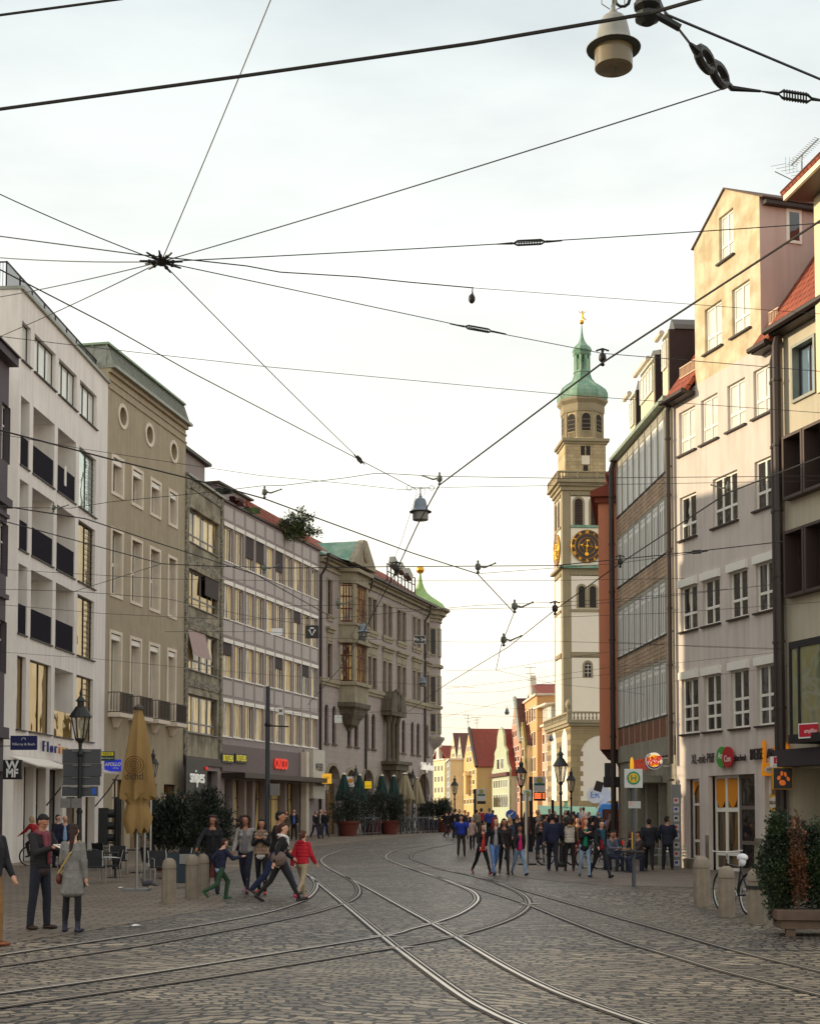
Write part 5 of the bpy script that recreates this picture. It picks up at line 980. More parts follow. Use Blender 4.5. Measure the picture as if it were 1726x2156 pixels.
for i in range(6):
    k = MB(); x = Lg * (0.09 + 0.14 * i); k.prism([(x, 3.0), (x + Lg * 0.11, 3.0), (x + Lg * 0.11, 4.4), (x + Lg * 0.055, 5.0), (x, 4.4)], -0.06, 0); k.build('arched_window', G_dark, o)
house('brick_pink_gabled_house', 'tall pink house with a steep dark roof behind the curved gable', 1096, 214, 1074, 12, 14, 1560, 1470, C5, C5, M_droof, (4, 6), verge=M_zinc)
house('small_ornate_gable_house', 'slim yellow house with a small ornate gable among taller ones', 1105, 209, 1093, 8, 8, 1565, 1526, fm('olive_render', (150, 136, 92)), C1, M_droof, (2, 4), gable='stepped')
# apricot block with flat eaves and a red roof, rose part in front
def block(name, label, Uc, yc, Ul, wid, slen, Vt, cw, cs, win, sw, roof=None):
    pc = Vector((colx(Uc, yc), yc)); yl = yc + wid; pl = Vector((colx(Ul, yl), yl)); d = pc - pl; Lg = d.length
    o = thing(name, label, 'house', (pl.x, pl.y, 0), math.atan2(d.y, d.x)); zt = aty(1100, Vt, yc).z
    k = MB(); k.quad((0, 0, 0), (Lg, 0, 0), (Lg, 0, zt), (0, 0, zt)); k.build('street_front', cw, o)
    k = MB(); k.quad((Lg, 0, 0), (Lg, slen, 0), (Lg, slen, zt), (Lg, 0, zt)); k.quad((0, 0, 0), (0, slen, 0), (0, slen, zt), (0, 0, zt)); k.quad((0, slen, 0), (Lg, slen, 0), (Lg, slen, zt), (0, slen, zt)); k.quad((0, 0, zt), (Lg, 0, zt), (Lg, slen, zt), (0, slen, zt)); k.build('side_wall', cs, o)
    k = MB(); k.box(-0.25, Lg + 0.25, -0.3, slen, zt, zt + 0.3); k.build('eaves', M_cream, o)
    wgrid(o, 0, 0, Lg * 0.06, Lg * 0.94, 3.5, zt - 0.5, *win, M_wframe, G_dark)
    for j in range(sw[1]):
        for i in range(sw[0]):
            y = slen * (i + 0.5) / sw[0]; z = 4.5 + (zt - 5) * (j + 0.5) / sw[1]; q = MB(); q.box(Lg, Lg + 0.06, y - 0.6, y + 0.6, z - 0.9, z + 0.9); w_ = q.build('window', M_wframe, o); q = MB(); q.box(Lg + 0.061, Lg + 0.08, y - 0.45, y + 0.45, z - 0.75, z + 0.75); q.build('pane', G_dark, w_)
    if roof:
        k = MB(); h = roof; slab(k, [(Lg, 0.3, zt + 0.3), (Lg, slen, zt + 0.3), (Lg * 0.5, slen, zt + h), (Lg * 0.5, 0.3, zt + h)], -0.15); slab(k, [(0, 0.3, zt + 0.3), (Lg * 0.5, 0.3, zt + h), (Lg * 0.5, slen, zt + h), (0, slen, zt + 0.3)], -0.15); k.build('roof', M_rroof, o)
        k = MB(); k.prism([(Lg * 0.42, zt + 0.3), (Lg * 0.62, zt + 0.3), (Lg * 0.55, zt + h + 1.2), (Lg * 0.49, zt + h + 1.2)], 0.0, 0.8); k.build('chimney', M_cream, o)
    return o, Lg, zt
block('apricot_townhouse', 'tall apricot town house with flat eaves and red roof left of the tower', 1131, 203, 1103, 17, 10, 1464, C6, C6, (5, 4), (2, 5), 2.4)
o, Lg, zt = block('rose_townhouse', 'lower rose beige house front with a white bay tucked against the tower base', 1158, 197, 1133, 9, 7, 1526, C7, C7, (3, 4), (0, 0))
k = MB(); k.box(0.4, Lg - 0.2, 0.2, 4, zt + 0.3, zt + 2.8); q = k.build('roof_bay', M_wframe, o); k = MB(); k.box(-0.4, Lg + 0.5, -0.7, 4.2, zt + 2.8, zt + 3.05); k.build('bay_roof', M_cream, q)
for i in range(4): k = MB(); x = 0.7 + i * (Lg - 1.2) / 4; k.box(x, x + (Lg - 1.2) / 5, 0.1, 0.2, zt + 0.7, zt + 2.5); k.build('pane', G_blind, q)
# far left side of the street beyond the bank
o, Lg, zt = block('grey_blue_pilaster_house', 'pale house with blue grey front and white pilasters just beyond the bank corner', 947, 250, 940, 14, 14, 1600, fm('blue_grey_render', (150, 158, 164)), C1, (3, 4), (1, 3), None)
o, Lg, zt = block('distant_yellow_house', 'small yellow house with a tan hipped roof at the far left of the street end', 936, 290, 905, 9, 14, 1600, C1, C1, (4, 4), (2, 4), 3.2)
# antennas on the far roofs
for i, (U, V0, V1, y) in enumerate(((1116, 1462, 1404, 206), (1085 - 100, 1535, 1505, 240), (1085 - 82, 1535, 1510, 240))):
    p0, p1 = aty(U, V0, y), aty(U, V1, y); k = MB(); k.tube([p0, p1], 0.07, 4)
    for t in (0.5, 0.75, 0.97): q = p0.lerp(p1, t); k.tube([q - Vector((0.9 * t, 0.1, 0)), q + Vector((0.9 * t, 0.1, 0.05))], 0.035, 4)
    tag(k.build('roof_antenna', M_zinc), ('tall antenna mast on the roof of the apricot town house', 'left one of two thin antennas above the red roofed ochre house', 'right one of two thin antennas above the red roofed ochre house')[i], 'antenna', 'antennas on the far roofs')
# large aerial on the gable house at the right
k = MB(); p0 = aty(1687, 402, 49.0); p1 = aty(1687, 340, 49.0); k.tube([p0, p1], 0.03, 5); a = aty(1630, 361, 48.6); b = aty(1702, 396, 49.4); k.tube([a, b], 0.02, 4)
for i in range(8): q = a.lerp(b, i / 7); k.tube([q - Vector((0.25, 0.5, 0.05)), q + Vector((0.25, -0.5, 0.05)) * 1], 0.008, 3)
a = aty(1665, 348, 48.8); b = aty(1722, 292, 49.3); k.tube([a, b], 0.025, 4); k.tube([p1, a.lerp(b, 0.4)], 0.02, 4)
for i in range(16): q = a.lerp(b, i / 15); k.tube([q + Vector((-0.16, 0, 0.05)), q + Vector((0.16, 0, -0.05))], 0.009, 3)
for i in range(4): q = a + Vector((-0.2 + i * 0.13, 0, 0)); k.tube([q + Vector((0, 0, -0.25)), q + Vector((0, 0, 0.3))], 0.008, 3)
tag(k.build('television_aerial', M_zinc), 'comb shaped television aerial above the gabled pink house', 'antenna')
# ================================================================ street furniture, signs, plants
def put(U, V, y=None):      # foot point on the ground
    if y is None: return gnd(U, V)
    x = colx(U, y); return Vector((x, y, gz(y)))
M_iron = mat('black_cast_iron', S(40, 42, 42), rough=0.5, metal=0.3, var=0.2); M_lglass = mat('lantern_glass', S(190, 186, 170), rough=0.1, alpha=0.35)
M_lglass.blend_method = 'BLEND' if hasattr(M_lglass, 'blend_method') else None
M_alu = mat('brushed_aluminium', S(178, 178, 176), rough=0.35, metal=0.8); M_board = mat('grey_sign_back', S(74, 76, 82), rough=0.6, var=0.1)
M_bol = mat('bollard_stone', S(142, 130, 114), rough=0.9, var=0.2, scale=6, bump=0.4, streak=0.2)
M_blk = mat('black_sign', S(24, 24, 28), rough=0.5); M_wht = mat('sign_white', S(232, 232, 230), rough=0.5); M_org = M_orange
# ---- stone bollards
def bollard(label, p, r=0.16, h=0.86, group='stone bollards with domed tops'):
    o = thing('stone_bollard', label, 'bollard', p, 0.4, group)
    k = MB(); k.lathe([(r * 1.02, 0), (r * 1.0, h * 0.74)], (0, 0, 0), 8, rot=0.5); k.build('shaft', M_bol, o)
    k = MB(); k.lathe([(r * 0.93, h * 0.735), (r * 0.93, h * 0.76), (r * 1.02, h * 0.77), (r * 1.0, h * 0.84), (r * 0.85, h * 0.93), (r * 0.5, h * 0.985), (0.01, h)], (0, 0, 0), 14); k.build('domed_cap', M_bol, o, smooth=True); return o
for lab, U, V, Vt in (('nearest of three stone bollards on the left paving', 356, 1902, 1807), ('middle stone bollard of three, right of the nearest left one', 405, 1892, 1800), ('stone bollard half hidden behind the middle one of three', 427, 1883, 1798),
        ('stone bollard standing alone left of the bicycle', 1477, 1908, 1803), ('stone bollard right in front of the bicycle', 1529, 1930, 1824), ('stone bollard carrying an iron band and chain', 1592, 1944, 1829)):
    p = put(U, V); h = (V - Vt) * p.y / 3000; bollard(lab, p, h * (0.165 if U > 1000 else 0.158), h)
pb_ = put(1592, 1944); k = MB(); k.lathe([(0.175, 0.58), (0.175, 0.64)], (pb_.x, pb_.y, 0), 8, rot=0.5); pc = put(1640, 1925)
pts = [Vector((pb_.x + 0.14 + 0.95 * t, pb_.y - 0.06 + 0.2 * t, 0.6 - 0.32 * 4 * t * (1 - t) * 0.55 - 0.22 * t)) for t in [i / 13 for i in range(14)]]
for i in range(13):
    c = (pts[i] + pts[i + 1]) / 2; d = (pts[i + 1] - pts[i]).normalized(); up = Vector((0, 0, 1)) if i % 2 else Vector((0, 1, 0)); u = (up - d * up.dot(d)).normalized()
    k.tube([c + d * 0.052 * math.cos(a) + u * 0.03 * math.sin(a) for a in [2 * math.pi * j / 10 for j in range(10)]], 0.011, 5, closed=True)
tag(k.build('iron_chain', M_iron), 'iron band and hanging chain running from the bollard to the planter', 'chain')
# ---- gas style street lanterns
def lantern_head(o, z, s=1.0):
    k = MB(); k.lathe([(0.05, z - 0.10), (0.09, z - 0.04), (0.10, z)], (0, 0, 0), 6)
    b, t = 0.105 * s, 0.2 * s; h = 0.50 * s
    k.lathe([(b + 0.02, z), (b + 0.02, z + 0.03)], (0, 0, 0), 6)
    for i in range(6): a = math.pi * i / 3; k.tube([(b * math.cos(a), b * math.sin(a), z + 0.02), (t * math.cos(a), t * math.sin(a), z + h)], 0.013 * s, 4)
    k.build('lantern_frame', M_iron, o)
    k = MB(); k.lathe([(t * 1.28, z + h - 0.01), (t * 1.18, z + h + 0.03), (0.11 * s, z + h + 0.22 * s), (0.075 * s, z + h + 0.24 * s), (0.075 * s, z + h + 0.33 * s), (0.12 * s, z + h + 0.34 * s), (0.05 * s, z + h + 0.43 * s), (0.025 * s, z + h + 0.47 * s), (0.035 * s, z + h + 0.52 * s), (0.008, z + h + 0.62 * s)], (0, 0, 0), 12); k.build('lantern_hood', M_iron, o)
    k = MB(); k.lathe([(b * 0.96, z + 0.03), (t * 0.96, z + h - 0.01)], (0, 0, 0), 6); k.f = k.f[:-2]; k.m = k.m[:-2]; k.build('glass', M_lglass, o)
    k = MB(); k.ball((0, 0, z + h * 0.66), (0.05 * s, 0.05 * s, 0.13 * s), 8, 6); k.build('bulb', mat('milky_bulb', S(190, 180, 160), rough=0.4), o)
def lamp_post(label, U, Vb, Vtop, y):
    p = put(U, Vb, y); o = thing('street_lantern', label, 'street lamp', p, 0.2, 'old style lanterns on black posts'); zt = aty(U, Vtop, y).z - p.z; s = 1.15; z = zt - 1.12 * s
    k = MB(); k.lathe([(0.17, 0), (0.17, 0.12), (0.12, 0.2), (0.11, 0.75), (0.13, 0.82), (0.075, 0.95), (0.06, z * 0.5), (0.085, z * 0.5 + 0.05), (0.055, z * 0.5 + 0.12), (0.045, z - 0.45), (0.08, z - 0.38), (0.04, z - 0.28), (0.05, z - 0.08)], (0, 0, 0), 10); k.build('post', M_iron, o); lantern_head(o, z, s); return o, z
lo, lz = lamp_post('street lantern with direction boards, in front of the white apartment building', 168, 0, 1450, 36.0)
lamp_post('tallest street lantern of the middle group, before the church front', 1180, 0, 1570, 50.0); lamp_post('street lantern left of the tallest one in the middle group', 1097, 0, 1594, 64.0)
lamp_post('small street lantern right of the tallest one, before the white arch', 1202, 0, 1615, 76.0); lamp_post('small far street lantern by the end of the bank building', 957, 0, 1632, 98.0)
for lab, U, V, y, x in (('wall lantern half hidden behind the closed yellow parasol', 322, 1580, 66, -0.7), ('lantern between the two green parasols', 749, 1613, 97, 0), ('lantern between green and beige parasols by the bank', 869, 1620, 108, 0)):
    p = put(U, 0, y); o = thing('street_lantern', lab, 'street lamp', p, 0.2, 'old style lanterns on black posts'); zt = aty(U, V, y).z - p.z; z = zt - 1.05 * 1.15; k = MB(); k.lathe([(0.12, 0), (0.07, 0.8), (0.05, z)], (0, 0, 0), 8); k.build('post', M_iron, o); lantern_head(o, z, 1.15)
# direction boards on the left lantern post (seen from behind)
pl_ = put(168, 0, 36.0); bw_ = lambda px: px * 36.0 / 3000
for i, (u0, u1, v0, v1, lab) in enumerate(((126, 206, 1577, 1606, 'topmost grey direction board on the left lantern post'), (127, 207, 1608, 1633, 'second grey direction board from the top on the lantern post'), (127, 204, 1634.5, 1652, 'third and narrower grey direction board on the lantern post'), (124, 201, 1660 - 22 + 1, 1660 - 1, 'lowest grey direction board with a pale rim and small blue sign'))):
    if i == 3: v0, v1 = 1655, 1660 + 16
    a, b = aty(u0, v1, 35.8), aty(u1, v0, 35.8); o = thing('direction_board', lab, 'sign', (a.x, 36.14, a.z), 0, 'boards on the lantern post'); W, Hh = b.x - a.x, b.z - a.z
    k = MB(); k.box(0, W, 0, 0.04, 0, Hh); k.build('board', M_board, o); k = MB(); e = 0.015
    for x0, x1, z0, z1 in ((-e, W + e, -e, 0), (-e, W + e, Hh, Hh + e), (-e, 0, 0, Hh), (W, W + e, 0, Hh)): k.box(x0, x1, -0.006, 0.046, z0, z1)
    k.build('rim', M_alu if i == 3 else M_gframe, o); k = MB(); k.box(W * 0.25, W * 0.75, -0.03, -0.002, Hh * 0.85, Hh * 0.97); k.build('bracket', M_gframe, o)
    if i == 3: k = MB(); k.box(W - 0.16, W - 0.05, -0.004, 0, 0.04, Hh - 0.04); k.build('blue_symbol', mat('sign_blue', S(30, 90, 190), rough=0.5), o)
for i, (u0, lab) in enumerate(((127, 'left one of two small white plates under the direction boards'), (150, 'right one of two small white plates under the direction boards'))):
    a = aty(u0, 1701, 35.8); k = MB(); k.box(a.x, a.x + 0.25, 35.84, 35.86, a.z, a.z + 0.24); k.box(a.x + 0.05, a.x + 0.2, 35.83, 35.839, a.z + 0.13, a.z + 0.2); tag(k.build('small_plate', M_gframe), lab, 'sign')
def vsign(name, label, F, U0, U1, V0, V1, n, m, t=0.1, cat='sign', proj=True):
    """sign box projecting from a facade, its face turned to the viewer: spans U0..U1 at a point n m out from the wall"""
    y = None; s, z0 = F.at(U0, V1, n); z1 = F.at(U0, V0, n)[1]; p = F.p0 + F.dir * s + F.nrm * n; sc_ = p.y / 3000; W = (U1 - U0) * sc_
    o = thing(name, label, cat, (p.x, p.y, z0)); k = MB(); k.box(0, W, -t / 2, t / 2, 0, z1 - z0); k.build('sign_box', m, o, bevel=0.012); return o, W, z1 - z0, t / 2
k_b = mat('navy_sign', S(26, 34, 92), rough=0.4)
o, W, Hh, t = vsign('shop_sign', 'navy blue tableware shop sign sticking out above the awning', A, 23, 79, 1549, 1579, 1.5, k_b); text('lettering', 'Villeroy & Boch', M_wht, o, (W / 2, -t - 0.003, Hh * 0.4), 0.125, extrude=0.002); k = MB(); k.tube([(W / 2 + 0.07 * math.cos(a), -t - 0.004, Hh * 0.72 + 0.06 * math.sin(a)) for a in [math.pi * i / 8 * 1.2 - 0.3 for i in range(9)]], 0.008, 4); k.build('emblem', M_wht, o)
k = MB(); k.box(-0.45, 0, -0.02, 0.02, Hh * 0.25, Hh * 0.3); k.box(-0.45, 0, -0.02, 0.02, Hh * 0.75, Hh * 0.8); k.build('bracket', M_dark, o)
o, W, Hh, t = vsign('shop_sign', 'black square sign with big white letters at the far left', A, 8, 47, 1600, 1641, 1.9, M_blk, 0.18); text('lettering', 'W', M_wht, o, (W / 2, -t - 0.005, Hh * 0.7), 0.42, extrude=0.003, sx=0.95, bold=0.012); text('lettering', 'MF', M_wht, o, (W / 2, -t - 0.005, Hh * 0.3), 0.38, extrude=0.003, sx=0.85, bold=0.014)
ls = thing('shop_lettering', 'row of small coloured letters on the white wall above the awning', 'lettering', A.p0 + A.dir * A.s(81) + A.nrm * 0.06 + Vector((0, 0, A.z(85, 1572))), A.ang)
for i, (ch_, c) in enumerate(zip('Florius', ((30, 40, 100), (60, 50, 110), (40, 40, 110), (50, 60, 130), (200, 110, 30), (220, 170, 40), (160, 140, 50)))):
    text('letter', ch_, mat('letter_colour' + chr(97 + i), S(*c), rough=0.5), ls, (0.25 + i * 0.5, -0.05, 0), 0.62, extrude=0.04, sx=0.8)
o, W, Hh, t = vsign('shop_sign', 'small green sign with a yellow top above the blue optician sign', B, 212, 242, 1582, 1602, 0.9, mat('dark_green_sign', S(26, 62, 44), rough=0.5)); k = MB(); k.box(W * 0.08, W * 0.92, -t - 0.01, -t, Hh * 0.55, Hh * 0.92); k.build('yellow_field', mat('lemon_sign', S(220, 206, 40), rough=0.5), o); text('lettering', 'ABELE', M_blk, o, (W / 2, -t - 0.012, Hh * 0.73), 0.16, extrude=0.001, sx=0.9); text('lettering', 'ganz schön gesund', M_wht, o, (W / 2, -t - 0.004, Hh * 0.3), 0.09, extrude=0.001, sx=0.8)
o, W, Hh, t = vsign('shop_sign', 'royal blue optician sign with white italic letters', B, 221, 256, 1599, 1624, 0.9, mat('royal_blue_sign', S(36, 52, 190), rough=0.4, emit=S(36, 52, 190), estr=0.25), 0.14); text('lettering', 'APOLLO', M_wht, o, (W / 2, -t - 0.004, Hh * 0.58), 0.22, extrude=0.002, sx=0.85, shear=0.25, bold=0.006); text('lettering', 'OPTIK', M_wht, o, (W * 0.68, -t - 0.004, Hh * 0.25), 0.09, extrude=0.002)
M_lit = mat('lit_white_sign', (0.85, 0.85, 0.8), emit=(1, 0.97, 0.9), estr=0.15)
def fsign(F, name, label, body, U, V, size, m, sx=1.0, bold=0.0, ext=0.05, n=0.1, cat='lettering'):
    s, z = F.at(U, V, n); p = F.p0 + F.dir * s + F.nrm * n; o = thing(name, label, cat, (p.x, p.y, z), F.ang); text('letters', body, m, o, (0, 0, 0), size, extrude=ext, sx=sx, bold=bold); return o
k = MB(); a, b = C.s(395, n=0.6), C.s(430, n=0.6); p = C.p0 + C.nrm * 0.62 + C.dir * a; o = thing('shop_sign', 'white lower case shoe shop letters on a dark board', 'sign', (p.x, p.y, 2.9), C.ang); k.box(-0.3, b - a + 0.4, 0, 0.08, 0, 1.9); k.build('board', M_blk, o); text('letters', 'snipes', M_lit, o, ((b - a) / 2, -0.05, 0.95), 1.05, extrude=0.03, sx=0.9); k = MB(); k.ball((b - a + 0.15, -0.05, 1.45), 0.1, 8, 6); k.build('red_dot', mat('glowing_red', S(210, 50, 40), emit=S(210, 50, 40), estr=0.5), o)
M_by = mat('lit_yellow_sign', S(214, 200, 60), rough=0.5, emit=S(214, 200, 60), estr=0.3)
for i, (U, lab) in enumerate(((481, 'left one of two yellow boxed BUTLERS signs on the fascia'), (509, 'right yellow boxed BUTLERS sign with the darker panel beside it'))):
    o = fsign(D, 'shop_sign', lab, 'BUTLERS', U, 1597, 0.5, M_by, sx=0.75, n=0.22, ext=0.01, cat='sign'); k = MB(); k.box(-0.9, 0.9, 0.012, 0.08, -0.27, 0.27); k.build('sign_box', M_blk, o)
fsign(D, 'shop_sign', 'red illuminated OSCO letters on the fascia of the mauve office building', 'OSCO', 592, 1610, 0.95, mat('lit_red_letters', S(220, 50, 34), rough=0.4, emit=S(230, 50, 30), estr=0.35), sx=0.85, bold=0.01, n=0.2, cat='sign')
o, W, Hh, t = vsign('shop_sign', 'glowing yellow café sign beside the passage', E, 678, 698, 1629, 1650, 1.2, mat('glowing_amber_sign', S(220, 170, 60), emit=S(230, 170, 50), estr=0.5), 0.15); text('lettering', 'Café', M_red, o, (W * 0.5, -t - 0.004, Hh * 0.6), 0.22, extrude=0.001, sx=0.8)
o, W, Hh, t = vsign('shop_sign', 'white newspaper shop sign with an orange splash between green parasols', E, 730, 746, 1635, 1657, 1.2, M_wht, 0.1); k = MB(); k.ball((W / 2, -t, Hh * 0.6), (W * 0.36, 0.02, Hh * 0.22)); k.build('orange_splash', M_orange, o)
o, W, Hh, t = vsign('shop_sign', 'small square yellow lottery sign on the bank wall', E, 768, 782, 1645, 1660, 1.2, mat('lottery_yellow', S(236, 196, 30), emit=S(236, 196, 30), estr=0.3), 0.1); text('lettering', 'LOTTO', mat('lotto_red', S(190, 40, 30)), o, (W / 2, -t - 0.004, Hh * 0.3), 0.16, extrude=0.001, sx=0.8)
# right hand shop signs
M_dletter = mat('dark_bronze_letters', S(64, 56, 58), rough=0.5, metal=0.3)
fsign(R1, 'shop_lettering', 'dark brown fashion shop letters on the pink wall', 'XL-mit-Pfiff', 1478, 1598, 0.46, M_dletter, sx=0.72, n=0.04, ext=0.008)
o = fsign(R1, 'shop_lettering', 'dark Zeitarbeit letters beside the green and red discs', 'Zeitarbeit', 1553, 1596, 0.30, M_dletter, sx=0.8, n=0.06, ext=0.015)
for i, (U, c, tx_, lab) in enumerate(((1519.5, (60, 150, 60), 'Ama', 'green oval disc with white letters on the pink wall'), (1532, (180, 30, 44), 'Con', 'red oval disc with white letters overlapping the green one'))):
    s, z = R1.at(U, 1594, 0.1 + 0.06 * i); p = R1.p0 + R1.dir * s + R1.nrm * (0.08 + 0.06 * i); o = thing('shop_emblem', lab, 'sign', (p.x, p.y, z), R1.ang); k = MB(); k.lathe([(0.34, 0), (0.34, 0.05)], (0, 0, 0), 24, M=Matrix.Rotation(R(90), 3, 'X')); k.build('disc', mat(('leaf_green_disc', 'crimson_disc')[i], S(*c), rough=0.4), o); text('lettering', tx_, M_wht, o, (0, -0.055, 0.04 if not i else -0.06), 0.3, extrude=0.004, sx=0.8)
o = fsign(R1, 'shop_lettering', 'REISELAND travel shop letters with an orange L and orange sun disc', 'REISE', 1593, 1589, 0.5, M_dletter, sx=0.72, n=0.12, ext=0.03); s2 = R1.s(1627, n=0.12) - R1.s(1593, n=0.12)
text('letters', 'AND', M_dletter, o, (s2 * 0.98, 0, 0), 0.42, extrude=0.03, sx=0.72); k = MB(); x = s2 * 0.42; k.box(x - 0.05, x + 0.05, -0.03, 0.05, -0.62, 0.42); k.box(x - 0.05, x + 0.24, -0.03, 0.05, -0.62, -0.5); k.build('orange_stroke', M_orangef, o); k = MB(); k.lathe([(0.36, 0), (0.36, 0.1)], (s2 + 0.5, 0.02, 0.02), 20, M=Matrix.Rotation(R(90), 3, 'X')); k.build('sun_disc', M_orangef, o)
o, W, Hh, t = vsign('shop_sign', 'orange travel shop sign with a white oval, partly behind the paw sign', R1, 1603, 1648, 1607, 1634, 0.6, M_orangef, 0.12); k = MB(); k.ball((W * 0.55, -t, Hh * 0.5), (0.3, 0.015, 0.13)); k.build('white_oval', M_cream, o); text('lettering', 'REISELAND', M_dletter, o, (W * 0.55, -t - 0.02, Hh * 0.5), 0.11, extrude=0.001, sx=0.8)
o, W, Hh, t = vsign('shop_sign', 'black square sign with an orange paw print and yellow rim', R1, 1625, 1667, 1616, 1662, 0.95, mat('yellow_rim', S(214, 150, 20), rough=0.5), 0.16)
k = MB(); k.box(0.02, W - 0.02, -t - 0.012, -t, 0.02, Hh - 0.02); k.build('sign_face', M_blk, o)
for i, (x, z, rx, rz, a) in enumerate(((0.47, 0.3, 0.1, 0.085, 0.2), (0.3, 0.52, 0.055, 0.07, 0.4), (0.44, 0.72, 0.045, 0.075, 0.1), (0.62, 0.68, 0.045, 0.075, -0.2), (0.76, 0.48, 0.045, 0.07, -0.4))): k = MB(); k.ball((x * W, -t - 0.012, z * Hh), (rx, 0.012, rz), 12, 8, Matrix.Rotation(a, 3, 'Y')); k.build('paw_pad', mat('paw_orange', S(220, 110, 40), emit=S(220, 110, 40), estr=0.15), o)
M_ared = mat('hearing_shop_red', S(186, 34, 52), rough=0.5)
o, W, Hh, t = vsign('shop_sign', 'white hearing aid shop sign above the paw sign', R1, 1621, 1665, 1593, 1616, 0.85, M_wht, 0.14); k = MB(); k.box(0.08, W - 0.03, -t - 0.008, -t, Hh * 0.35, Hh * 0.95); k.build('red_field', M_ared, o); text('lettering', 'amplifon', M_wht, o, (W * 0.6, -t - 0.01, Hh * 0.64), 0.16, extrude=0.001, sx=0.8); text('lettering', 'Das Hörgeräte-Akustiker', M_dletter, o, (W / 2, -t - 0.003, Hh * 0.16), 0.065, extrude=0.001, sx=0.75)
s, z = R0.at(1705, 1539, 0.92); p = R0.p0 + R0.dir * s + R0.nrm * 0.97; o = thing('shop_sign', 'red and white hearing aid shop sign on the glass bay', 'sign', (p.x, p.y, z), R0.ang + 0.35); k = MB(); k.box(-0.36, 0.36, 0, 0.05, -0.2, 0.22); k.build('sign_box', M_wht, o); k = MB(); k.box(-0.33, 0.33, -0.008, 0, -0.16, 0.19); k.build('red_field', M_ared, o); text('lettering', 'amplifon', M_wht, o, (0.07, -0.01, 0.0), 0.16, extrude=0.001, sx=0.8)
# burger signs
M_bkred = mat('burger_red', S(206, 40, 30), rough=0.4, emit=S(206, 40, 30), estr=0.3); M_bky = mat('burger_yellow', S(244, 180, 40), rough=0.4, emit=S(244, 180, 40), estr=0.45); M_bkw = mat('burger_white', S(240, 232, 214), rough=0.4, emit=S(240, 232, 214), estr=0.35); M_bkb = mat('burger_blue', S(30, 50, 140), rough=0.4)
yb = 50.5; c = aty(1376, 1602, yb); o = thing('burger_sign', 'round burger restaurant sign with red words between yellow halves', 'sign', (c.x, c.y, c.z), 0.0); rr = 31 / 2 * yb / 3000 * 1.18; Rx = Matrix.Rotation(R(90), 3, 'X')
k = MB(); k.lathe([(rr, 0.0), (rr * 1.02, 0.05), (rr, 0.22)], (0, 0.2, 0), 36, M=Rx); k.build('drum', mat('silver_rim', S(170, 170, 168), rough=0.3, metal=0.6), o, smooth=True)
k = MB(); k.lathe([(rr * 0.95, 0), (rr * 0.95, 0.012)], (0, -0.02, 0), 36, M=Rx); k.build('sign_face', M_bkw, o)
for up in (1, -1):
    k = MB(); pts = [(rr * 0.66 * math.cos(a), up * (rr * 0.22 + rr * 0.5 * math.sin(a))) for a in [math.pi * i / 14 for i in range(15)]]; k.prism(pts, -0.05, -0.033); k.v = [tuple(Matrix.Rotation(-0.12, 3, 'Y') @ Vector(v)) for v in k.v]; k.build('bun', M_bky, o)
k = MB(); pts = [(rr * 0.86 * math.cos(a), rr * 0.86 * math.sin(a)) for a in [R(120 + 220 * i / 24) for i in range(25)]]; k.tube([(x, -0.045, z) for x, z in pts], 0.018, 4); k.tube([(rr * 0.82 * math.cos(a), -0.045, rr * 0.82 * math.sin(a)) for a in [R(215 + 115 * i / 12) for i in range(13)]], 0.032, 4); k.build('blue_swoosh', M_bkb, o)
for i, b_ in enumerate(('BURGER', 'KING')): text('lettering', b_, M_bkred, o, (0.0, -0.055, 0.075 - i * 0.16), 0.185 + 0.035 * i, rot=(R(90), R(-7), 0), extrude=0.004, sx=0.78, bold=0.012)
k = MB(); k.box(rr, rr + 0.35, 0.0, 0.05, 0.08, 0.12); k.box(rr, rr + 0.35, 0.0, 0.05, -0.2, -0.16); k.build('bracket', M_alu, o)
fsign(R2, 'burger_lettering', 'red burger restaurant letters flat on the wall behind the round sign', 'BURGER KING', 1351, 1611, 0.62, M_bkred, sx=0.66, n=0.06, ext=0.004, cat='lettering')
s, z = R2.at(1327, 1611, 0.3); p = R2.p0 + R2.dir * s + R2.nrm * 0.25; k = MB(); k.ball((p.x, p.y, z), (0.08, 0.08, 0.32), 10, 8); tag(k.build('small_burger_emblem', M_bky), 'slim yellow emblem left of the red burger letters', 'emblem')
# totem of the XL shop
p = put(1418, 0, 49.3); tl, tr = aty(1410, 1652, 48.6), aty(1424, 1820, 48.6); o = thing('shop_totem', 'grey shop directory pillar with white name plates and red vertical letters', 'sign pillar', (tl.x, 48.4, 0), R1.ang + R(62)); zt = tl.z
k = MB(); k.box(0, 0.32, 0, 0.45, 0, zt); k.build('pillar', M_gframe, o)
for i in range(8): k = MB(); z = zt - 0.55 - i * 0.30; k.box(0.07, 0.25, -0.012, 0, z - 0.1, z + 0.1); k.build('name_plate', mat('plate_grey', S(186, 184, 182), rough=0.5), o); k = MB(); k.box(0.1, 0.2, -0.016, -0.012, z - 0.03, z + 0.06); k.build('plate_mark', (M_ared, M_bkb, M_blk)[i % 3], o)
text('lettering', 'XL-mit-Pfiff', M_bkred, o, (0.345, 0.28, 1.55), 0.32, rot=(R(90), R(-90), R(90)), extrude=0.006)
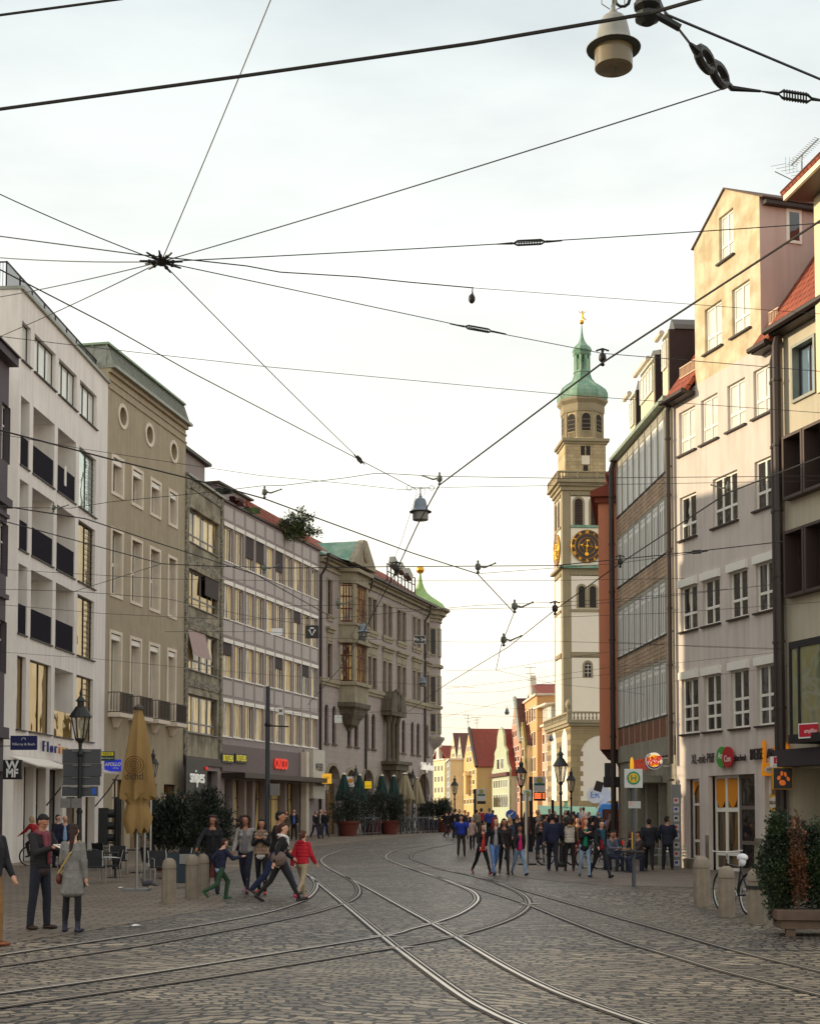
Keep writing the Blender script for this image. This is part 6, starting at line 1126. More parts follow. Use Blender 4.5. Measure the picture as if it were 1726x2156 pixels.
# ---- H stop signs
def hsign(label, U0, U1, V0, V1, y, Vb, post='round', full=True, led=None, base=0):
    a, b = aty(U0, V1, y), aty(U1, V0, y); o = thing('tram_stop_sign', label, 'stop sign', (a.x, y, gz(y)), 0, 'tram stop signs with a green H'); W = b.x - a.x; z0, z1 = a.z - gz(y), b.z - gz(y); hh = z1 - z0
    k = MB(); k.box(0, W, 0, 0.06, z0, z1); k.build('board', mat('pale_grey_board', S(196, 198, 196), rough=0.5), o, bevel=0.01)
    r = W * (0.36 if full else 0.24); cz = z1 - W * (0.5 if full else 0.3); k = MB(); k.lathe([(r, 0), (r, 0.012)], (W / 2, 0, cz), 28, M=Matrix.Rotation(R(90), 3, 'X')); k.build('green_ring', mat('stop_green', S(0, 130, 86), rough=0.5), o)
    k = MB(); k.lathe([(r * 0.74, 0), (r * 0.74, 0.006)], (W / 2, -0.014, cz), 28, M=Matrix.Rotation(R(90), 3, 'X')); k.build('yellow_disc', mat('stop_yellow', S(222, 172, 30), rough=0.5), o)
    k = MB(); k.box(W / 2 - r * 0.4, W / 2 - r * 0.24, -0.028, -0.022, cz - r * 0.45, cz + r * 0.45); k.box(W / 2 + r * 0.24, W / 2 + r * 0.4, -0.028, -0.022, cz - r * 0.45, cz + r * 0.45); k.box(W / 2 - r * 0.24, W / 2 + r * 0.24, -0.028, -0.022, cz - r * 0.09, cz + r * 0.09); k.build('letter_h', MATS['stop_green'], o)
    if not full: k = MB(); k.box(0.04, W - 0.04, -0.01, 0, z0 + hh * 0.42, z0 + hh * 0.56); k.build('green_band', mat('band_green', S(30, 96, 80)), o)
    if led: k = MB(); k.box(0, W, -0.01, 0.05, z0 - led, z0 - 0.02); q = k.build('display', M_blk, o); [ (lambda kk: kk.build('display_line', mat('led_orange', (1, .2, .05), emit=(1, 0.16, 0.04), estr=2.2), q))(MB().box(W * 0.06, W * 0.62, -0.016, -0.01, z0 - led * (0.28 + 0.22 * i), z0 - led * (0.2 + 0.22 * i)).box(W * 0.74, W * 0.92, -0.016, -0.01, z0 - led * (0.28 + 0.22 * i), z0 - led * (0.2 + 0.22 * i))) for i in range(3)] if led > 0.3 else None
    xx = W / 2 if post == 'mid' else -0.12; k = MB(); k.tube([(xx, 0.1, 0), (xx, 0.1, z1 if post != 'mid' else z0 + 0.1)], 0.05 if post == 'mid' else 0.09, 8); k.build('post', mat('dark_blue_post', S(38, 42, 50), rough=0.5) if post != 'mid' else M_board, o)
    if base: k = MB(); k.lathe([(0.35, 0), (0.33, 0.06), (0.08, 0.1)], (xx, 0.1, 0), 12); k.build('base', M_iron, o)
    return o, W, z0, xx
o, W, z0, xx = hsign('big square tram stop sign with a green H on a post with a bin, before the burger restaurant', 1314, 1352, 1619, 1659, 36.5, 1845, 'mid')
tag(o, 'big square tram stop sign with green H before the burger restaurant')
k = MB(); k.box(0.1, W - 0.05, 0.02, 0.05, z0 - 0.52, z0 - 0.34); q = k.build('lower_plate', mat('pale_plate', S(176, 176, 172)), o); text('lettering', 'C', M_bkred, q, (0.17, 0.012, z0 - 0.4), 0.1, extrude=0.001)
k = MB(); k.tube([(xx - 0.04, 0.06, 0.95), (xx - 0.04, 0.06, 1.4)], 0.014, 6); k.build('yellow_strip', MATS['stop_yellow'], o)
k = MB(); k.lathe([(0.3, 0.88), (0.3, 0.91)], (xx, 0.1, 0), 16); k.build('shelf', M_iron, o)
hsign('tall tram stop board with an orange lit departure display', 1123, 1148, 1635, 1667, 66, 0, 'side', False, 0.42)
hsign('smaller far tram stop board with a dark display under it', 1004, 1022, 1661, 1686, 88, 0, 'side', False, 0.2); hsign('small white tram stop plate left of the tall departure board', 1101, 1118, 1663, 1686, 52, 0, 'mid', True, None, 1)
# blue keep-left arrow sign
y = 60; a = aty(1074.5, 1715, y); o = thing('arrow_sign', 'round blue sign with a white arrow pointing down left', 'traffic sign', (a.x, y, gz(y))); r = 10.2 * y / 3000; z = a.z - gz(y); k = MB(); k.lathe([(r, 0), (r, 0.03)], (0, 0, z), 28, M=Matrix.Rotation(R(90), 3, 'X')); k.build('disc', mat('traffic_blue', S(26, 84, 178), rough=0.4), o)
k = MB(); M = Matrix.Rotation(R(45), 3, 'Y'); k.cbox((0.03, -0.035, z + 0.03), (0.22, 0.004, 0.035), Matrix.Rotation(R(-40), 3, 'Y')); k.prism([(-0.12, z - 0.1), (0.0, z - 0.09), (-0.1, z + 0.02)], -0.037, -0.033); k.build('white_arrow', M_wht, o); k = MB(); k.tube([(0, 0.04, 0), (0, 0.04, z)], 0.03, 6); k.build('post', M_alu, o)
# black plate signs hung from wires
y = 40; a, b = aty(643, 1344, y), aty(671, 1317, y); o = thing('signal_board', 'black square board with a white triangle hanging from the wires', 'sign', (a.x, y, a.z)); W = b.x - a.x; Hh = b.z - a.z; k = MB(); k.box(0, W, 0, 0.03, 0, Hh); k.build('board', M_blk, o)
k = MB(); k.tube([(W * 0.27, -0.01, Hh * 0.68), (W * 0.5, -0.01, Hh * 0.22), (W * 0.75, -0.01, Hh * 0.68)], 0.022, 4); k.tube([(W * 0.36, -0.01, Hh * 0.78), (W * 0.64, -0.01, Hh * 0.78)], 0.022, 4); k.build('white_triangle', M_wht, o)
y = 70; a, b = aty(872, 1354, y), aty(895, 1339, y); o = thing('clearance_board', 'black board reading Mo 2m hanging before the bank building', 'sign', (a.x, y, a.z)); W = b.x - a.x; Hh = b.z - a.z; k = MB(); k.box(0, W, 0, 0.03, 0, Hh); k.build('board', M_blk, o); text('lettering', 'Mo 2m', M_wht, o, (W / 2, -0.006, Hh * 0.48), 0.26, extrude=0.002, sx=0.75, bold=0.004)
k = MB(); [k.box(*q) for q in ((-0.015, W + 0.015, -0.003, 0.033, -0.015, 0), (-0.015, W + 0.015, -0.003, 0.033, Hh, Hh + 0.015), (-0.015, 0, -0.003, 0.033, 0, Hh), (W, W + 0.015, -0.003, 0.033, 0, Hh))]; k.build('rim', M_wht, o)
for lab, U0, U1, V0, V1, y in (('blank white plate left of the triangle board', 571, 595, 1323, 1337, 42), ('blank white plate hanging over the bank front', 704, 720, 1506, 1522, 62)):
    a, b = aty(U0, V1, y), aty(U1, V0, y); k = MB(); k.box(a.x, b.x, y, y + 0.02, a.z, b.z); tag(k.build('hanging_plate', M_wht), lab, 'sign')
y = 60; a, b = aty(585, 1505, y), aty(597, 1488, y); k = MB(); k.box(a.x, b.x, y, y + 0.02, a.z, b.z); o = tag(k.build('wire_crossing_plate', M_wht), 'small white plate with a dark red mark beside the trolley pole', 'sign'); k = MB(); w2 = b.x - a.x; k.cbox(((a.x + b.x) / 2, y - 0.005, (a.z + b.z) / 2), (w2 * 0.7, 0.005, 0.04), Matrix.Rotation(R(40), 3, 'Y')); k.cbox(((a.x + b.x) / 2, y - 0.008, (a.z + b.z) / 2), (w2 * 0.7, 0.005, 0.04), Matrix.Rotation(R(-40), 3, 'Y')); k.build('red_mark', M_red, o)
# trolley pole
p = put(563, 0, 60); zt = aty(563, 1445, 60).z; o = thing('trolley_pole', 'dark steel pole in front of the mauve office building carrying the wires', 'pole', p); k = MB(); k.tube([(0, 0, 0), (0, 0, 2.2), (0, 0, zt - gz(60))], [0.115, 0.1, 0.09], 12); k.build('shaft', mat('grey_blue_steel', S(58, 62, 72), rough=0.5, var=0.1), o, smooth=True)
k = MB(); k.box(0.12, 0.5, -0.15, 0.15, 2.6, 3.1); k.build('junction_box', M_gframe, o); k = MB(); k.ball((0, 0, 5.6), 0.14, 8, 6); k.tube([(0, 0, 5.55), (0.9, -0.1, 5.5)], 0.035, 5); k.build('insulator', M_iron, o)
# ---- traffic light seen from behind on the left
p = put(248, 0, 48); o = thing('traffic_light', 'black traffic light seen from the side near the yellow parasol', 'traffic light', p); z1 = aty(248, 1678, 48).z; k = MB(); k.lathe([(0.16, 0), (0.14, 0.4), (0.1, 0.5), (0.09, z1)], (0, 0, 0), 10); k.build('post', M_iron, o)
a, b = aty(222, 1742, 48), aty(242, 1701 - 0, 48); z0, z1 = aty(222, 1796 - 1, 48).z, aty(222, 1701, 48).z; z0 = z1 - 1.25; k = MB(); k.box(-0.62, -0.3, -0.12, 0.12, z0, z1); k.build('signal_housing', M_iron, o)
for i in range(3): k = MB(); zz = z1 - 0.2 - i * 0.4; k.lathe([(0.13, 0), (0.13, 0.2)], (-0.3, 0, zz), 12, M=Matrix.Rotation(R(90), 3, 'Y')); k.build('visor', M_iron, o)
k = MB(); k.box(-0.3, 0, -0.03, 0.03, z1 - 0.1, z1 - 0.05); k.box(-0.3, 0, -0.03, 0.03, z0 + 0.05, z0 + 0.1); k.build('arm', M_iron, o)
# small stone cabinet / litter bin by the shop
p = put(217, 0, 50); o = thing('litter_bin', 'squat pale stone litter bin by the white building', 'litter bin', p); k = MB(); k.box(-0.3, 0.3, -0.3, 0.3, 0, 0.72); k.build('body', M_bol, o, bevel=0.03); k = MB(); k.lathe([(0.46, 0.72), (0.42, 0.78), (0.1, 0.92)], (0, 0, 0), 4, rot=0.5); k.build('lid', M_bol, o)
p = put(250, 0, 56); k = MB(); k.box(p.x - 0.35, p.x + 0.35, p.y, p.y + 0.08, 1.2, 2.6)
# ================================================================ foliage
def leaf_mat(n, a, b): return mat(n, S(*a), rough=0.6, var=0.3, scale=2.5, two=S(*b))
L_thuja = leaf_mat('thuja_green', (52, 68, 36), (30, 44, 28)); L_dark = leaf_mat('oleander_green', (44, 54, 38), (28, 36, 30)); L_brown = leaf_mat('withered_brown', (104, 62, 34), (62, 42, 26)); L_roof = leaf_mat('roof_shrub_green', (78, 88, 44), (52, 64, 36))
L_flower = mat('pale_pink_blossom', S(196, 160, 150), rough=0.7)
M_wood = mat('brown_bark', S(76, 60, 46), rough=0.9, var=0.2, scale=8)
def leaves(mb, c, rad, n, size, r, up=0.3, clump=7, shape=None, slim=0.35):
    """many small leaf blades gathered in clumps through an ellipsoid volume"""
    c = Vector(c)
    for _ in range(max(1, n // clump)):
        while True:
            q = Vector((r.uniform(-1, 1), r.uniform(-1, 1), r.uniform(-1, 1)))
            if 0.12 < q.length < 1: break
        q = q * (0.55 + 0.5 * r.random()) if r.random() < 0.7 else q * r.uniform(1.0, 1.12)
        w = shape(q.z) if shape else 1.0
        cc = c + Vector((q.x * rad[0] * w, q.y * rad[1] * w, q.z * rad[2])); out = Vector((q.x, q.y, q.z + up)).normalized()
        for _ in range(clump):
            d = (out + Vector((r.gauss(0, .6), r.gauss(0, .6), r.gauss(0, .6)))).normalized(); s = d.orthogonal().normalized(); s.rotate(Matrix.Rotation(r.uniform(0, 6.28), 3, d)); L_ = size * r.uniform(.6, 1.4)
            p = cc + Vector((r.gauss(0, .5), r.gauss(0, .5), r.gauss(0, .5))) * size * 1.3
            mb.add([p, p + d * L_ * .5 + s * L_ * slim, p + d * L_, p + d * L_ * .5 - s * L_ * slim], [(0, 1, 2, 3)])
# planter with clipped thuja and a withered one, right foreground
p = put(1652, 1972); o = thing('wooden_planter', 'weathered grey brown wooden planter box at the lower right', 'planter', (p.x, p.y, 0), R(-6)); k = MB(); s_ = p.y / 3000; hp = (1972 - 1917) * s_
k.box(-0.12, 2.0, -0.06, 0.9, hp * 0.62, hp); k.box(-0.06, 2.0, 0.0, 0.85, hp * 0.28, hp * 0.6); k.build('box', mat('weathered_planks', S(104, 84, 70), rough=0.85, var=0.25, scale=5, streak=0.2), o, bevel=0.008)
for x in (0.02, 0.62, 1.2, 1.8): k = MB(); k.box(x, x + 0.14, 0.03, 0.17, 0, hp * 0.29); k.build('leg', MATS['weathered_planks'], o)
r1_ = random.Random(5)
def shrub(name, label, cat, p, parts, stem=None, group=None, m=None):
    o = thing(name, label, cat, p, 0, group)
    for nm, mm, fn in parts: k = MB(); fn(k); k.build(nm, mm, o)
    if stem: k = MB(); stem(k); k.build('trunk', M_wood, o)
    return o
Vt = lambda V: (HOR - V) * s_ + CAMH
shrub('thuja_shrub', 'dense green conifer in the planter, left of the withered one', 'shrub', (p.x + 0.06, p.y + 0.45, hp - 0.1), [('foliage', L_thuja, lambda k: (leaves(k, (-0.02, 0, 0.72), (0.36, 0.36, 0.80), 15000, 0.042, r1_, 0.8, 9, lambda z: 1.0 - 0.45 * max(0, z) - 0.35 * max(0, -z)), leaves(k, (0.0, 0, 1.25), (0.22, 0.2, 0.33), 1800, 0.05, r1_, 1.0, 9)))], lambda k: k.tube([(0, 0, 0), (0, 0, 1.3)], 0.03, 6))
shrub('withered_conifer', 'withered rust brown conifer between the two green ones in the planter', 'shrub', (p.x + 0.24, p.y + 0.12, hp), [('foliage', L_brown, lambda k: leaves(k, (0, 0, 0.75), (0.13, 0.13, 0.8), 1900, 0.045, r1_, 0.8, 7))], lambda k: k.tube([(0, 0, 0), (0.02, 0, 0.8), (0, 0, 1.4)], 0.02, 6))
shrub('thuja_shrub', 'dense green conifer in the planter, right of the withered one', 'shrub', (p.x + 0.62, p.y + 0.4, hp), [('foliage', L_thuja, lambda k: leaves(k, (0, 0, 0.62), (0.38, 0.38, 0.72), 15000, 0.042, r1_, 0.8, 9, lambda z: 1.0 - 0.3 * max(0, z)))], lambda k: k.tube([(0, 0, 0), (0, 0, 1.2)], 0.03, 6))
# large oleanders in tubs on the left terrace
def oleander(label, U, Vb, y, w, h, n, seed, conical=False, group='potted evergreens around the terraces', pot=True, m=None):
    p = put(U, Vb, y); r = random.Random(seed); o = thing('potted_shrub', label, 'potted plant', p, 0, group); z0 = 0.5 if pot else 0.2
    k = MB()
    if conical: leaves(k, (0, 0, z0 + (h - z0) / 2), (w / 2, w / 2, (h - z0) / 2), n, 0.085, r, 0.9, 8, (lambda z: 1.0 - 0.5 * max(0, z)), 0.22)
    else:
        for i in range(9): a = r.uniform(0, 6.28); q = r.uniform(0.1, 0.32) * w; leaves(k, (q * math.cos(a), q * math.sin(a), z0 + (h - z0) * r.uniform(0.25, 0.72)), (w * 0.24, w * 0.24, (h - z0) * r.uniform(0.22, 0.34)), n // 9, 0.17, r, 1.3, 7, None, 0.13)
    k.build('foliage', m or L_dark, o)
    k = MB()
    for i in range(7): a = r.uniform(0, 6.28); k.tube([(0.05 * math.cos(a), 0.05 * math.sin(a), z0 - 0.2), (w * 0.15 * math.cos(a), w * 0.15 * math.sin(a), z0 + (h - z0) * 0.35), (w * 0.36 * math.cos(a), w * 0.36 * math.sin(a), h * 0.85)], [0.025, 0.018, 0.008], 5)
    k.build('stems', M_wood, o)
    if pot: k = MB(); k.lathe([(0.24, 0), (0.33, 0.42), (0.36, 0.44), (0.36, 0.52)], (0, 0, 0), 14); k.build('pot', mat('terracotta_pot', S(104, 48, 38), rough=0.85, var=0.15), o, smooth=True)
    return o
oleander('broad leafy evergreen behind the yellow parasol', 345, 0, 47, 1.9, 2.35, 7000, 11); oleander('dark cone shaped conifer right of the broad evergreen', 443, 0, 42, 1.5, 2.65, 9000, 12, True)
oleander('wide evergreen between the cone shaped conifer and the broad one', 395, 0, 45, 1.8, 2.5, 7000, 13)
for lab, U, Vb, y, w, h, sd in (('potted shrub in a red clay tub at the left end of the bank terrace', 733, 1768, 93, 3.1, 3.3, 21), ('potted shrub in a red clay tub in the middle of the bank terrace', 820, 1760, 101, 3.0, 3.3, 22), ('potted evergreen between the two red clay tubs', 782, 0, 100, 3.0, 3.5, 23), ('potted evergreen beside the beige parasols', 905, 0, 113, 3.0, 3.0, 24), ('thin potted shrub at the right end of the terrace fence', 936, 0, 112, 1.6, 2.9, 25)):
    o = oleander(lab, U, 0, y, w, h, 4200, sd)
    for c in bpy.data.objects:
        if c.parent == o and c.name.startswith('pot'): c.scale = (2.2, 2.2, 1.9)
# roof plants
p = aty(628, 1135, 92); shrub('roof_tree', 'feathery conifer growing on the roof terrace against the sky', 'tree', (p.x - 0.1, p.y, DT - 0.95), [('crown', L_roof, lambda k: [leaves(k, (dx, 0, dz), (rw_, 0.5, rh), nn, 0.17, r1_, 1.2, 6, None, 0.2) for dx, dz, rw_, rh, nn in ((0, 1.15, 1.05, 0.85, 2600), (-0.3, 1.9, 0.35, 0.5, 250), (0.75, 1.9, 0.5, 0.3, 260), (1.15, 1.0, 0.45, 0.35, 220), (-0.9, 1.5, 0.4, 0.3, 200), (0.3, 2.2, 0.25, 0.4, 120))])], lambda k: k.tube([(0, 0, 0.9), (0, 0, 1.6)], 0.05, 6))
def bigleaf(label, U, V, y, n, m, seed):
    r = random.Random(seed); p = aty(U, V, y); k = MB()
    for i in range(n):
        a = r.uniform(0, 6.28); d = Vector((math.cos(a), 0.4 * math.sin(a), r.uniform(0.4, 1.2))).normalized(); s = Vector((-d.z, 0, d.x)); L_ = r.uniform(0.7, 1.1); q = p; vs = []
        for j in range(6): t = j / 5; w = 0.24 * math.sin(math.pi * min(1, t * 0.9 + 0.08)); c = q + d * L_ * t + Vector((0, 0, -0.5 * t * t)); vs += [c - s * w, c + s * w]
        k.add(vs, [(2 * j, 2 * j + 1, 2 * j + 3, 2 * j + 2) for j in range(5)])
    tag(k.build('broad_leaved_plant', m), label, 'plant', 'plants on the roof terrace')
bigleaf('dark red broad leaved plant on the roof terrace', 496, 1062, 84.5, 9, mat('dark_red_leaf', S(78, 40, 38), rough=0.5), 1); bigleaf('green broad leaved plant right of the dark red one', 528, 1080, 86.5, 11, leaf_mat('broad_green_leaf', (88, 104, 56), (60, 76, 44)), 2); bigleaf('low green plant at the left end of the roof terrace', 470, 1040, 83.5, 7, L_dark, 3)
# ================================================================ parasols
def folded_parasol(label, U, y, Vtop, Vbot, w, m, group, seed=0, low=None, text_=None, tilt=0.0):
    p = put(U, 0, y); g = p.z; z1 = aty(U, Vtop, y).z - g; z0 = aty(U, Vbot, y).z - g; o = thing('closed_parasol', label, 'parasol', p, 0, group); r = random.Random(seed); seg = 72; k = MB(); vs = []; n = 9
    for i in range(n + 1):
        t = i / n; z = z1 + (z0 - z1) * t; rr = w * (0.16 + 0.84 * t ** 0.85) * (1.0 if t < 0.93 else 0.94)
        for j in range(seg): a = 2 * math.pi * j / seg; f = 1.12 - (0.08 + 0.34 * t) * abs(math.sin(4 * a + 0.5 * math.sin(2 * a + seed) + 0.3 * t)) + 0.03 * math.sin(5 * a + seed + t * 3); vs.append((rr * f * math.cos(a), rr * f * math.sin(a) * 0.85, z - (0.05 * math.cos(8 * a) if i == n else 0)))
    k.add(vs, [(i * seg + j, i * seg + (j + 1) % seg, (i + 1) * seg + (j + 1) % seg, (i + 1) * seg + j) for i in range(n) for j in range(seg)]); k.build('canopy', m, o, smooth=True)
    if low:
        zl = low; k = MB(); vs = []
        for i, (t, q) in enumerate(((0, 0.78), (0.2, 0.62), (0.32, 0.5), (0.4, 0.55), (0.75, 0.72), (1.0, 0.5))):
            for j in range(seg): a = 2 * math.pi * j / seg; vs.append((w * q * (1 + 0.16 * math.cos(6 * a + seed)) * math.cos(a), w * q * (1 + 0.12 * math.sin(5 * a)) * math.sin(a) * 0.8, z0 + 0.12 + (zl - z0 - 0.12) * t - (0.16 * abs(math.cos(3 * a)) if t == 1 else 0)))
        k.add(vs, [(i * seg + j, i * seg + (j + 1) % seg, (i + 1) * seg + (j + 1) % seg, (i + 1) * seg + j) for i in range(5) for j in range(seg)]); k.build('tied_skirt', m, o, smooth=True)
    k = MB(); k.tube([(0, 0, 0), (0, 0, z1)], 0.035, 8); k.build('pole', M_alu, o); k = MB(); k.lathe([(w * 0.3, z1 - 0.02), (w * 0.26, z1 + 0.03), (0.03, z1 + 0.1)], (0, 0, 0), 12); k.build('cap', M_gutter if text_ else M_cream, o)
    k = MB(); k.box(-0.3, 0.3, -0.3, 0.3, 0.0, 0.06); k.build('base', M_gframe, o); return o, z0, z1
M_gold_c = mat('golden_canvas', S(152, 122, 74), rough=0.85, var=0.1, scale=3, streak=0.12); M_grc = mat('dark_green_canvas', S(28, 58, 54), rough=0.9, var=0.1); M_bgc = mat('beige_canvas', S(150, 138, 112), rough=0.9, var=0.1)
o, z0, z1 = folded_parasol('big closed golden parasol with a ring emblem and the word dichtl', 290, 34.5, 1492, 1680, 0.46, M_gold_c, None, 1, aty(290, 1742, 34.5).z, True)
for i, rr in enumerate((0.05, 0.1, 0.155, 0.21)): k = MB(); zc = aty(290, 1612, 34.5).z; k.tube([(rr * math.cos(a) * 1.05, -0.50 + 0.35 * abs(rr * math.cos(a)), zc + rr * math.sin(a)) for a in [2 * math.pi * j / 24 for j in range(24)]], 0.011, 4, closed=True); k.build('ring_emblem', mat('brown_print', S(104, 70, 30), rough=0.9), o)
text('lettering', 'dichtl', mat('dark_print', S(52, 38, 24)), o, (0, -0.475, aty(290, 1636, 34.5).z), 0.24, extrude=0.01, sx=0.85)
for lab, U, y, a, b, w, m in (('leftmost dark green closed parasol before the bank', 724, 94, 1630, 1685, 0.55, M_grc), ('second dark green closed parasol from the left', 756, 97, 1632, 1688, 0.55, M_grc), ('third dark green closed parasol before the portal', 804, 103, 1633, 1685, 0.5, M_grc), ('fourth dark green closed parasol, next to the beige ones', 829, 106, 1634, 1688, 0.5, M_grc), ('left one of two beige closed parasols by the bank', 852, 107, 1629, 1683, 0.75, M_bgc), ('right one of two beige closed parasols by the bank', 876, 110, 1638, 1692, 0.7, M_bgc)): folded_parasol(lab, U, y, a, b, w, m, 'closed parasols on the bank terrace', int(U))
for U in (306, 318): p = put(U, 0, 37 + (U - 306) * 0.15); k = MB(); k.tube([(p.x, p.y, 0.02), (p.x, p.y, 2.6)], 0.035, 8); tag(k.build('parasol_pole', M_alu), ('bare parasol pole just right of the golden parasol' if U == 306 else 'further bare parasol pole behind the golden parasol'), 'pole', 'bare parasol poles')
# terrace fence
for a, b, lab in (((714, 92.5), (800, 99.0), 'dark blue grey terrace fence in front of the left green parasols'), ((844, 102), (922, 111), 'dark blue grey terrace fence in front of the beige parasols')):
    pa_, pb_2 = put(a[0], 0, a[1]), put(b[0], 0, b[1]); d = (pb_2 - pa_); L_ = d.length; o = thing('terrace_fence', lab, 'fence', pa_, math.atan2(d.y, d.x), 'fences around the bank terrace'); n = int(L_ / 1.3)
    M_fb = mat('blue_grey_iron', S(48, 56, 66), rough=0.5, metal=0.2)
    for i in range(n + 1): k = MB(); x = L_ * i / n; k.box(x - 0.05, x + 0.05, -0.05, 0.05, 0, 1.35); k.build('post', M_fb, o)
    for i in range(n):
        k = MB(); x0, x1 = L_ * i / n + 0.06, L_ * (i + 1) / n - 0.06; k.box(x0, x1, -0.02, 0.02, 1.15, 1.22); k.box(x0, x1, -0.02, 0.02, 0.12, 0.18); m_ = (x0 + x1) / 2
        k.tube([(x0, 0, 0.18), (m_, 0, 1.15), (x1, 0, 0.18)], 0.025, 4); k.tube([(x0, 0, 1.15), (m_, 0, 0.18), (x1, 0, 1.15)], 0.025, 4); k.build('panel', M_fb, o)
# ================================================================ chairs and tables
M_rat = mat('black_wicker', S(34, 32, 36), rough=0.8, var=0.3, scale=30, bump=0.5)
def chair(label, x, y, rz, kind, group):
    o = thing('cafe_chair', label, 'chair', (x, y, gz(y)), rz, group); mm, fr_ = (M_rat, M_alu) if kind else (mat('silver_slats', S(176, 178, 180), rough=0.4, metal=0.5), M_alu)
    k = MB(); k.box(-0.23, 0.23, -0.22, 0.22, 0.42, 0.46); k.build('seat', mm, o, bevel=0.01)
    k = MB()
    if kind: k.add([(-0.23, 0.2, 0.46), (0.23, 0.2, 0.46), (0.25, 0.3, 0.88), (-0.25, 0.3, 0.88), (-0.23, 0.23, 0.46), (0.23, 0.23, 0.46), (0.25, 0.33, 0.88), (-0.25, 0.33, 0.88)], [(0, 1, 2, 3), (7, 6, 5, 4), (0, 4, 5, 1), (3, 2, 6, 7), (0, 3, 7, 4), (1, 5, 6, 2)])
    else: [k.box(-0.22, 0.22, 0.22 + i * 0.02, 0.235 + i * 0.02, 0.55 + i * 0.1, 0.61 + i * 0.1) for i in range(4)]
    k.build('backrest', mm, o)
    for sx in (-1, 1):
        k = MB(); k.tube([(sx * 0.24, -0.24, 0), (sx * 0.25, -0.23, 0.66), (sx * 0.26, -0.1, 0.68), (sx * 0.26, 0.22, 0.66)], 0.013, 6); k.build('front_leg', fr_, o); k = MB(); k.tube([(sx * 0.24, 0.28, 0), (sx * 0.24, 0.21, 0.45), (sx * 0.25, 0.31, 0.88)], 0.013, 6); k.build('rear_leg', fr_, o)
    return o
def table(label, x, y, m, group, r=0.38):
    o = thing('cafe_table', label, 'table', (x, y, gz(y)), 0, group); k = MB(); k.lathe([(r, 0.71), (r, 0.74)], (0, 0, 0), 20); k.build('tabletop', m, o); k = MB(); k.tube([(0, 0, 0.03), (0, 0, 0.71)], 0.03, 8); k.lathe([(0.24, 0), (0.22, 0.03)], (0, 0, 0), 12); k.build('pedestal', M_iron, o); return o
GC = 'black wicker café chairs on the left terrace'
CH = [((200, 1861, 0.4), 'wicker chair with its back to the viewer, right behind the woman in grey'), ((232, 1857, -1.2), 'wicker chair with a shiny armrest, right of the one behind the woman'), ((218, 1830, 2.6), 'wicker chair further back in the left terrace row'), ((250, 1842, 0.3), 'wicker chair just left of the golden parasol pole'), ((338, 1861, 0.5), 'wicker chair beside the nearest left bollard'), ((322, 1846, 2.8), 'wicker chair behind the one beside the bollard'), ((375, 1850, -0.6), 'wicker chair right behind the left bollards'), ((185, 1832, 1.2), 'wicker chair at the back left of the terrace')]
for (U, V, rz), lab in CH: p = gnd(U, V); chair(lab, p.x, p.y, rz, True, GC)
for U, V, lab in ((243, 1848, 'dark terrace table among the left wicker chairs'), (350, 1850, 'dark terrace table behind the left bollards'), (290, 1838, 'dark terrace table behind the golden parasol')): p = gnd(U, V); table(lab, p.x, p.y, M_rat, 'dark tables on the left terrace')
# slatted blue black menu bench with gleaming slats behind the bollards
p = gnd(393, 1868); o = thing('folded_bench', 'dark teal folding bench with shining metal slats behind the bollards', 'bench', (p.x, p.y, 0), 0.2); M_teal = mat('dark_teal_paint', S(30, 48, 60), rough=0.4)
k = MB(); k.box(-0.5, 0.5, 0, 0.06, 0.1, 0.85); k.build('panel', M_teal, o); k = MB(); [k.box(-0.18, 0.22, -0.03, -0.005, 0.6 + i * 0.05, 0.63 + i * 0.05) for i in range(5)]; k.build('slats', M_alu, o)
for x in (-0.48, 0.44): k = MB(); k.box(x, x + 0.05, -0.3, 0.3, 0.0, 0.08); k.build('leg', M_teal, o)
GA = 'aluminium chairs at the burger terrace'
for (U, V, rz), lab in (((1287, 1828, 1.4), 'aluminium chair seen from the side, leftmost at the burger tables'), ((1303, 1832, 1.2), 'aluminium chair second from the left at the burger tables'), ((1338, 1826, 3.0), 'aluminium chair behind the stop sign post'), ((1392, 1828, -1.3), 'aluminium chair between the two dark clothed men')): p = gnd(U, V); chair(lab, p.x, p.y, rz, False, GA)
for U, V, lab in ((1320, 1822, 'small table with cups at the burger terrace'), (1372, 1820, 'small table behind the dark clothed man')): p = gnd(U, V); table(lab, p.x, p.y, M_gframe, 'tables at the burger terrace')
# cups and litter
p = gnd(1320, 1822); g_ = gz(p.y)
for i, (dx, c, lab) in enumerate(((-0.15, M_bkred, 'red paper cup on the small burger table'), (0.05, M_wht, 'white paper cup on the small burger table'), (0.18, mat('blue_cup', S(60, 90, 170)), 'blue paper cup on the small burger table'))): k = MB(); k.lathe([(0.035, 0), (0.045, 0.14)], (p.x + dx, p.y, g_ + 0.742), 10); tag(k.build('paper_cup', c), lab, 'cup', 'cups on the burger table')
for i, (U, V, lab) in enumerate(((393, 1777 + 100, 'crumpled white paper scrap on the left paving'), (390, 1955, 'tiny scrap of paper on the cobbles'), (256, 1871, 'white paper napkin lying under the wicker chairs'), (288, 1952, 'white folded paper lying on the tram rail'))):
    if i < 2: continue
    p = gnd(U, V); k = MB(); k.add([(p.x - 0.09, p.y, 0.02), (p.x + 0.08, p.y - 0.05, 0.035), (p.x + 0.1, p.y + 0.07, 0.02), (p.x - 0.05, p.y + 0.09, 0.045)], [(0, 1, 2), (0, 2, 3)]); tag(k.build('paper_scrap', M_wht), lab, 'litter')
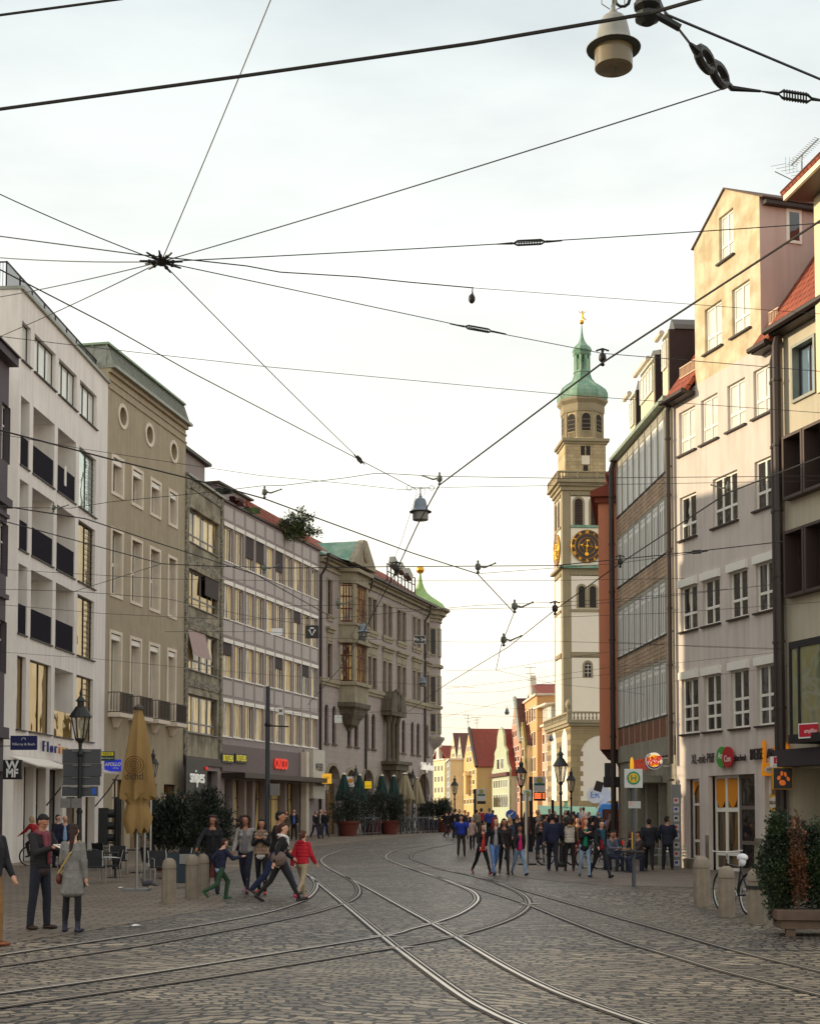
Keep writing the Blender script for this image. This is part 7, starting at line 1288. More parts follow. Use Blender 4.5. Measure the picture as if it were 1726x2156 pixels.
# pigeon
p = gnd(311, 1872); o = tag(None or MB().ball((0, 0, 0.15), (0.15, 0.07, 0.075), 12, 8, Matrix.Rotation(-0.35, 3, 'Y') ).ball((-0.13, 0, 0.235), 0.035, 8, 6).tube([(-0.16, 0, 0.23), (-0.2, 0, 0.22)], [0.012, 0.004], 5).tube([(-0.1, 0, 0.17), (-0.13, 0, 0.23)], [0.05, 0.03], 8).tube([(0.1, 0, 0.14), (0.26, 0, 0.09)], [0.05, 0.02], 6).tube([(0, 0.02, 0.1), (-0.01, 0.02, 0)], 0.008, 4).tube([(0, -0.02, 0.1), (0.02, -0.02, 0)], 0.008, 4).build('pigeon', mat('pigeon_grey', S(78, 74, 84), rough=0.7, var=0.3, scale=14), smooth=True, loc=(p.x, p.y, 0)), 'grey pigeon walking on the left paving near the first bollard', 'pigeon')
# ================================================================ bicycles
def bicycle(name, label, p, rz, col, scale=1.0, bag=False, group=None):
    o = thing(name, label, 'bicycle', p, rz, group); R_ = 0.34
    for x in (-0.52, 0.52):
        k = MB(); k.tube([(x + R_ * math.cos(a), 0, R_ + R_ * math.sin(a)) for a in [2 * math.pi * i / 28 for i in range(28)]], 0.022, 6, closed=True); w_ = k.build('wheel', mat('tyre_rubber', S(24, 24, 26), rough=0.8), o)
        k = MB(); k.tube([(x + 0.31 * math.cos(a), 0, R_ + 0.31 * math.sin(a)) for a in [2 * math.pi * i / 24 for i in range(24)]], 0.01, 4, closed=True); [k.tube([(x, 0, R_), (x + 0.31 * math.cos(a), 0, R_ + 0.31 * math.sin(a))], 0.003, 3) for a in [2 * math.pi * i / 14 for i in range(14)]]; k.lathe([(0.025, -0.05), (0.025, 0.05)], (x, 0, R_), 8, M=Matrix.Rotation(R(90), 3, 'X')); k.build('rim', M_alu, w_)
    A1, B1, C1_, D1 = (-0.52, 0, R_), (-0.08, 0, 0.3), (-0.25, 0, 0.82), (0.33, 0, 0.86)
    k = MB(); [k.tube([a, b], 0.017, 6) for a, b in ((B1, C1_), (B1, D1), ((-0.22, 0, 0.78), (0.32, 0, 0.82)), (A1, B1), (A1, (-0.23, 0, 0.76)), ((0.31, 0, 0.92), (0.37, 0, 0.68)))]; [k.tube([(0.37, s2 * 0.05, 0.68), (0.52, s2 * 0.05, R_)], 0.012, 6) for s2 in (-1, 1)]; k.build('frame', col, o)
    k = MB(); k.tube([(0.31, 0, 0.9), (0.29, 0, 1.0), (0.36, 0, 1.03)], 0.014, 6); k.tube([(0.3, -0.3, 1.05), (0.37, -0.15, 1.03), (0.37, 0.15, 1.03), (0.3, 0.3, 1.05)], 0.014, 6); k.build('handlebar', M_alu if bag else M_iron, o)
    k = MB(); k.ball((-0.28, 0, 0.93), (0.14, 0.07, 0.035), 10, 6); k.tube([(-0.25, 0, 0.8), (-0.28, 0, 0.92)], 0.013, 6); k.build('saddle', mat('white_saddle_cover', S(220, 220, 224), rough=0.5) if bag else M_iron, o)
    if bag: k = MB(); k.ball((-0.3, 0, 0.95), (0.13, 0.085, 0.07), 12, 8); k.ball((-0.34, 0.02, 0.88), (0.07, 0.06, 0.08), 8, 6); k.ball((-0.24, -0.02, 0.9), (0.05, 0.06, 0.06), 8, 6); k.build('saddle_bag_cover', MATS['white_saddle_cover'], o, smooth=True)
    k = MB(); k.lathe([(0.09, -0.01), (0.09, 0.01)], (B1[0], 0.05, B1[2]), 14, M=Matrix.Rotation(R(90), 3, 'X')); k.tube([(B1[0], 0.08, B1[2]), (B1[0] + 0.12, 0.08, B1[2] - 0.11), (B1[0] + 0.12, 0.17, B1[2] - 0.11)], 0.011, 5); k.tube([(B1[0], -0.06, B1[2]), (B1[0] - 0.12, -0.06, B1[2] + 0.11), (B1[0] - 0.12, -0.16, B1[2] + 0.11)], 0.011, 5); k.build('crank', M_alu, o)
    return o
p = gnd(1549, 1924); bicycle('parked_bicycle', 'black bicycle with a white covered saddle leaning behind a stone bollard', (p.x + 0.04, p.y + 0.25, 0), R(103), M_iron, bag=True).scale = (1.08, 1.08, 1.1)
p = gnd(72, 1822); bicycle('ridden_bicycle', 'dark bicycle ridden by the person in red', (p.x + 0.35, p.y, 0), R(205), M_iron)
for i, (U, V, rz, lab) in enumerate(((1262, 1828, 0.15, 'bicycle parked behind the two laughing women, wheel showing'), (1290, 1829, 0.3, 'bicycle parked beside the burger chairs'), (1148 + 30, 1822, 0.1, 'bicycle half hidden behind the man in navy'))): p = gnd(U, V); bicycle('parked_bicycle', lab, (p.x, p.y, gz(p.y)), rz, M_iron, group='bicycles parked before the burger terrace')
# ================================================================ truck, market roof, dish by the tower
y = 92; a = aty(1256, 1706, y); o = thing('blue_van', 'bright blue van with a rounded roof near the white arch', 'van', (a.x, y, gz(y)), -0.1); z = a.z - gz(y) + 0.45; M_bv = mat('bright_blue_paint', S(60, 140, 220), rough=0.35, coat=0.5)
k = MB(); k.prism([(0, 0.35), (2.3, 0.35), (2.3, z - 0.15), (2.1, z), (0.35, z), (0.12, z - 0.25), (0, z * 0.55)], 0, 3.8); k.build('body', M_bv, o, bevel=0.08); k = MB(); k.box(0.35, 2.0, -0.02, 0.02, z * 0.5, z * 0.82); k.build('window', G_dark, o)
for x in (0.25, 1.75): k = MB(); k.lathe([(0.34, 0), (0.34, 0.25)], (x, 0.5, 0.34), 16, M=Matrix.Rotation(R(90), 3, 'Y')); k.build('wheel', MATS['tyre_rubber'], o)
y = 95; a = aty(1266, 1674, y); k = MB(); k.lathe([(0.62, 0.0), (0.5, 0.1), (0.1, 0.2)], (0, 0, 0), 20, M=Matrix.Rotation(R(-80), 3, 'X')); o = k.build('satellite_dish', M_wht, None, True, (a.x, y, a.z)); tag(o, 'round white satellite dish above the blue van', 'satellite dish')
k = MB(); k.tube([(0, 0.1, 0), (0, 0.2, -0.9)], 0.05, 5); k.build('mast', M_alu, o)
a = aty(1252, 1674, y); o = thing('broadcast_sign', 'white round sign with blue letters beside the satellite dish', 'sign', (a.x, y, a.z)); k = MB(); k.lathe([(0.55, 0), (0.55, 0.05)], (0, 0.05, 0), 24, M=Matrix.Rotation(R(90), 3, 'X')); k.build('disc', M_wht, o); text('lettering', 'ER', M_bv, o, (0, -0.02, 0), 0.6, extrude=0.004)
y = 96; a = aty(1138, 1700, y); b = aty(1262, 1712, y); o = thing('market_stall', 'market stall with a long pale green roof behind the crowd', 'market stall', (a.x, y, gz(y))); z = a.z - gz(y); W = b.x - a.x; M_mg = mat('pale_green_awning', S(150, 190, 160), rough=0.7, var=0.08)
k = MB(); slab(k, [(0, -0.2, z - 0.5), (W, -0.2, z - 0.6), (W, 2.2, z + 0.0), (0, 2.2, z + 0.1)], 0.05); k.build('roof', M_mg, o); k = MB(); k.box(0.1, W, 0.3, 2.2, 0, z - 0.5); k.build('stall_wall', M_board, o); k = MB(); k.lathe([(0.2, z + 0.0), (0.12, z + 0.3), (0.18, z + 0.45)], (W * 0.48, 1.8, 0), 8); k.build('roof_vent', M_mg, o)
for i, (U, V0, y) in enumerate(((1163 + 0, 1684, 70), (1297, 1688, 60), (868 + 240, 1668, 50))):
    p = put(U, 0, y); zt = aty(U, V0, y).z; k = MB(); k.tube([(p.x, y, gz(y)), (p.x, y, zt)], 0.07 if i < 2 else 0.05, 8); tag(k.build('folded_banner_pole', M_iron if i < 2 else M_alu), ('dark furled banner pole before the market stall', 'dark slanting banner pole beside the blue van', 'plain grey post left of the small tram stop plate')[i], 'pole')
# ================================================================ people
def fused(name, m, parent, caps, balls, voxel, sm=3):
    """closed tapered limbs and masses melted into one continuous surface"""
    mb = MB()
    for p0, r0, p1, r1 in caps:
        p0, p1 = Vector(p0), Vector(p1); d = p1 - p0
        if d.length < 1e-5: continue
        mb.tube([p0, p1], [r0, r1], 10); mb.ball(p0, r0, 10, 7); mb.ball(p1, r1, 10, 7)
    for b in balls: mb.ball(b[0], b[1], 14, 10, b[2] if len(b) > 2 else None)
    me = bpy.data.meshes.new(name); me.from_pydata(mb.v, [], mb.f)
    bm = bmesh.new(); bm.from_mesh(me); bmesh.ops.recalc_face_normals(bm, faces=bm.faces); bm.to_mesh(me); bm.free()
    t = bpy.data.objects.new('tmp', me); sc.collection.objects.link(t)
    r = t.modifiers.new('r', 'REMESH'); r.mode = 'VOXEL'; r.voxel_size = voxel
    s = t.modifiers.new('s', 'SMOOTH'); s.factor = 0.5; s.iterations = sm
    dg = bpy.context.evaluated_depsgraph_get(); dg.update(); nm = bpy.data.meshes.new_from_object(t.evaluated_get(dg))
    bpy.data.objects.remove(t); bpy.data.meshes.remove(me)
    nm.materials.clear(); nm.materials.append(m); nm.name = name; nm.polygons.foreach_set('use_smooth', [True] * len(nm.polygons))
    o = bpy.data.objects.new(name, nm); sc.collection.objects.link(o); o.parent = parent; return o
CLOTH = {}
def cloth(c, n='cloth'):
    key = (n,) + tuple(c)
    if key not in CLOTH: CLOTH[key] = mat(n + '_' + '_'.join(('a' if v < 60 else 'b' if v < 120 else 'c' if v < 180 else 'd') + chr(97 + int(v) % 26) for v in c), S(*c), rough=0.85 if n != 'leather' else 0.45, var=0.25, scale=11, bump=1.0, bscale=13)
    return CLOTH[key]
SK = {'l': mat('fair_skin', S(206, 156, 132), rough=0.55), 'm': mat('tan_skin', S(172, 120, 94), rough=0.55), 'd': mat('brown_skin', S(152, 104, 82), rough=0.55)}
M_eye = mat('dark_eye', S(34, 24, 22), rough=0.3); M_lip = mat('lip', S(150, 74, 70), rough=0.5)
#        legL(thigh,knee,out) legR   armL(fwd,out,elbow,in) armR   lean yaw pitch
POSE = {
 'stand': ((2, 3, 4), (-2, 2, 4), (4, 9, 14, 0), (2, 9, 12, 0), 0, 0, 0),
 'relax': ((6, 8, 5), (-3, 0, 3), (8, 10, 30, 15), (-4, 9, 15, 0), 1, 8, 4),
 'walk': ((24, 12, 2), (-20, 22, 2), (-20, 8, 14, 0), (20, 8, 24, 0), 3, 0, 0),
 'walk2': ((-20, 24, 2), (22, 8, 2), (20, 8, 22, 5), (-22, 9, 12, 0), 3, 0, 0),
 'stride': ((30, 6, 3), (-27, 16, 3), (-26, 10, 10, 0), (22, 10, 30, 0), 4, 0, 0),
 'stride2': ((-27, 16, 3), (30, 4, 3), (18, 12, 40, 10), (-24, 12, 12, 0), 4, 0, 0),
 'read': ((3, 4, 5), (-3, 3, 5), (28, 8, 78, 28), (30, 8, 80, 30), 2, 0, 28),
 'cross': ((12, 10, 2), (-10, 12, 2), (26, 6, 95, 62), (26, 6, 95, 62), 1, 0, 4),
 'crosss': ((3, 3, 4), (-3, 3, 4), (26, 6, 95, 62), (26, 6, 95, 62), 0, 0, 4),
 'photo': ((2, 2, 5), (-2, 2, 5), (55, 14, 125, 30), (55, 14, 125, 30), 0, 0, 0),
 'run': ((42, 50, 3), (-22, 45, 3), (-30, 14, 60, 0), (48, 14, 60, 0), 8, 0, 0),
 'reach': ((8, 4, 3), (-10, 12, 3), (4, 9, 12, 0), (30, 28, 20, 0), 3, 0, 8),
 'pocket': ((3, 3, 5), (-3, 3, 5), (10, 16, 42, 30), (10, 16, 42, 30), 0, 0, 0),
 'sit': ((84, 88, 6), (82, 86, 6), (30, 10, 62, 20), (34, 10, 60, 20), 4, 0, 8),
 'ride': ((62, 80, 4), (30, 40, 4), (62, 8, 16, 0), (62, 8, 16, 0), 20, 0, -8),
}
def person(label, U, Vf, Vt, face, pose, top, bot, shoe, hair, skin='l', fem=False, y=None, h=None, style='jacket', legs='trousers', near=0, yaw=None, extra=(), wide=1.0, group=None, zlift=0.0):
    """top, bot, shoe: colours; hair: (style, colour); U/Vf/Vt: where the feet and the top of the head stand in the photo"""
    p = gnd(U, Vf) if y is None else put(U, 0, y)
    if h is None: h = (Vf - Vt) * p.y / 3000
    o = thing('person', label, 'person', (p.x, p.y, gz(p.y) + zlift), R(face), group)
    lL, lR, aL, aR, lean, yw, pit = POSE[pose]; yw = yw if yaw is None else yaw
    vox = (0.0085, 0.013, 0.02)[2 - near] if near else (0.024 if p.y < 75 else 0.032)
    Rx = lambda a: Matrix.Rotation(R(a), 3, 'X'); Ry = lambda a: Matrix.Rotation(R(a), 3, 'Y')
    hip = Vector((0, 0, 0.52 * h)); M_t = Rx(lean); up = lambda x, y_, z: hip + M_t @ Vector((x * h, y_ * h, z * h))
    sw = (0.088 if fem else 0.102) * wide; J = {}
    feet = []
    for s, (th, kn, ou) in ((1, lL), (-1, lR)):
        a = Vector((s * 0.048 * h, 0, 0.51 * h)); d = Rx(-th) @ Ry(-s * ou) @ Vector((0, 0, -1)); k = a + d * 0.245 * h
        d2 = Rx(-th + kn) @ Ry(-s * ou * 0.4) @ Vector((0, 0, -1)); f = k + d2 * 0.235 * h; J[s] = (a, k, f, kn, th)
        feet.append(f.z)
    dz = 0.04 * h - min(feet)
    if pose in ('sit', 'ride'): dz = 0.0 if pose == 'ride' else 0.47 - 0.50 * h
    off = Vector((0, 0, dz)); o_ = off
    P = lambda v: Vector(v) + o_
    skin_c, skin_b, topc, topb, botc, botb = [], [], [], [], [], []
    for s in (1, -1):
        a, k, f, kn, th = J[s]; a, k, f = P(a), P(k), P(f)
        tr = 0.048 if fem else 0.046; R1_, R2_, R3_ = tr * h * wide, 0.030 * h, 0.020 * h
        skin_c += [(a, R1_ * 0.8, k, R2_ * 0.8), (k, R2_ * 0.85, k + (f - k) * 0.35, R2_ * 0.9), (k + (f - k) * 0.35, R2_ * 0.9, f, R3_ * 0.8)]
        wl = 1.0 if legs == 'slim' else 1.22
        if legs in ('slim', 'trousers'):
            botc += [(a + Vector((0, 0, 0.02 * h)), R1_ * 1.12, k, R2_ * 1.12 * (1 if legs == 'slim' else 1.15)), (k, R2_ * 1.12 * (1 if legs == 'slim' else 1.15), k + (f - k) * 0.4 + Vector((0, 0.004 * h, 0)), R2_ * wl), (k + (f - k) * 0.4 + Vector((0, 0.004 * h, 0)), R2_ * wl, k + (f - k) * 0.97, R3_ * (1.15 if legs == 'slim' else 1.6))]
        # shoe
        toe = Matrix.Rotation(R(s * 8), 3, 'Z'); tip = -(0.0 if abs(th) < 15 else (R(-14) if th < 0 else R(12)))
        fd = toe @ (Rx(0) @ Vector((0, -1, 0))); 
        if th < -12 or kn > 30: fd = toe @ Rx(min(60, (kn - th) * 0.75)) @ Vector((0, -1, 0))
        elif th > 12: fd = toe @ Rx(-14) @ Vector((0, -1, 0))
        fh = f + Vector((0, 0, -0.018 * h)); sc2 = 1.0
        fused('shoe', cloth(shoe, 'leather'), o, [(fh - fd * 0.022 * h, 0.023 * h, fh + fd * 0.062 * h, 0.021 * h), (fh + fd * 0.062 * h, 0.021 * h, fh + fd * 0.098 * h, 0.017 * h)] + ([(fh, 0.024 * h, f + (k - f) * (0.62 if 'boots' in extra else 0.35), (0.030 if 'boots' in extra else 0.026) * h)] if ('boots' in extra or 'ankle' in extra) else []), [], max(vox, 0.011), 2)
    if legs in ('slim', 'trousers'): botb += [(P(hip + Vector((0, 0.008 * h, 0.0))), (0.084 * h * wide, 0.064 * h * wide, 0.06 * h))]
    # trunk
    skin_c += [(P(hip), 0.055 * h, P(up(0, 0, 0.16)), 0.05 * h), (P(up(0, 0, 0.16)), 0.05 * h, P(up(0, 0, 0.28)), 0.06 * h), (P(up(0, 0.004, 0.29)), 0.036 * h, P(up(0, -0.006, 0.365)), 0.030 * h)]
    ch = 0.094 if fem else 0.105; wa = 0.072 if fem else 0.09
    puff = 1.22 if style in ('puffer', 'vest') else 1.1
    Mw = M_t
    prof = [(0.27, ch * 0.86, 0.056), (0.23, ch, 0.066), (0.18, (ch + wa) / 2, 0.064), (0.13, wa * 1.04, 0.058), (0.08, wa * 1.08, 0.06), (0.03, 0.087, 0.066)]
    if style in ('coat', 'dress', 'longcoat'): prof += [(-0.02 - 0.035 * i, 0.091 + 0.004 * i, 0.072 + 0.003 * i) for i in range(5)]
    elif style == 'longtop': prof += [(-0.015, 0.09, 0.072), (-0.045, 0.088, 0.07)]
    prof = [q for a_, b_ in zip(prof, prof[1:]) for q in (a_, tuple((u_ + v_) / 2 for u_, v_ in zip(a_, b_)))] + [prof[-1]]
    for z_, rx_, ry_ in prof: topb.append((P(up(0, 0.002, z_)) if z_ > 0 else P(hip + Vector((0, 0.006 * h, z_ * h))), (rx_ * h * wide * puff, ry_ * h * wide * puff, 0.046 * h), Mw))
    topc += [(P(up(-sw * 0.8, 0.005, 0.285)), 0.034 * h, P(up(sw * 0.8, 0.005, 0.285)), 0.034 * h)]
    if fem: topb += [(P(up(sx * 0.04, -0.045, 0.225)), 0.036 * h, Mw) for sx in (-1, 1)]
    if style in ('puffer', 'vest'):
        for i in range(6): topb += [(P(up(0, 0.0, 0.275 - i * 0.05)), ((0.112 - 0.002 * i) * h * wide, 0.083 * h * wide, 0.026 * h), Mw)]
    hands = []
    for s, (fw, ou, el, inn) in ((1, aL), (-1, aR)):
        sh = P(up(s * sw, 0.004, 0.29)); d = M_t @ Rx(-fw) @ Ry(-s * ou) @ Vector((0, 0, -1)); e = sh + d * 0.165 * h
        d2 = M_t @ Matrix.Rotation(R(-s * inn), 3, 'Z') @ Rx(-fw - el) @ Ry(-s * ou * 0.4) @ Vector((0, 0, -1)); w_ = e + d2 * 0.145 * h
        ar = 0.030 if not fem else 0.026; pu = 1.45 if style == 'puffer' else 1.2
        skin_c += [(sh, ar * h * 0.85, e, ar * h * 0.75), (e, ar * h * 0.78, w_, 0.016 * h)]
        if style not in ('vest', 'sleeveless'): topc += [(sh, ar * h * pu * 1.05, e, ar * h * pu), (e, ar * h * pu, w_ - d2 * 0.008 * h, 0.024 * h * (1.25 if style == 'puffer' else 1))]
        else: topc += [(sh + Vector((0, 0, 0)), ar * h * 1.2, sh + d * 0.02 * h, ar * h * 1.15)]
        hn = d2; pal = w_ + hn * 0.038 * h; skin_c += [(w_, 0.015 * h, pal, 0.019 * h)]; side = Vector((0, -1, 0)); side = (side - hn * side.dot(hn)); side = side.normalized() if side.length > 0.1 else Vector((1, 0, 0)); nrm2 = hn.cross(side)
        for q in range(4):
            b = pal + side * (0.0135 - 0.009 * q) * h; L1 = (0.026, 0.030, 0.028, 0.022)[q] * h; m1 = b + hn * L1; m2 = m1 + (hn * 0.75 - nrm2 * s * 0.65) * L1 * 0.75
            skin_c += [(b, 0.0056 * h, m1, 0.0052 * h), (m1, 0.0052 * h, m2, 0.0046 * h)]
        tb = w_ + hn * 0.018 * h + side * 0.014 * h; skin_c += [(tb, 0.0065 * h, tb + (hn * 0.6 + side * 0.7) * 0.026 * h, 0.0055 * h)]
        hands.append((w_, pal, hn))
    if style == 'vest' or 'sleeves' in extra:
        fused('sleeves', cloth((26, 24, 30)), o, [c for s, (fw, ou, el, inn) in ((1, aL), (-1, aR)) for c in [(lambda sh, e, w2: [(sh, 0.034 * h, e, 0.03 * h), (e, 0.03 * h, w2, 0.023 * h)])(P(up(s * sw, 0.004, 0.29)), P(up(s * sw, 0.004, 0.29)) + M_t @ Rx(-fw) @ Ry(-s * ou) @ Vector((0, 0, -1)) * 0.165 * h, hands[0 if s == 1 else 1][0])][0]], [], vox, 2)
    # head
    hc = P(up(0, -0.012, 0.415)); Hm = M_t @ Matrix.Rotation(R(yw), 3, 'Z') @ Rx(pit); H_ = lambda x, y_, z: hc + Hm @ (Vector((x, y_, z)) * h)
    skin_b += [(H_(0, 0.004, 0.012), (0.043 * h, 0.053 * h, 0.050 * h), Hm), (H_(0, -0.010, -0.018), (0.035 * h, 0.040 * h, 0.044 * h), Hm), (H_(0, -0.022, -0.046), 0.017 * h), (H_(0, -0.0535, -0.008), (0.007 * h, 0.011 * h, 0.011 * h), Hm), (H_(0, -0.046, 0.008), (0.024 * h, 0.008 * h, 0.007 * h), Hm)]
    skin_b += [(H_(sx * 0.044, 0.004, -0.004), (0.007 * h, 0.011 * h, 0.017 * h), Hm) for sx in (-1, 1)]
    fused('body', SK[skin], o, skin_c, skin_b, vox if near else max(vox * 0.75, 0.016), 2 if near else 1)
    if near or p.y < 60:
        for sx in (-1, 1): k = MB(); k.ball(H_(sx * 0.0165, -0.0455, 0.0), (0.0065 * h, 0.005 * h, 0.0038 * h), 8, 5, Hm); k.build('eye', M_eye, o)
        k = MB(); k.ball(H_(0, -0.0465, -0.0285), (0.0125 * h, 0.005 * h, 0.0035 * h), 8, 5, Hm); k.build('mouth', M_lip, o)
    if botc: fused('skirt' if legs == 'skirt' else 'trousers', cloth(bot), o, botc, botb, vox)
    elif legs == 'tights': fused('tights', cloth(bot), o, [(a, r * 1.28, b, q * 1.28) for a, r, b, q in skin_c[:6]], [(P(hip), (0.08 * h, 0.06 * h, 0.06 * h))], vox)
    nmt = {'jacket': 'jacket', 'coat': 'coat', 'longcoat': 'coat', 'puffer': 'puffer_jacket', 'vest': 'padded_vest', 'shirt': 'shirt', 'longtop': 'jacket', 'sleeveless': 'top', 'dress': 'dress'}[style]
    fused(nmt, cloth(top), o, topc, topb, vox, 2 if style in ('puffer', 'vest') else 4)
    # hair
    hs, hcol = hair; hm = cloth(hcol, 'hair'); hcaps, hb = [], []
    if hs != 'bald':
        hb += [(H_(0, 0.014, 0.026), (0.0455 * h, 0.052 * h, 0.046 * h), Hm), (H_(0, 0.026, 0.0), (0.045 * h, 0.040 * h, 0.05 * h), Hm)]
        hb += [(H_(0, -0.018, 0.052), (0.032 * h, 0.024 * h, 0.013 * h), Hm)]
        if hs == 'long': hcaps += [(H_(sx * 0.036, 0.012, 0.01), 0.022 * h, H_(sx * 0.048, 0.008, -0.09), 0.029 * h) for sx in (-1, 1)] + [(H_(0, 0.035, 0.0), 0.034 * h, H_(0, 0.045, -0.14), 0.04 * h)] + [(H_(sx * 0.046, 0.008, -0.09), 0.024 * h, H_(sx * 0.05, -0.005, -0.16), 0.014 * h) for sx in (-1, 1)]
        if hs == 'curly':
            rr = random.Random(int(U)); hb += [(H_(rr.gauss(0, .035), 0.03 + rr.gauss(0, .018), rr.uniform(-0.13, 0.05)), 0.026 * h) for _ in range(46)] + [(H_(sx * 0.05, 0.01, -0.02 - 0.03 * i), 0.02 * h) for sx in (-1, 1) for i in range(5)]
        if hs == 'pony': hcaps += [(H_(0, 0.05, 0.03), 0.018 * h, H_(0, 0.085, 0.0), 0.024 * h), (H_(0, 0.085, 0.0), 0.024 * h, H_(0, 0.075, -0.13), 0.014 * h)]
        if hs == 'longpony': hcaps += [(H_(0, 0.04, 0.0), 0.03 * h, H_(0, 0.06, -0.06), 0.026 * h), (H_(0, 0.06, -0.06), 0.026 * h, H_(0.01, 0.065, -0.22), 0.012 * h)]
        if hs == 'bun': hb += [(H_(0, 0.06, 0.02), 0.024 * h)]
        if hs == 'bob': hcaps += [(H_(sx * 0.040, 0.012, 0.01), 0.02 * h, H_(sx * 0.044, 0.006, -0.05), 0.02 * h) for sx in (-1, 1)] + [(H_(0, 0.035, 0.0), 0.034 * h, H_(0, 0.04, -0.055), 0.034 * h)]
        fused('hair', hm, o, hcaps, hb, max(vox, 0.010), 2)
    else:
        fused('hair', hm, o, [(H_(-0.042, 0.02, -0.012), 0.010 * h, H_(0, 0.056, -0.012), 0.012 * h), (H_(0, 0.056, -0.012), 0.012 * h, H_(0.042, 0.02, -0.012), 0.010 * h)], [], max(vox, 0.012), 1)
    for e in extra:
        if isinstance(e, str):
            if e == 'tee': pass
            continue
        kind, c = e[0], e[1]
        if kind == 'shirtfront':      # open jacket showing the top underneath
            fused('undershirt', cloth(c), o, [(P(up(0, -0.046, 0.275)), 0.026 * h, P(up(0, -0.050, 0.12)), 0.040 * h), (P(up(0, -0.050, 0.12)), 0.040 * h, P(up(0, -0.042, 0.03)), 0.046 * h)], [], max(vox, .012), 2)
        if kind == 'hem': fused('shirt_hem', cloth(c), o, [], [(P(hip + Vector((0, 0.004 * h, -0.015 * h))), (0.092 * h * wide, 0.075 * h * wide, 0.055 * h))], max(vox, .012), 2)
        if kind == 'scarf':
            pts = [P(up(0.052 * math.cos(a), 0.05 * math.sin(a) - 0.004, 0.322 + 0.01 * math.sin(a))) for a in [2 * math.pi * i / 8 for i in range(9)]]
            fused('scarf', cloth(c), o, [(pts[i], 0.021 * h, pts[i + 1], 0.021 * h) for i in range(8)] + [(P(up(0.02, -0.06, 0.30)), 0.022 * h, P(up(0.026, -0.082, 0.14 if len(e) < 3 else e[2])), 0.018 * h), (P(up(-0.02, -0.06, 0.30)), 0.022 * h, P(up(-0.02, -0.08, 0.18)), 0.018 * h)], [], max(vox, .012), 2)
        if kind == 'hood': fused('hood', cloth(c), o, [], [(P(up(0, 0.055, 0.315)), (0.062 * h, 0.036 * h, 0.034 * h), Mw)], max(vox, .012), 1)
        if kind == 'bag':             # (kind, colour, side, drop, size)
            s, dr, sz = e[2], e[3], e[4]; bc = P(hip + Vector((s * 0.115 * h, 0.03 * h * (e[5] if len(e) > 5 else 1), dr * h)))
            k = MB(); k.ball(bc, (0.035 * h * sz, 0.075 * h * sz, 0.07 * h * sz), 14, 10); bag = k.build('shoulder_bag', cloth(c, 'leather'), o, smooth=True)
            k = MB(); sx_ = s if len(e) < 7 else -s; st = P(up(sx_ * sw * 0.72, 0, 0.325)); bk = P(up((s * 0.4 + sx_ * 0.4) * sw, 0.085, 0.2)); ft = P(up((s * 0.4 + sx_ * 0.4) * sw, -0.085, 0.2)); k.tube([bc + Vector((0, 0.04 * h, 0.05 * h)), bk, st, ft, bc + Vector((0, -0.04 * h, 0.05 * h))], 0.0075 * h, 5); k.build('strap', cloth(e[7] if len(e) > 7 else c, 'leather'), bag)
        if kind == 'paper': w_, pal, hn = hands[1]; k = MB(); k.cbox((hands[0][1] + hands[1][1]) / 2 + Vector((0, -0.03 * h, 0.01 * h)), (0.15 * h, 0.09 * h, 0.006), Rx(20)); k.build('held_paper', M_wht, o)
        if kind == 'camera': k = MB(); k.cbox(hands[0][1] + Vector((-0.04 * h, -0.01, 0.02)), (0.07 * h, 0.04 * h, 0.045 * h)); k.build('held_camera', M_iron, o)
        if kind == 'backpack': fused('backpack', cloth(c), o, [], [(P(up(0, 0.10, 0.19)), (0.075 * h, 0.05 * h, 0.11 * h), Mw)], max(vox, .014), 2)
    return o
BLK, NAVY, JEAN, LJEAN, CHAR, WHT_ = (28, 26, 30), (28, 32, 54), (38, 44, 66), (120, 146, 178), (44, 42, 48), (214, 210, 206)
# ---- left foreground
person('grey haired old man in a dark jacket and tan trousers cut by the left edge', -22, 1994, 1721, 60, 'relax', (26, 26, 34), (140, 104, 64), (120, 66, 36), ('short', (140, 136, 132)), 'l', near=1, legs='trousers', wide=1.08)
person('man in a dark leather jacket and pink scarf reading a paper', 84, 1957, 1719, 58, 'read', (34, 30, 36), (30, 34, 48), (56, 38, 34), ('short', (24, 20, 22)), 'm', near=2, extra=(('scarf', (128, 62, 74), 0.06), ('paper', WHT_), ('hem', (58, 44, 46))), wide=1.05)
person('woman in a grey coat with a long ponytail and blue boots, seen from behind', 152, 1963, 1739, 172, 'relax', (126, 124, 120), (24, 22, 28), (28, 32, 56), ('longpony', (54, 34, 30)), 'l', True, near=2, style='coat', legs='tights', extra=('boots', ('bag', (96, 42, 30), 1, -0.03, 0.75, 1.2, 'x', (190, 160, 90))))
person('person in a red jacket with blond hair riding the bicycle', 80, 1824, 1724, 245, 'ride', (168, 30, 34), (30, 28, 34), BLK, ('bob', (176, 148, 110)), 'l', y=50.5, h=1.7, zlift=0.12)
person('bald man in a navy suit and pale blue shirt by the white shop', 138, 0, 0, 15, 'stand', (30, 34, 60), NAVY, BLK, ('bald', (120, 100, 90)), 'l', y=48, h=1.80, extra=(('shirtfront', (150, 176, 214)),), near=0)
person('dark haired man in a dark suit left of the bald man', 123, 0, 0, 60, 'stand', (28, 28, 44), NAVY, BLK, ('short', (30, 24, 24)), 'l', y=49.5, h=1.82)
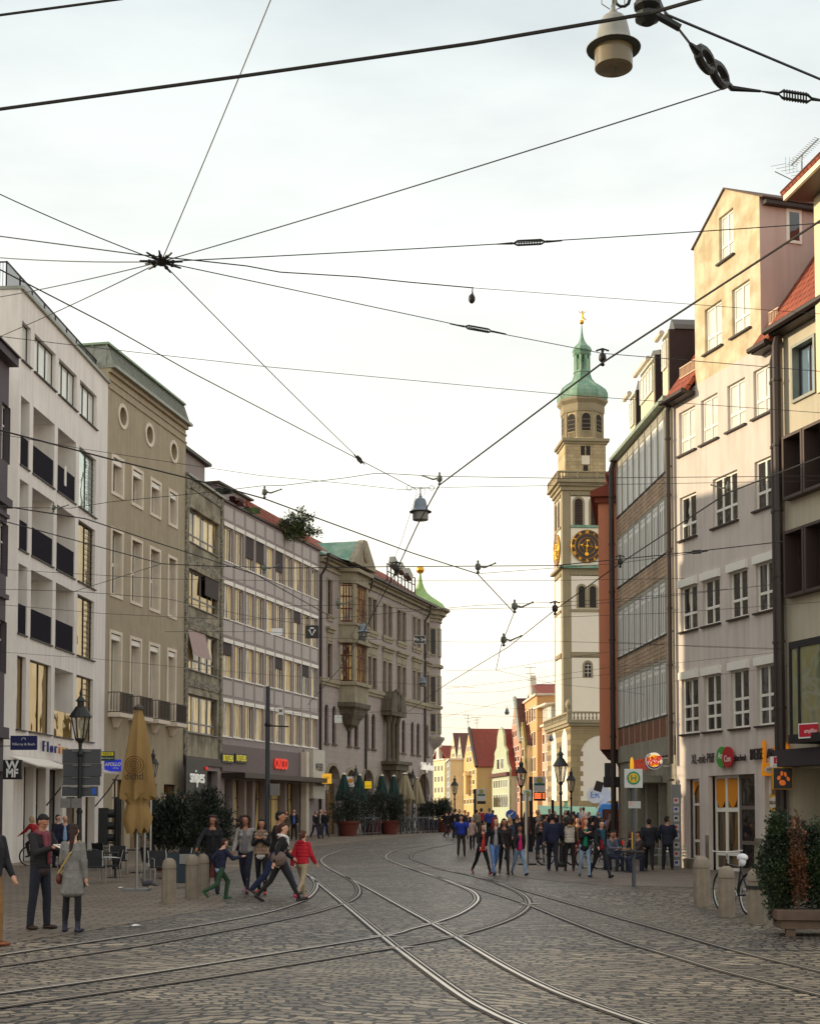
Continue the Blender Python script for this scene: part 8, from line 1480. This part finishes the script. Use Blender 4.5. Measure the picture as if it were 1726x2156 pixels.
# ---- group walking past the bollards
person('woman with dark curly hair all in black, her hand held out', 447, 1882, 1718, 8, 'reach', (24, 24, 32), (44, 40, 44), BLK, ('curly', (42, 26, 28)), 'd', True, near=1, yaw=-18, style='longtop', extra=(('shirtfront', (18, 18, 26)),))
person('boy in a navy sweater and green trousers running to the right', 464, 1893, 1758, 125, 'run', (26, 32, 60), (44, 72, 50), (36, 90, 52), ('short', (62, 36, 30)), 'l', near=1, extra=(('hem', (150, 170, 214)),))
person('girl in a grey jacket over a print top with her hair tied high', 517, 1881, 1714, -8, 'walk', (146, 142, 140), (30, 34, 52), (150, 110, 120), ('curly', (44, 28, 28)), 'd', True, near=1, yaw=12, legs='slim', extra=(('shirtfront', (120, 116, 122)), ('bag', (46, 38, 44), -1, 0.08, 0.8)))
person('girl in a beige vest and scarf with crossed arms and red shoes', 551, 1883, 1726, -6, 'cross', (168, 140, 118), BLK, (196, 60, 56), ('long', (24, 18, 22)), 'm', True, near=1, style='vest', legs='slim', extra=(('scarf', (134, 112, 96)), ('hem', WHT_)))
person('tall dark haired man in black and blue jeans looking right', 583, 1886, 1701, 80, 'stride', (26, 26, 32), (36, 46, 80), (80, 62, 54), ('short', (24, 20, 22)), 'm', near=1, wide=1.08)
person('woman in a black jacket over a long white shirt with a brown shoulder bag', 590, 1898, 1726, 105, 'stride2', (24, 24, 30), BLK, (28, 26, 30), ('pony', (70, 42, 34)), 'l', True, near=1, yaw=-22, legs='slim', extra=(('hem', (222, 222, 224)), ('bag', (104, 84, 76), -1, 0.05, 1.35, 1.4), ('scarf', (226, 222, 218), 0.24)))
person('girl in a red puffer jacket and beige trousers seen from behind', 636, 1896, 1747, 150, 'walk', (186, 24, 44), (168, 150, 124), (214, 60, 90), ('pony', (84, 50, 40)), 'l', True, near=1, style='puffer', legs='slim', extra=(('hood', (170, 22, 40)),))
# ---- people by the shop fronts on the left
G_L = 'people strolling before the left shops'
person('man with a bright blue shirt under a dark jacket before the red letters', 619, 0, 0, 5, 'relax', BLK, BLK, BLK, ('short', (40, 32, 30)), 'l', y=80, h=1.76, extra=(('shirtfront', (80, 110, 190)),), group=G_L)
person('woman in a drab green coat beside the man in the blue shirt', 603, 0, 0, 20, 'stand', (84, 78, 62), CHAR, BLK, ('long', (44, 30, 28)), 'l', True, y=79, h=1.66, style='coat', legs='tights', group=G_L)
person('left one of three people at the passage, a woman in black', 664, 0, 0, 30, 'walk', (24, 26, 34), JEAN, BLK, ('bob', (50, 34, 32)), 'l', True, y=84, h=1.68, group=G_L)
person('middle one of three people at the passage in a pale shirt', 675, 0, 0, 10, 'walk', (60, 52, 50), (96, 84, 76), BLK, ('bald', (120, 104, 96)), 'l', y=85.5, h=1.76, extra=(('shirtfront', (216, 216, 222)),), group=G_L)
person('right one of three people at the passage, a balding man in jeans', 685, 0, 0, -10, 'walk2', (30, 30, 32), (44, 58, 96), BLK, ('bald', (90, 74, 66)), 'm', y=84, h=1.74, wide=1.1, group=G_L)
# ---- middle of the street
person('man in a bright blue jacket and cap holding a camera to his eye', 971, 1803, 1718, 0, 'photo', (34, 62, 172), (54, 46, 44), BLK, ('short', (40, 38, 44)), 'l', near=0, extra=(('camera', BLK),), wide=1.08)
person('white haired woman in a pale pink jacket walking away', 994, 1790, 1720, 172, 'walk', (190, 166, 158), CHAR, BLK, ('short', (206, 200, 196)), 'l', True, near=0, style='longtop')
person('girl with long hair in a coral top and dark jacket striding in', 1014, 1840, 1730, 25, 'stride', BLK, (24, 22, 28), (150, 60, 64), ('long', (70, 44, 40)), 'l', True, near=1, legs='slim', yaw=20, extra=(('shirtfront', (224, 70, 66)), ('hem', (224, 70, 66))))
person('girl with dyed red hair in a black leather jacket and light jeans', 1041, 1843, 1720, 15, 'walk2', (30, 28, 34), (92, 122, 176), BLK, ('long', (118, 34, 40)), 'l', True, near=1, legs='slim', yaw=35, extra=(('shirtfront', (150, 148, 150)),))
person('smiling girl in dark trousers behind the red haired girl', 1061, 1841, 1722, 0, 'walk', (50, 40, 40), (38, 38, 42), (90, 44, 44), ('long', (44, 28, 26)), 'm', True, near=1, legs='slim', extra=(('bag', (110, 84, 56), -1, 0.02, 0.9),))
person('girl in a magenta top and faded jeans taking a wide step', 1093, 1843, 1733, 12, 'stride', (26, 22, 28), LJEAN, BLK, ('long', (30, 20, 22)), 'd', True, near=1, legs='slim', extra=(('shirtfront', (206, 34, 108)),))
person('girl in dark clothes with crossed arms behind the small stop sign', 1138, 1817, 1728, 0, 'crosss', (40, 32, 38), JEAN, (70, 54, 50), ('long', (36, 24, 26)), 'm', True, near=0, legs='slim')
person('broad man in a navy jacket seen from behind near the tall lantern', 1163, 1834, 1711, 176, 'walk', (26, 32, 62), (28, 30, 46), BLK, ('short', (28, 22, 26)), 'm', near=1, wide=1.18)
person('woman in a cream padded vest with a fur hood, back to the viewer', 1199, 1834, 1723, 180, 'relax', (196, 184, 172), BLK, (40, 28, 26), ('bob', (64, 36, 32)), 'l', True, near=1, style='vest', legs='slim', extra=(('hood', (150, 124, 96)),))
person('laughing girl with orange hair, green top and pale torn jeans', 1231, 1847, 1723, 8, 'cross', (24, 22, 28), (146, 168, 192), (44, 50, 84), ('long', (168, 84, 50)), 'l', True, near=1, legs='slim', yaw=40, style='longtop', extra=(('shirtfront', (20, 140, 104)), ))
person('laughing woman in black with a teal scarf and dark red top', 1264, 1848, 1722, 18, 'stride', (26, 24, 30), (30, 30, 40), BLK, ('bob', (34, 22, 26)), 'l', True, near=1, legs='slim', extra=(('shirtfront', (130, 22, 40)), ('scarf', (26, 76, 96), 0.08), 'ankle'))
person('person in ochre top and red trousers behind the orange haired girl', 1216, 1826, 1722, 0, 'stand', (150, 106, 50), (150, 40, 44), BLK, ('bob', (60, 40, 32)), 'l', True, near=0)
person('stout man in a black leather coat seen from behind at the tables', 1366, 1832, 1722, 170, 'walk', (30, 30, 40), BLK, BLK, ('short', (30, 24, 26)), 'm', near=1, wide=1.18, style='longtop')
person('man in a long dark blue jacket turning his head left', 1405, 1831, 1720, 178, 'pocket', (30, 34, 52), (26, 28, 38), BLK, ('short', (30, 24, 26)), 'm', near=1, wide=1.12, yaw=-55, style='longtop')
person('man in black behind the withered conifer, left one of two', 1670, 0, 0, 30, 'stand', BLK, JEAN, BLK, ('short', (26, 22, 24)), 'm', y=34, h=1.78, near=0)
person('man with cropped black hair at the right edge seen from behind', 1692, 0, 0, 150, 'stand', (40, 36, 44), JEAN, BLK, ('short', (22, 20, 24)), 'm', y=31.5, h=1.70, near=0)
# ---- seated at the burger terrace
for U, y, fc, c, lab, hr, fem in ((1284, 46.5, 40, (92, 98, 116), 'seated person in a grey blue shirt at the burger tables', (24, 20, 24), False), (1297, 47.5, -60, (60, 66, 100), 'seated person in a striped blue top leaning over the burger table', (30, 22, 24), True), (1325, 46.5, 70, (46, 34, 38), 'seated woman with brown hair behind the stop sign post', (90, 50, 40), True), (1346, 45.5, -80, (60, 50, 52), 'seated person hidden beside the stout man', (40, 30, 28), False)):
    person(lab, U, 0, 0, fc, 'sit', c, JEAN, BLK, ('bob' if fem else 'short', hr), 'm', fem, y=y, h=1.68, group='people seated at the burger tables')
# ---- the crowd further up the street: every one a figure of its own
rc_ = random.Random(42)
CR = [(940, 92, BLK, 'short', 'dark clothed figure at the right end of the terrace fence'), (948, 86, (40, 34, 38), 'short', 'man in black passing the small far lantern'), (958, 84, BLK, 'short', 'broad dark figure before the far lantern post'), (967, 90, CHAR, 'bob', 'dark figure just left of the man in the blue jacket'), (985, 78, (34, 30, 36), 'short', 'tall dark man behind the white haired woman'), (979, 82, BLK, 'short', 'man in black close behind the blue jacket'), (1003, 88, (130, 120, 104), 'short', 'man in a khaki jacket under the far stop board'), (1013, 96, (150, 40, 44), 'bob', 'person in red far behind the coral top girl'), (1030, 80, (46, 70, 150), 'short', 'man in a blue sports vest with white sleeves'), (1038, 84, (70, 52, 50), 'short', 'dark haired man over the shoulder of the red haired girl'),
      (1073, 58, (60, 66, 90), 'long', 'blond haired woman under the round blue sign'), (1083, 70, BLK, 'short', 'tall person in black right of the blue sign'), (1088, 60, (40, 34, 36), 'short', 'dark figure between the blue sign and the magenta top'), (1106, 66, (90, 60, 54), 'long', 'woman with brown hair beside the small stop plate'), (1119, 72, CHAR, 'short', 'dark figure behind the tall departure board post'), (1131, 58, (96, 92, 90), 'short', 'grey haired man in a grey jacket left of the dark girl'), (1133, 74, (130, 110, 80), 'bob', 'fair haired person behind the grey haired man'), (1146, 66, (70, 74, 92), 'short', 'man in slate blue over the dark girl'), (1156, 78, BLK, 'short', 'black haired man left of the tall lantern'), (1168, 76, (36, 32, 40), 'short', 'black haired man right behind the navy jacket'),
      (1184, 64, (60, 44, 44), 'short', 'dark figure just right of the tall lantern post'), (1190, 74, (36, 90, 96), 'bob', 'person in teal behind the vest woman'), (1196, 82, (160, 110, 100), 'long', 'woman in dusty pink before the market stall'), (1207, 70, BLK, 'short', 'dark figure right of the vest woman'), (1213, 62, (190, 120, 40), 'bob', 'woman in a mustard top among the crowd'), (1222, 84, (70, 90, 140), 'short', 'man in a blue shirt before the green market roof'), (1228, 80, WHT_, 'short', 'man in a white shirt before the green market roof'), (1241, 76, (40, 36, 40), 'short', 'tall dark man right of the white shirt'), (1247, 62, (36, 30, 32), 'short', 'dark figure behind the two laughing women'), (1259, 78, (50, 44, 50), 'bob', 'dark haired figure by the blue van'),
      (1271, 60, (128, 122, 106), 'short', 'man in a grey beige jacket seen from behind near the van'), (1284, 68, (150, 110, 112), 'long', 'woman in dusty rose at the drain pipe'), (1292, 64, (60, 50, 54), 'short', 'person in brown squeezed by the orange oriel house')]
for U, y, c, hs, lab in CR:
    bc = rc_.choice([BLK, JEAN, CHAR, (60, 56, 50), (36, 40, 60)]); hcx = rc_.choice([(30, 22, 24), (52, 36, 30), (80, 56, 40), (120, 110, 104)]) if 'blond' not in lab and 'fair' not in lab else (190, 156, 96)
    if 'grey haired' in lab: hcx = (140, 134, 128)
    person(lab, U, 0, 0, rc_.choice([0, 15, -20, 165, 180, 195, 90, -90]), rc_.choice(['walk', 'walk2', 'stand', 'relax']), c, bc, BLK, (hs, hcx), rc_.choice('llm'), hs in ('long', 'bob'), y=y, h=rc_.uniform(1.66, 1.86), group='people in the crowd up the street')
# ================================================================ overhead wires
M_wire = mat('black_wire', S(30, 28, 28), rough=0.5, metal=0.3); M_ins = mat('weathered_insulator', S(92, 96, 88), rough=0.6, var=0.3, scale=20)
def wire(label, pts, r, group='overhead wires', z=6.0, sag=0.0, name='overhead_wire'):
    """pts: (U, V[, height]); long spans hang in a shallow curve"""
    W = [atz(q[0], q[1], q[2] if len(q) > 2 else z) if (q[1] < 1640) else aty(q[0], q[1], 60) for q in pts]; out = []
    for a, b in zip(W, W[1:]):
        n = 8 if sag else 1
        for i in range(n): t = i / n; out.append(a.lerp(b, t) - Vector((0, 0, sag * 4 * t * (1 - t))))
    out.append(W[-1]); k = MB(); k.tube(out, r, 5, caps=False); return tag(k.build(name, M_wire), label, 'wire', group)
HUB = (340, 551, 7.0); hub = atz(*HUB)
k = MB(); k.ball((0, 0, 0), (0.06, 0.06, 0.04), 10, 6)
for q in ((-1, -.1, 0), (-.8, .5, .1), (1, 0, 0), (.9, .6, -.1), (.4, 1.4, -.2), (-.5, -.8, .1), (.7, -.9, .12), (-.9, .9, -.1), (.1, -1.3, .15)): d = Vector(q).normalized(); k.tube([d * 0.04, d * 0.2], [0.016, 0.009], 6); k.ball(d * 0.11, 0.02, 6, 5)
tag(k.build('wire_hub', M_wire, None, True, hub), 'knotted hub where eleven span wires meet at upper left', 'wire hub')
T_ = 0.0053
for lab, e in (('span wire rising from the hub to the long insulator at the top', (578, -20, 8.2)), ('span wire from the hub to the left edge, highest of the five there', (-10, 404, 7.6)), ('span wire from the hub to the left edge, almost level', (-10, 542, 7.6)), ('span wire from the hub down to the left edge, crossing the roof railing high', (-10, 627, 8.2)),
        ('span wire from the hub down to the left edge, lowest of the five', (-10, 713, 8.8)), ('long span wire from the hub up to the chain joint at the upper right', (1530, 184, 7.0)), ('span wire from the hub to the sprung insulator and the gable house', (1740, 469, 8.0)), ('steep span wire from the hub down to the bank roofs', (756, 966, 7.4))):
    wire(lab, [HUB, e], T_, sag=0.02)
wire('span wire from the hub down right across the clock tower top', [HUB, (1005, 693, 7.8), (1268, 744, 8.1), (1740, 783, 8.6)], T_)
wire('sagging cable through the hub with a hanging weight at its end', [(-10, 496, 7.6), (290, 536, 7.15), (420, 549, 7.1), (520, 560, 7.1), (590, 573, 7.1), (755, 583, 7.2), (860, 594, 7.2), (994, 606, 7.2), (996, 622, 7.1)], 0.006)
p = atz(993, 629, 7.05); tag(MB().ball((0, 0, 0), (0.035, 0.035, 0.05), 10, 8).tube([(0, 0, 0.04), (0.01, 0, 0.12)], 0.006, 5).build('hanging_weight', M_wire, None, True, p), 'small dark weight hanging at the end of the sagging cable', 'weight')
wire('thin faint wire from the sagging cable to the right edge', [(994, 606, 7.2), (1740, 662, 7.6)], 0.003); wire('thin faint wire across the sky from the white building to the right edge', [(-10, 707, 9), (200, 732, 9), (560, 772, 9), (1200, 832, 9), (1740, 870, 9)], 0.005)
# contact wires
wire('thick black tram wire crossing the whole sky at the top', [(-10, 231, 5.6), (510, 160, 5.6), (1000, 90, 5.6), (1370, 27, 5.6), (1480, -5, 5.6)], 0.0095); wire('short piece of wire in the top left corner', [(-10, 33, 6), (260, -3, 6)], 0.007)
wire('thick tram wire dropping from the right edge to the middle of the street', [(1745, 452, 5.6), (1500, 612, 5.6), (1270, 762, 5.6), (925, 1021, 5.6), (880, 1103, 5.6), (835, 1200, 5.6), (760, 1340, 5.6), (713, 1410, 5.6), (648, 1484, 5.6)], 0.0085)
wire('tram wire from the left edge over the mauve building to the far street', [(-10, 903, 5.6), (223, 964, 5.6), (390, 1005, 5.6), (489, 1031, 5.6), (557, 1050, 5.6), (870, 1165, 5.6), (1005, 1208, 5.6), (1082, 1290, 5.6), (1055, 1358, 5.6), (1044, 1411, 5.6)], 0.0085)
wire('tram wire crossing the pink house and running down to the far street', [(1745, 955, 5.6), (1530, 1038, 5.6), (1305, 1186, 5.6), (1168, 1284, 5.6), (1070, 1362, 5.6), (940, 1440, 5.6), (860, 1498, 5.6)], 0.009)
wire('beaded feeder wire from the left edge down to the street lamp', [(-10, 562, 7.4), (223, 682, 7.6), (400, 782, 7.8), (755, 967, 8.6), (876, 1030, 9.0)], 0.008)
wire('thin rope from the lamp down to the next lamp', [(876, 1042, 9.0), (845, 1140, 9.0), (770, 1325, 9.0)], 0.006)
wire('lower left tram wire entering over the khaki building', [(-10, 1063, 5.6), (180, 1092, 5.6), (345, 1147, 5.6), (540, 1210, 5.6), (700, 1300, 5.6)], 0.008)
wire('lowest left tram wire leading to the joint by the bank oriel', [(-10, 1092, 6), (341, 1187, 6), (443, 1192, 6), (610, 1196, 6), (830, 1193, 6), (1165, 1191, 6), (1420, 1166, 6), (1650, 1140, 6)], 0.008)
H_W = [('wire between the pull-off arm at the mauve roof and the left facades', [(-10, 1068), (150, 1070), (231, 1057), (443, 1036), (551, 1023), (597, 1022), (728, 1006), (787, 997), (815, 997), (925, 1003), (1190, 1007), (1745, 1002)], 7), ('thin wire from the khaki mansard to the hanging lamp', [(-10, 912), (180, 946), (385, 977), (546, 1001), (728, 1018), (845, 1031), (950, 1026), (1300, 1020), (1745, 1012)], 8.6),
 ('level wire before the second storey of the bank', [(-10, 1198), (348, 1219), (601, 1223), (981, 1223), (1165, 1222), (1440, 1218)], 7), ('short diagonal wire over the khaki building windows', [(158, 1245), (341, 1187)], 6.2), ('wire entering left at the balcony of the white building', [(-10, 1240), (158, 1245), (348, 1260), (540, 1300), (668, 1318)], 6.2), ('faint wire at the height of the lower balconies', [(-10, 1272), (220, 1292), (470, 1304), (700, 1302), (1000, 1275), (1300, 1262), (1530, 1240)], 6.5),
 ('thin wire from the khaki balconies to the right facades', [(-10, 1372), (200, 1387), (380, 1405), (560, 1420), (760, 1434), (1000, 1448)], 6.2), ('wire at the height of the triangle board', [(348, 1330), (560, 1330), (640, 1336), (700, 1344), (981, 1352), (1165, 1350), (1650, 1366)], 6.5), ('slack wire over the bank oriel', [(601, 1276), (760, 1273), (880, 1284), (1082, 1280), (1168, 1278), (1310, 1266), (1650, 1228)], 6),
 ('double wire above the trolley pole', [(563, 1494), (760, 1500), (980, 1505), (1165, 1512)], 6.0), ('thick bundled wire from the trolley pole over the bank portal', [(563, 1488), (640, 1492), (760, 1496), (880, 1502), (925, 1512)], 6.2), ('faint wire before the far roofs, upper', [(938, 1412), (1044, 1411), (1165, 1390), (1420, 1352)], 6.5), ('faint wire before the far roofs, second', [(938, 1450), (1100, 1432), (1290, 1404), (1420, 1392)], 6.5),
 ('faint wire before the far roofs, third', [(938, 1460), (1060, 1456), (1200, 1428), (1420, 1406)], 6.4), ('wire slanting down past the tower to the office block', [(1044, 1411), (1165, 1440), (1290, 1452), (1415, 1472)], 6.4), ('wire from the slanting joint to the pink house pipe', [(1300, 1352), (1480, 1362), (1650, 1368)], 6.4), ('wire across the pink house lower storeys', [(1300, 1410), (1440, 1394), (1650, 1372)], 6.4),
 ('faint wire low over the far houses', [(938, 1478), (1040, 1490), (1165, 1496), (1300, 1500)], 6.2), ('faint lowest wire over the far houses', [(600, 1500), (938, 1532), (1165, 1540), (1300, 1538)], 6.0), ('thin wire over the far red roof', [(925, 1512), (1060, 1478), (1165, 1462)], 6.2), ('diagonal wire at the foot of the clock panel', [(1005, 1208), (1300, 1186), (1480, 1162)], 6.6), ('faint wire crossing the grey office block', [(1165, 1300), (1420, 1290), (1745, 1266)], 6.6), ('thin wire from the pink house to the beige windows', [(1300, 1456), (1440, 1430), (1660, 1402), (1745, 1392)], 6.2), ('thin wire crossing the bank gable diagonally', [(765, 1284), (740, 1340), (790, 1440), (830, 1500)], 6.2)]
for lab, pts, z in H_W: wire(lab, [(a, b, z) for a, b in pts], 0.0052)
# tensioners and strain insulators on the wires
def strain(label, U0, V0, U1, V1, z, r=0.02, chain=False):
    a, b = atz(U0, V0, z), atz(U1, V1, z); k = MB(); d = b - a; n = 9
    k.tube([a, a.lerp(b, 0.25)], [0.006, 0.014], 6); k.tube([a.lerp(b, 0.75), b], [0.014, 0.006], 6); u = d.cross(Vector((0, 1, 0))).normalized() * r
    k.tube([a.lerp(b, 0.25), a.lerp(b, 0.32) + u, a.lerp(b, 0.68) + u, a.lerp(b, 0.75), a.lerp(b, 0.68) - u, a.lerp(b, 0.32) - u], 0.011, 5, closed=True)
    for i in range(n): q = a.lerp(b, 0.34 + 0.32 * i / (n - 1)); k.tube([q + u * 1.6, q - u * 1.6], 0.006, 4)
    return tag(k.build('wire_tensioner', M_wire), label, 'tensioner', 'sprung tensioners on the wires')
strain('sprung tensioner on the wire right of the hub, high in the sky', 1045, 514, 1183, 507, 7.45); strain('sprung tensioner on the wire crossing toward the tower', 947, 682, 1065, 703, 7.8); strain('sprung tensioner at the right edge below the chain joint', 1600, 192, 1745, 214, 7.0, 0.026)
strain('small tensioner before the pink house at clock height', 1442, 1164, 1490, 1160, 6.0, 0.02); strain('small tensioner where the steep wire meets the roof line', 745, 957, 768, 978, 7.4, 0.03)
k = MB(); a = atz(1452, 92, 7.0); b = atz(1540, 186, 7.0)
k.tube([atz(1380, 0, 7.3), a], 0.009, 6); d = (b - a).normalized(); sd = d.cross(Vector((0, 1, 0))).normalized()
for i, t in enumerate((0.34, 0.68)): c = a.lerp(b, t); k.tube([c + d * 0.12 * math.cos(q) + sd * 0.06 * math.sin(q) for q in [2 * math.pi * j / 14 for j in range(14)]], 0.03, 7, closed=True)
k.tube([a, a.lerp(b, 0.15)], [0.012, 0.03], 6); k.tube([a.lerp(b, 0.88), b, atz(1600, 192, 7.0)], [0.02, 0.022, 0.01], 6); tag(k.build('strain_link', M_wire), 'two heavy porcelain chain links at the upper right', 'chain insulator')
k = MB(); k.tube([atz(1385, -10, 6.6), atz(1400, 30, 6.4), atz(1745, 175, 6.6)], 0.008, 5); tag(k.build('overhead_wire', M_wire), 'beaded wire from the top lamp joint down to the right edge', 'wire', 'overhead wires')
# clamp above the contact wire near the top lamp
p = atz(1362, 12, 5.75); k = MB(); k.lathe([(0.03, -0.09), (0.06, -0.07), (0.06, -0.045), (0.035, -0.03), (0.065, -0.01), (0.065, 0.01), (0.035, 0.03), (0.065, 0.05), (0.06, 0.08)], (0, 0, 0), 12); k.tube([(0.05, 0, -0.05), (0.16, 0.02, -0.1)], 0.02, 6); k.tube([(-0.12 + 0.035 * math.cos(q), 0, 0.03 + 0.035 * math.sin(q)) for q in [2 * math.pi * j / 10 for j in range(10)]], 0.008, 4, closed=True); tag(k.build('wire_clamp', M_iron, None, False, p), 'ribbed clamp on the tram wire right of the big lamp', 'insulator', 'insulators on the wires')
def insul(label, U, V, z=5.6, arm=None, s=1.0):
    s = s * (0.34 if arm else 0.36)
    p = atz(U, V, z); o = thing('pull_off_arm' if arm else 'wire_insulator', label, 'insulator', p, 0, 'insulators on the wires')
    k = MB(); k.lathe([(0.02 * s, -0.12 * s), (0.045 * s, -0.1 * s), (0.02 * s, -0.05 * s), (0.05 * s, -0.03 * s), (0.07 * s, 0.0), (0.07 * s, 0.06 * s), (0.055 * s, 0.11 * s), (0.02 * s, 0.13 * s), (0.03 * s, 0.17 * s), (0.01, 0.2 * s)], (0, 0, 0.13 * s), 12); k.build('insulator_bell', M_ins if arm else M_wire, o, smooth=True)
    if arm: k = MB(); k.tube([(arm * 0.05 * s, 0, 0.18 * s), (arm * 0.16 * s, 0, 0.15 * s), (arm * 0.42 * s, 0.05, 0.27 * s)], [0.025 * s, 0.022 * s, 0.015 * s], 6); k.ball((arm * 0.42 * s, 0.05, 0.27 * s), 0.026 * s, 8, 6); k.build('arm', M_ins, o)
    else: k = MB(); k.tube([(-0.12 * s, 0, 0.30 * s), (0, 0, 0.34 * s), (0.12 * s, 0, 0.30 * s)], 0.018 * s, 6); k.build('hanger', M_wire, o)
    return o
insul('pull-off arm before the mauve office roof edge', 557, 1050, arm=1, s=1.35); insul('pull-off arm reaching left beside the hanging lamp', 925, 1022, arm=-1, s=1.35); insul('pull-off arm in the sky right of the copper turret', 1006, 1208, arm=1, s=1.9); insul('smaller pull-off arm in the sky near the tower', 1083, 1292, arm=1, s=2.4)
insul('pull-off arm over the loggias of the white building', 113, 1080, arm=1, s=1.2); insul('pull-off arm before the window of the pink house', 1532, 1040, arm=-1, s=1.3); insul('pull-off arm before the fourth storey of the mauve office', 556, 1208, arm=1, s=1.6); insul('pull-off arm beside the bank oriel', 712, 1282, arm=1, s=1.8); insul('double pull-off where the wires part in the street axis', 1060, 1362, arm=1, s=2.8)
insul('hanging insulator on the big wire next to the tower spire', 1268, 772, s=1.25); insul('hanging insulator where the wire crosses the bank roof', 834, 1212, s=1.8); insul('hanging insulator beside the tower shaft', 1168, 1296, s=2.2); insul('hanging insulator at the drain pipe of the office block', 1305, 1196, s=1.6)
# hanging street lamps
M_lampg = mat('grey_lamp_enamel', S(112, 124, 136), rough=0.45, var=0.15, scale=10); M_lampw = mat('ivory_lamp_enamel', S(138, 138, 130), rough=0.45, var=0.12, scale=8); M_lampb = mat('amber_plastic_bowl', S(122, 110, 86), rough=0.25)
def hang_lamp(label, U, V, y, wpx, m, mg):
    p = aty(U, V, y); r = wpx / 2 * y / 3000; o = thing('hanging_lamp', label, 'street lamp', p, 0, 'bell shaped lamps hung from wires')
    k = MB(); k.lathe([(r * 0.99, 0), (r, 0.02 * r), (r * 0.78, 0.14 * r), (r * 0.66, 0.28 * r), (r * 0.62, 0.45 * r), (r * 0.50, 1.0 * r), (r * 0.40, 1.18 * r), (r * 0.16, 1.28 * r), (r * 0.15, 1.42 * r), (r * 0.08, 1.45 * r), (r * 0.08, 1.65 * r)], (0, 0, 0), 28); k.f = k.f[:-2] + k.f[-1:]; k.m = [0] * len(k.f); k.build('shade', m, o, smooth=True)
    k = MB(); k.lathe([(r * 0.98, -0.03 * r), (r * 0.70, 0.02 * r)], (0, 0, 0), 28); k.build('brim', mat('dark_brim', S(70, 74, 66), rough=0.6), o)
    k = MB(); k.lathe([(r * 0.70, -0.0), (r * 0.69, -0.72 * r), (r * 0.66, -0.74 * r)], (0, 0, 0), 28); k.build('bowl', mg, o, smooth=True)
    k = MB(); k.ball((0, 0, -0.6 * r), (0.13 * r, 0.13 * r, 0.25 * r), 10, 8); k.tube([(0.12 * r, 0, 1.5 * r), (0.42 * r, 0, 1.6 * r), (0.42 * r, 0, 2.0 * r), (0.1 * r, 0, 2.15 * r)], 0.012 * r + 0.002, 4); k.tube([(-0.12 * r, 0, 1.5 * r), (-0.42 * r, 0, 1.7 * r), (-0.42 * r, 0, 2.0 * r), (-0.1 * r, 0, 2.15 * r)], 0.012 * r + 0.002, 4); k.tube([(0, 0, 1.6 * r), (0, 0, 2.2 * r)], 0.05 * r, 6)
    for sx in (-1, 1): k.tube([(sx * 1.0 * r + 0.22 * r * math.cos(q), 0, 2.15 * r + 0.22 * r * math.sin(q)) for q in [2 * math.pi * j / 12 for j in range(12)]], 0.025 * r, 4, closed=True); k.tube([(0, 0, 2.2 * r), (sx * 0.8 * r, 0, 2.2 * r)], 0.025 * r, 4)
    k.build('hanger', M_ins, o); return o
hang_lamp('big ivory bell shaped lamp with an amber bowl at the top of the picture', 1291, 103, 12.0, 118, M_lampw, M_lampb)
for lab, U, V, y, wp in (('grey bell lamp hanging in the sky in the middle', 885, 1078, 33, 48), ('pale blue bell lamp before the bank oriel', 765, 1331, 55, 27), ('small bell lamp before the right part of the bank', 890, 1438, 76, 20), ('tiny bell lamp in the sky left of the pink gable', 1067, 1500, 120, 12.5), ('tiny bell lamp before the rose beige house', 1160, 1556, 115, 13)): hang_lamp(lab, U, V, y, wp, M_lampg, mat('grey_lamp_bowl', S(112, 112, 108), rough=0.3))
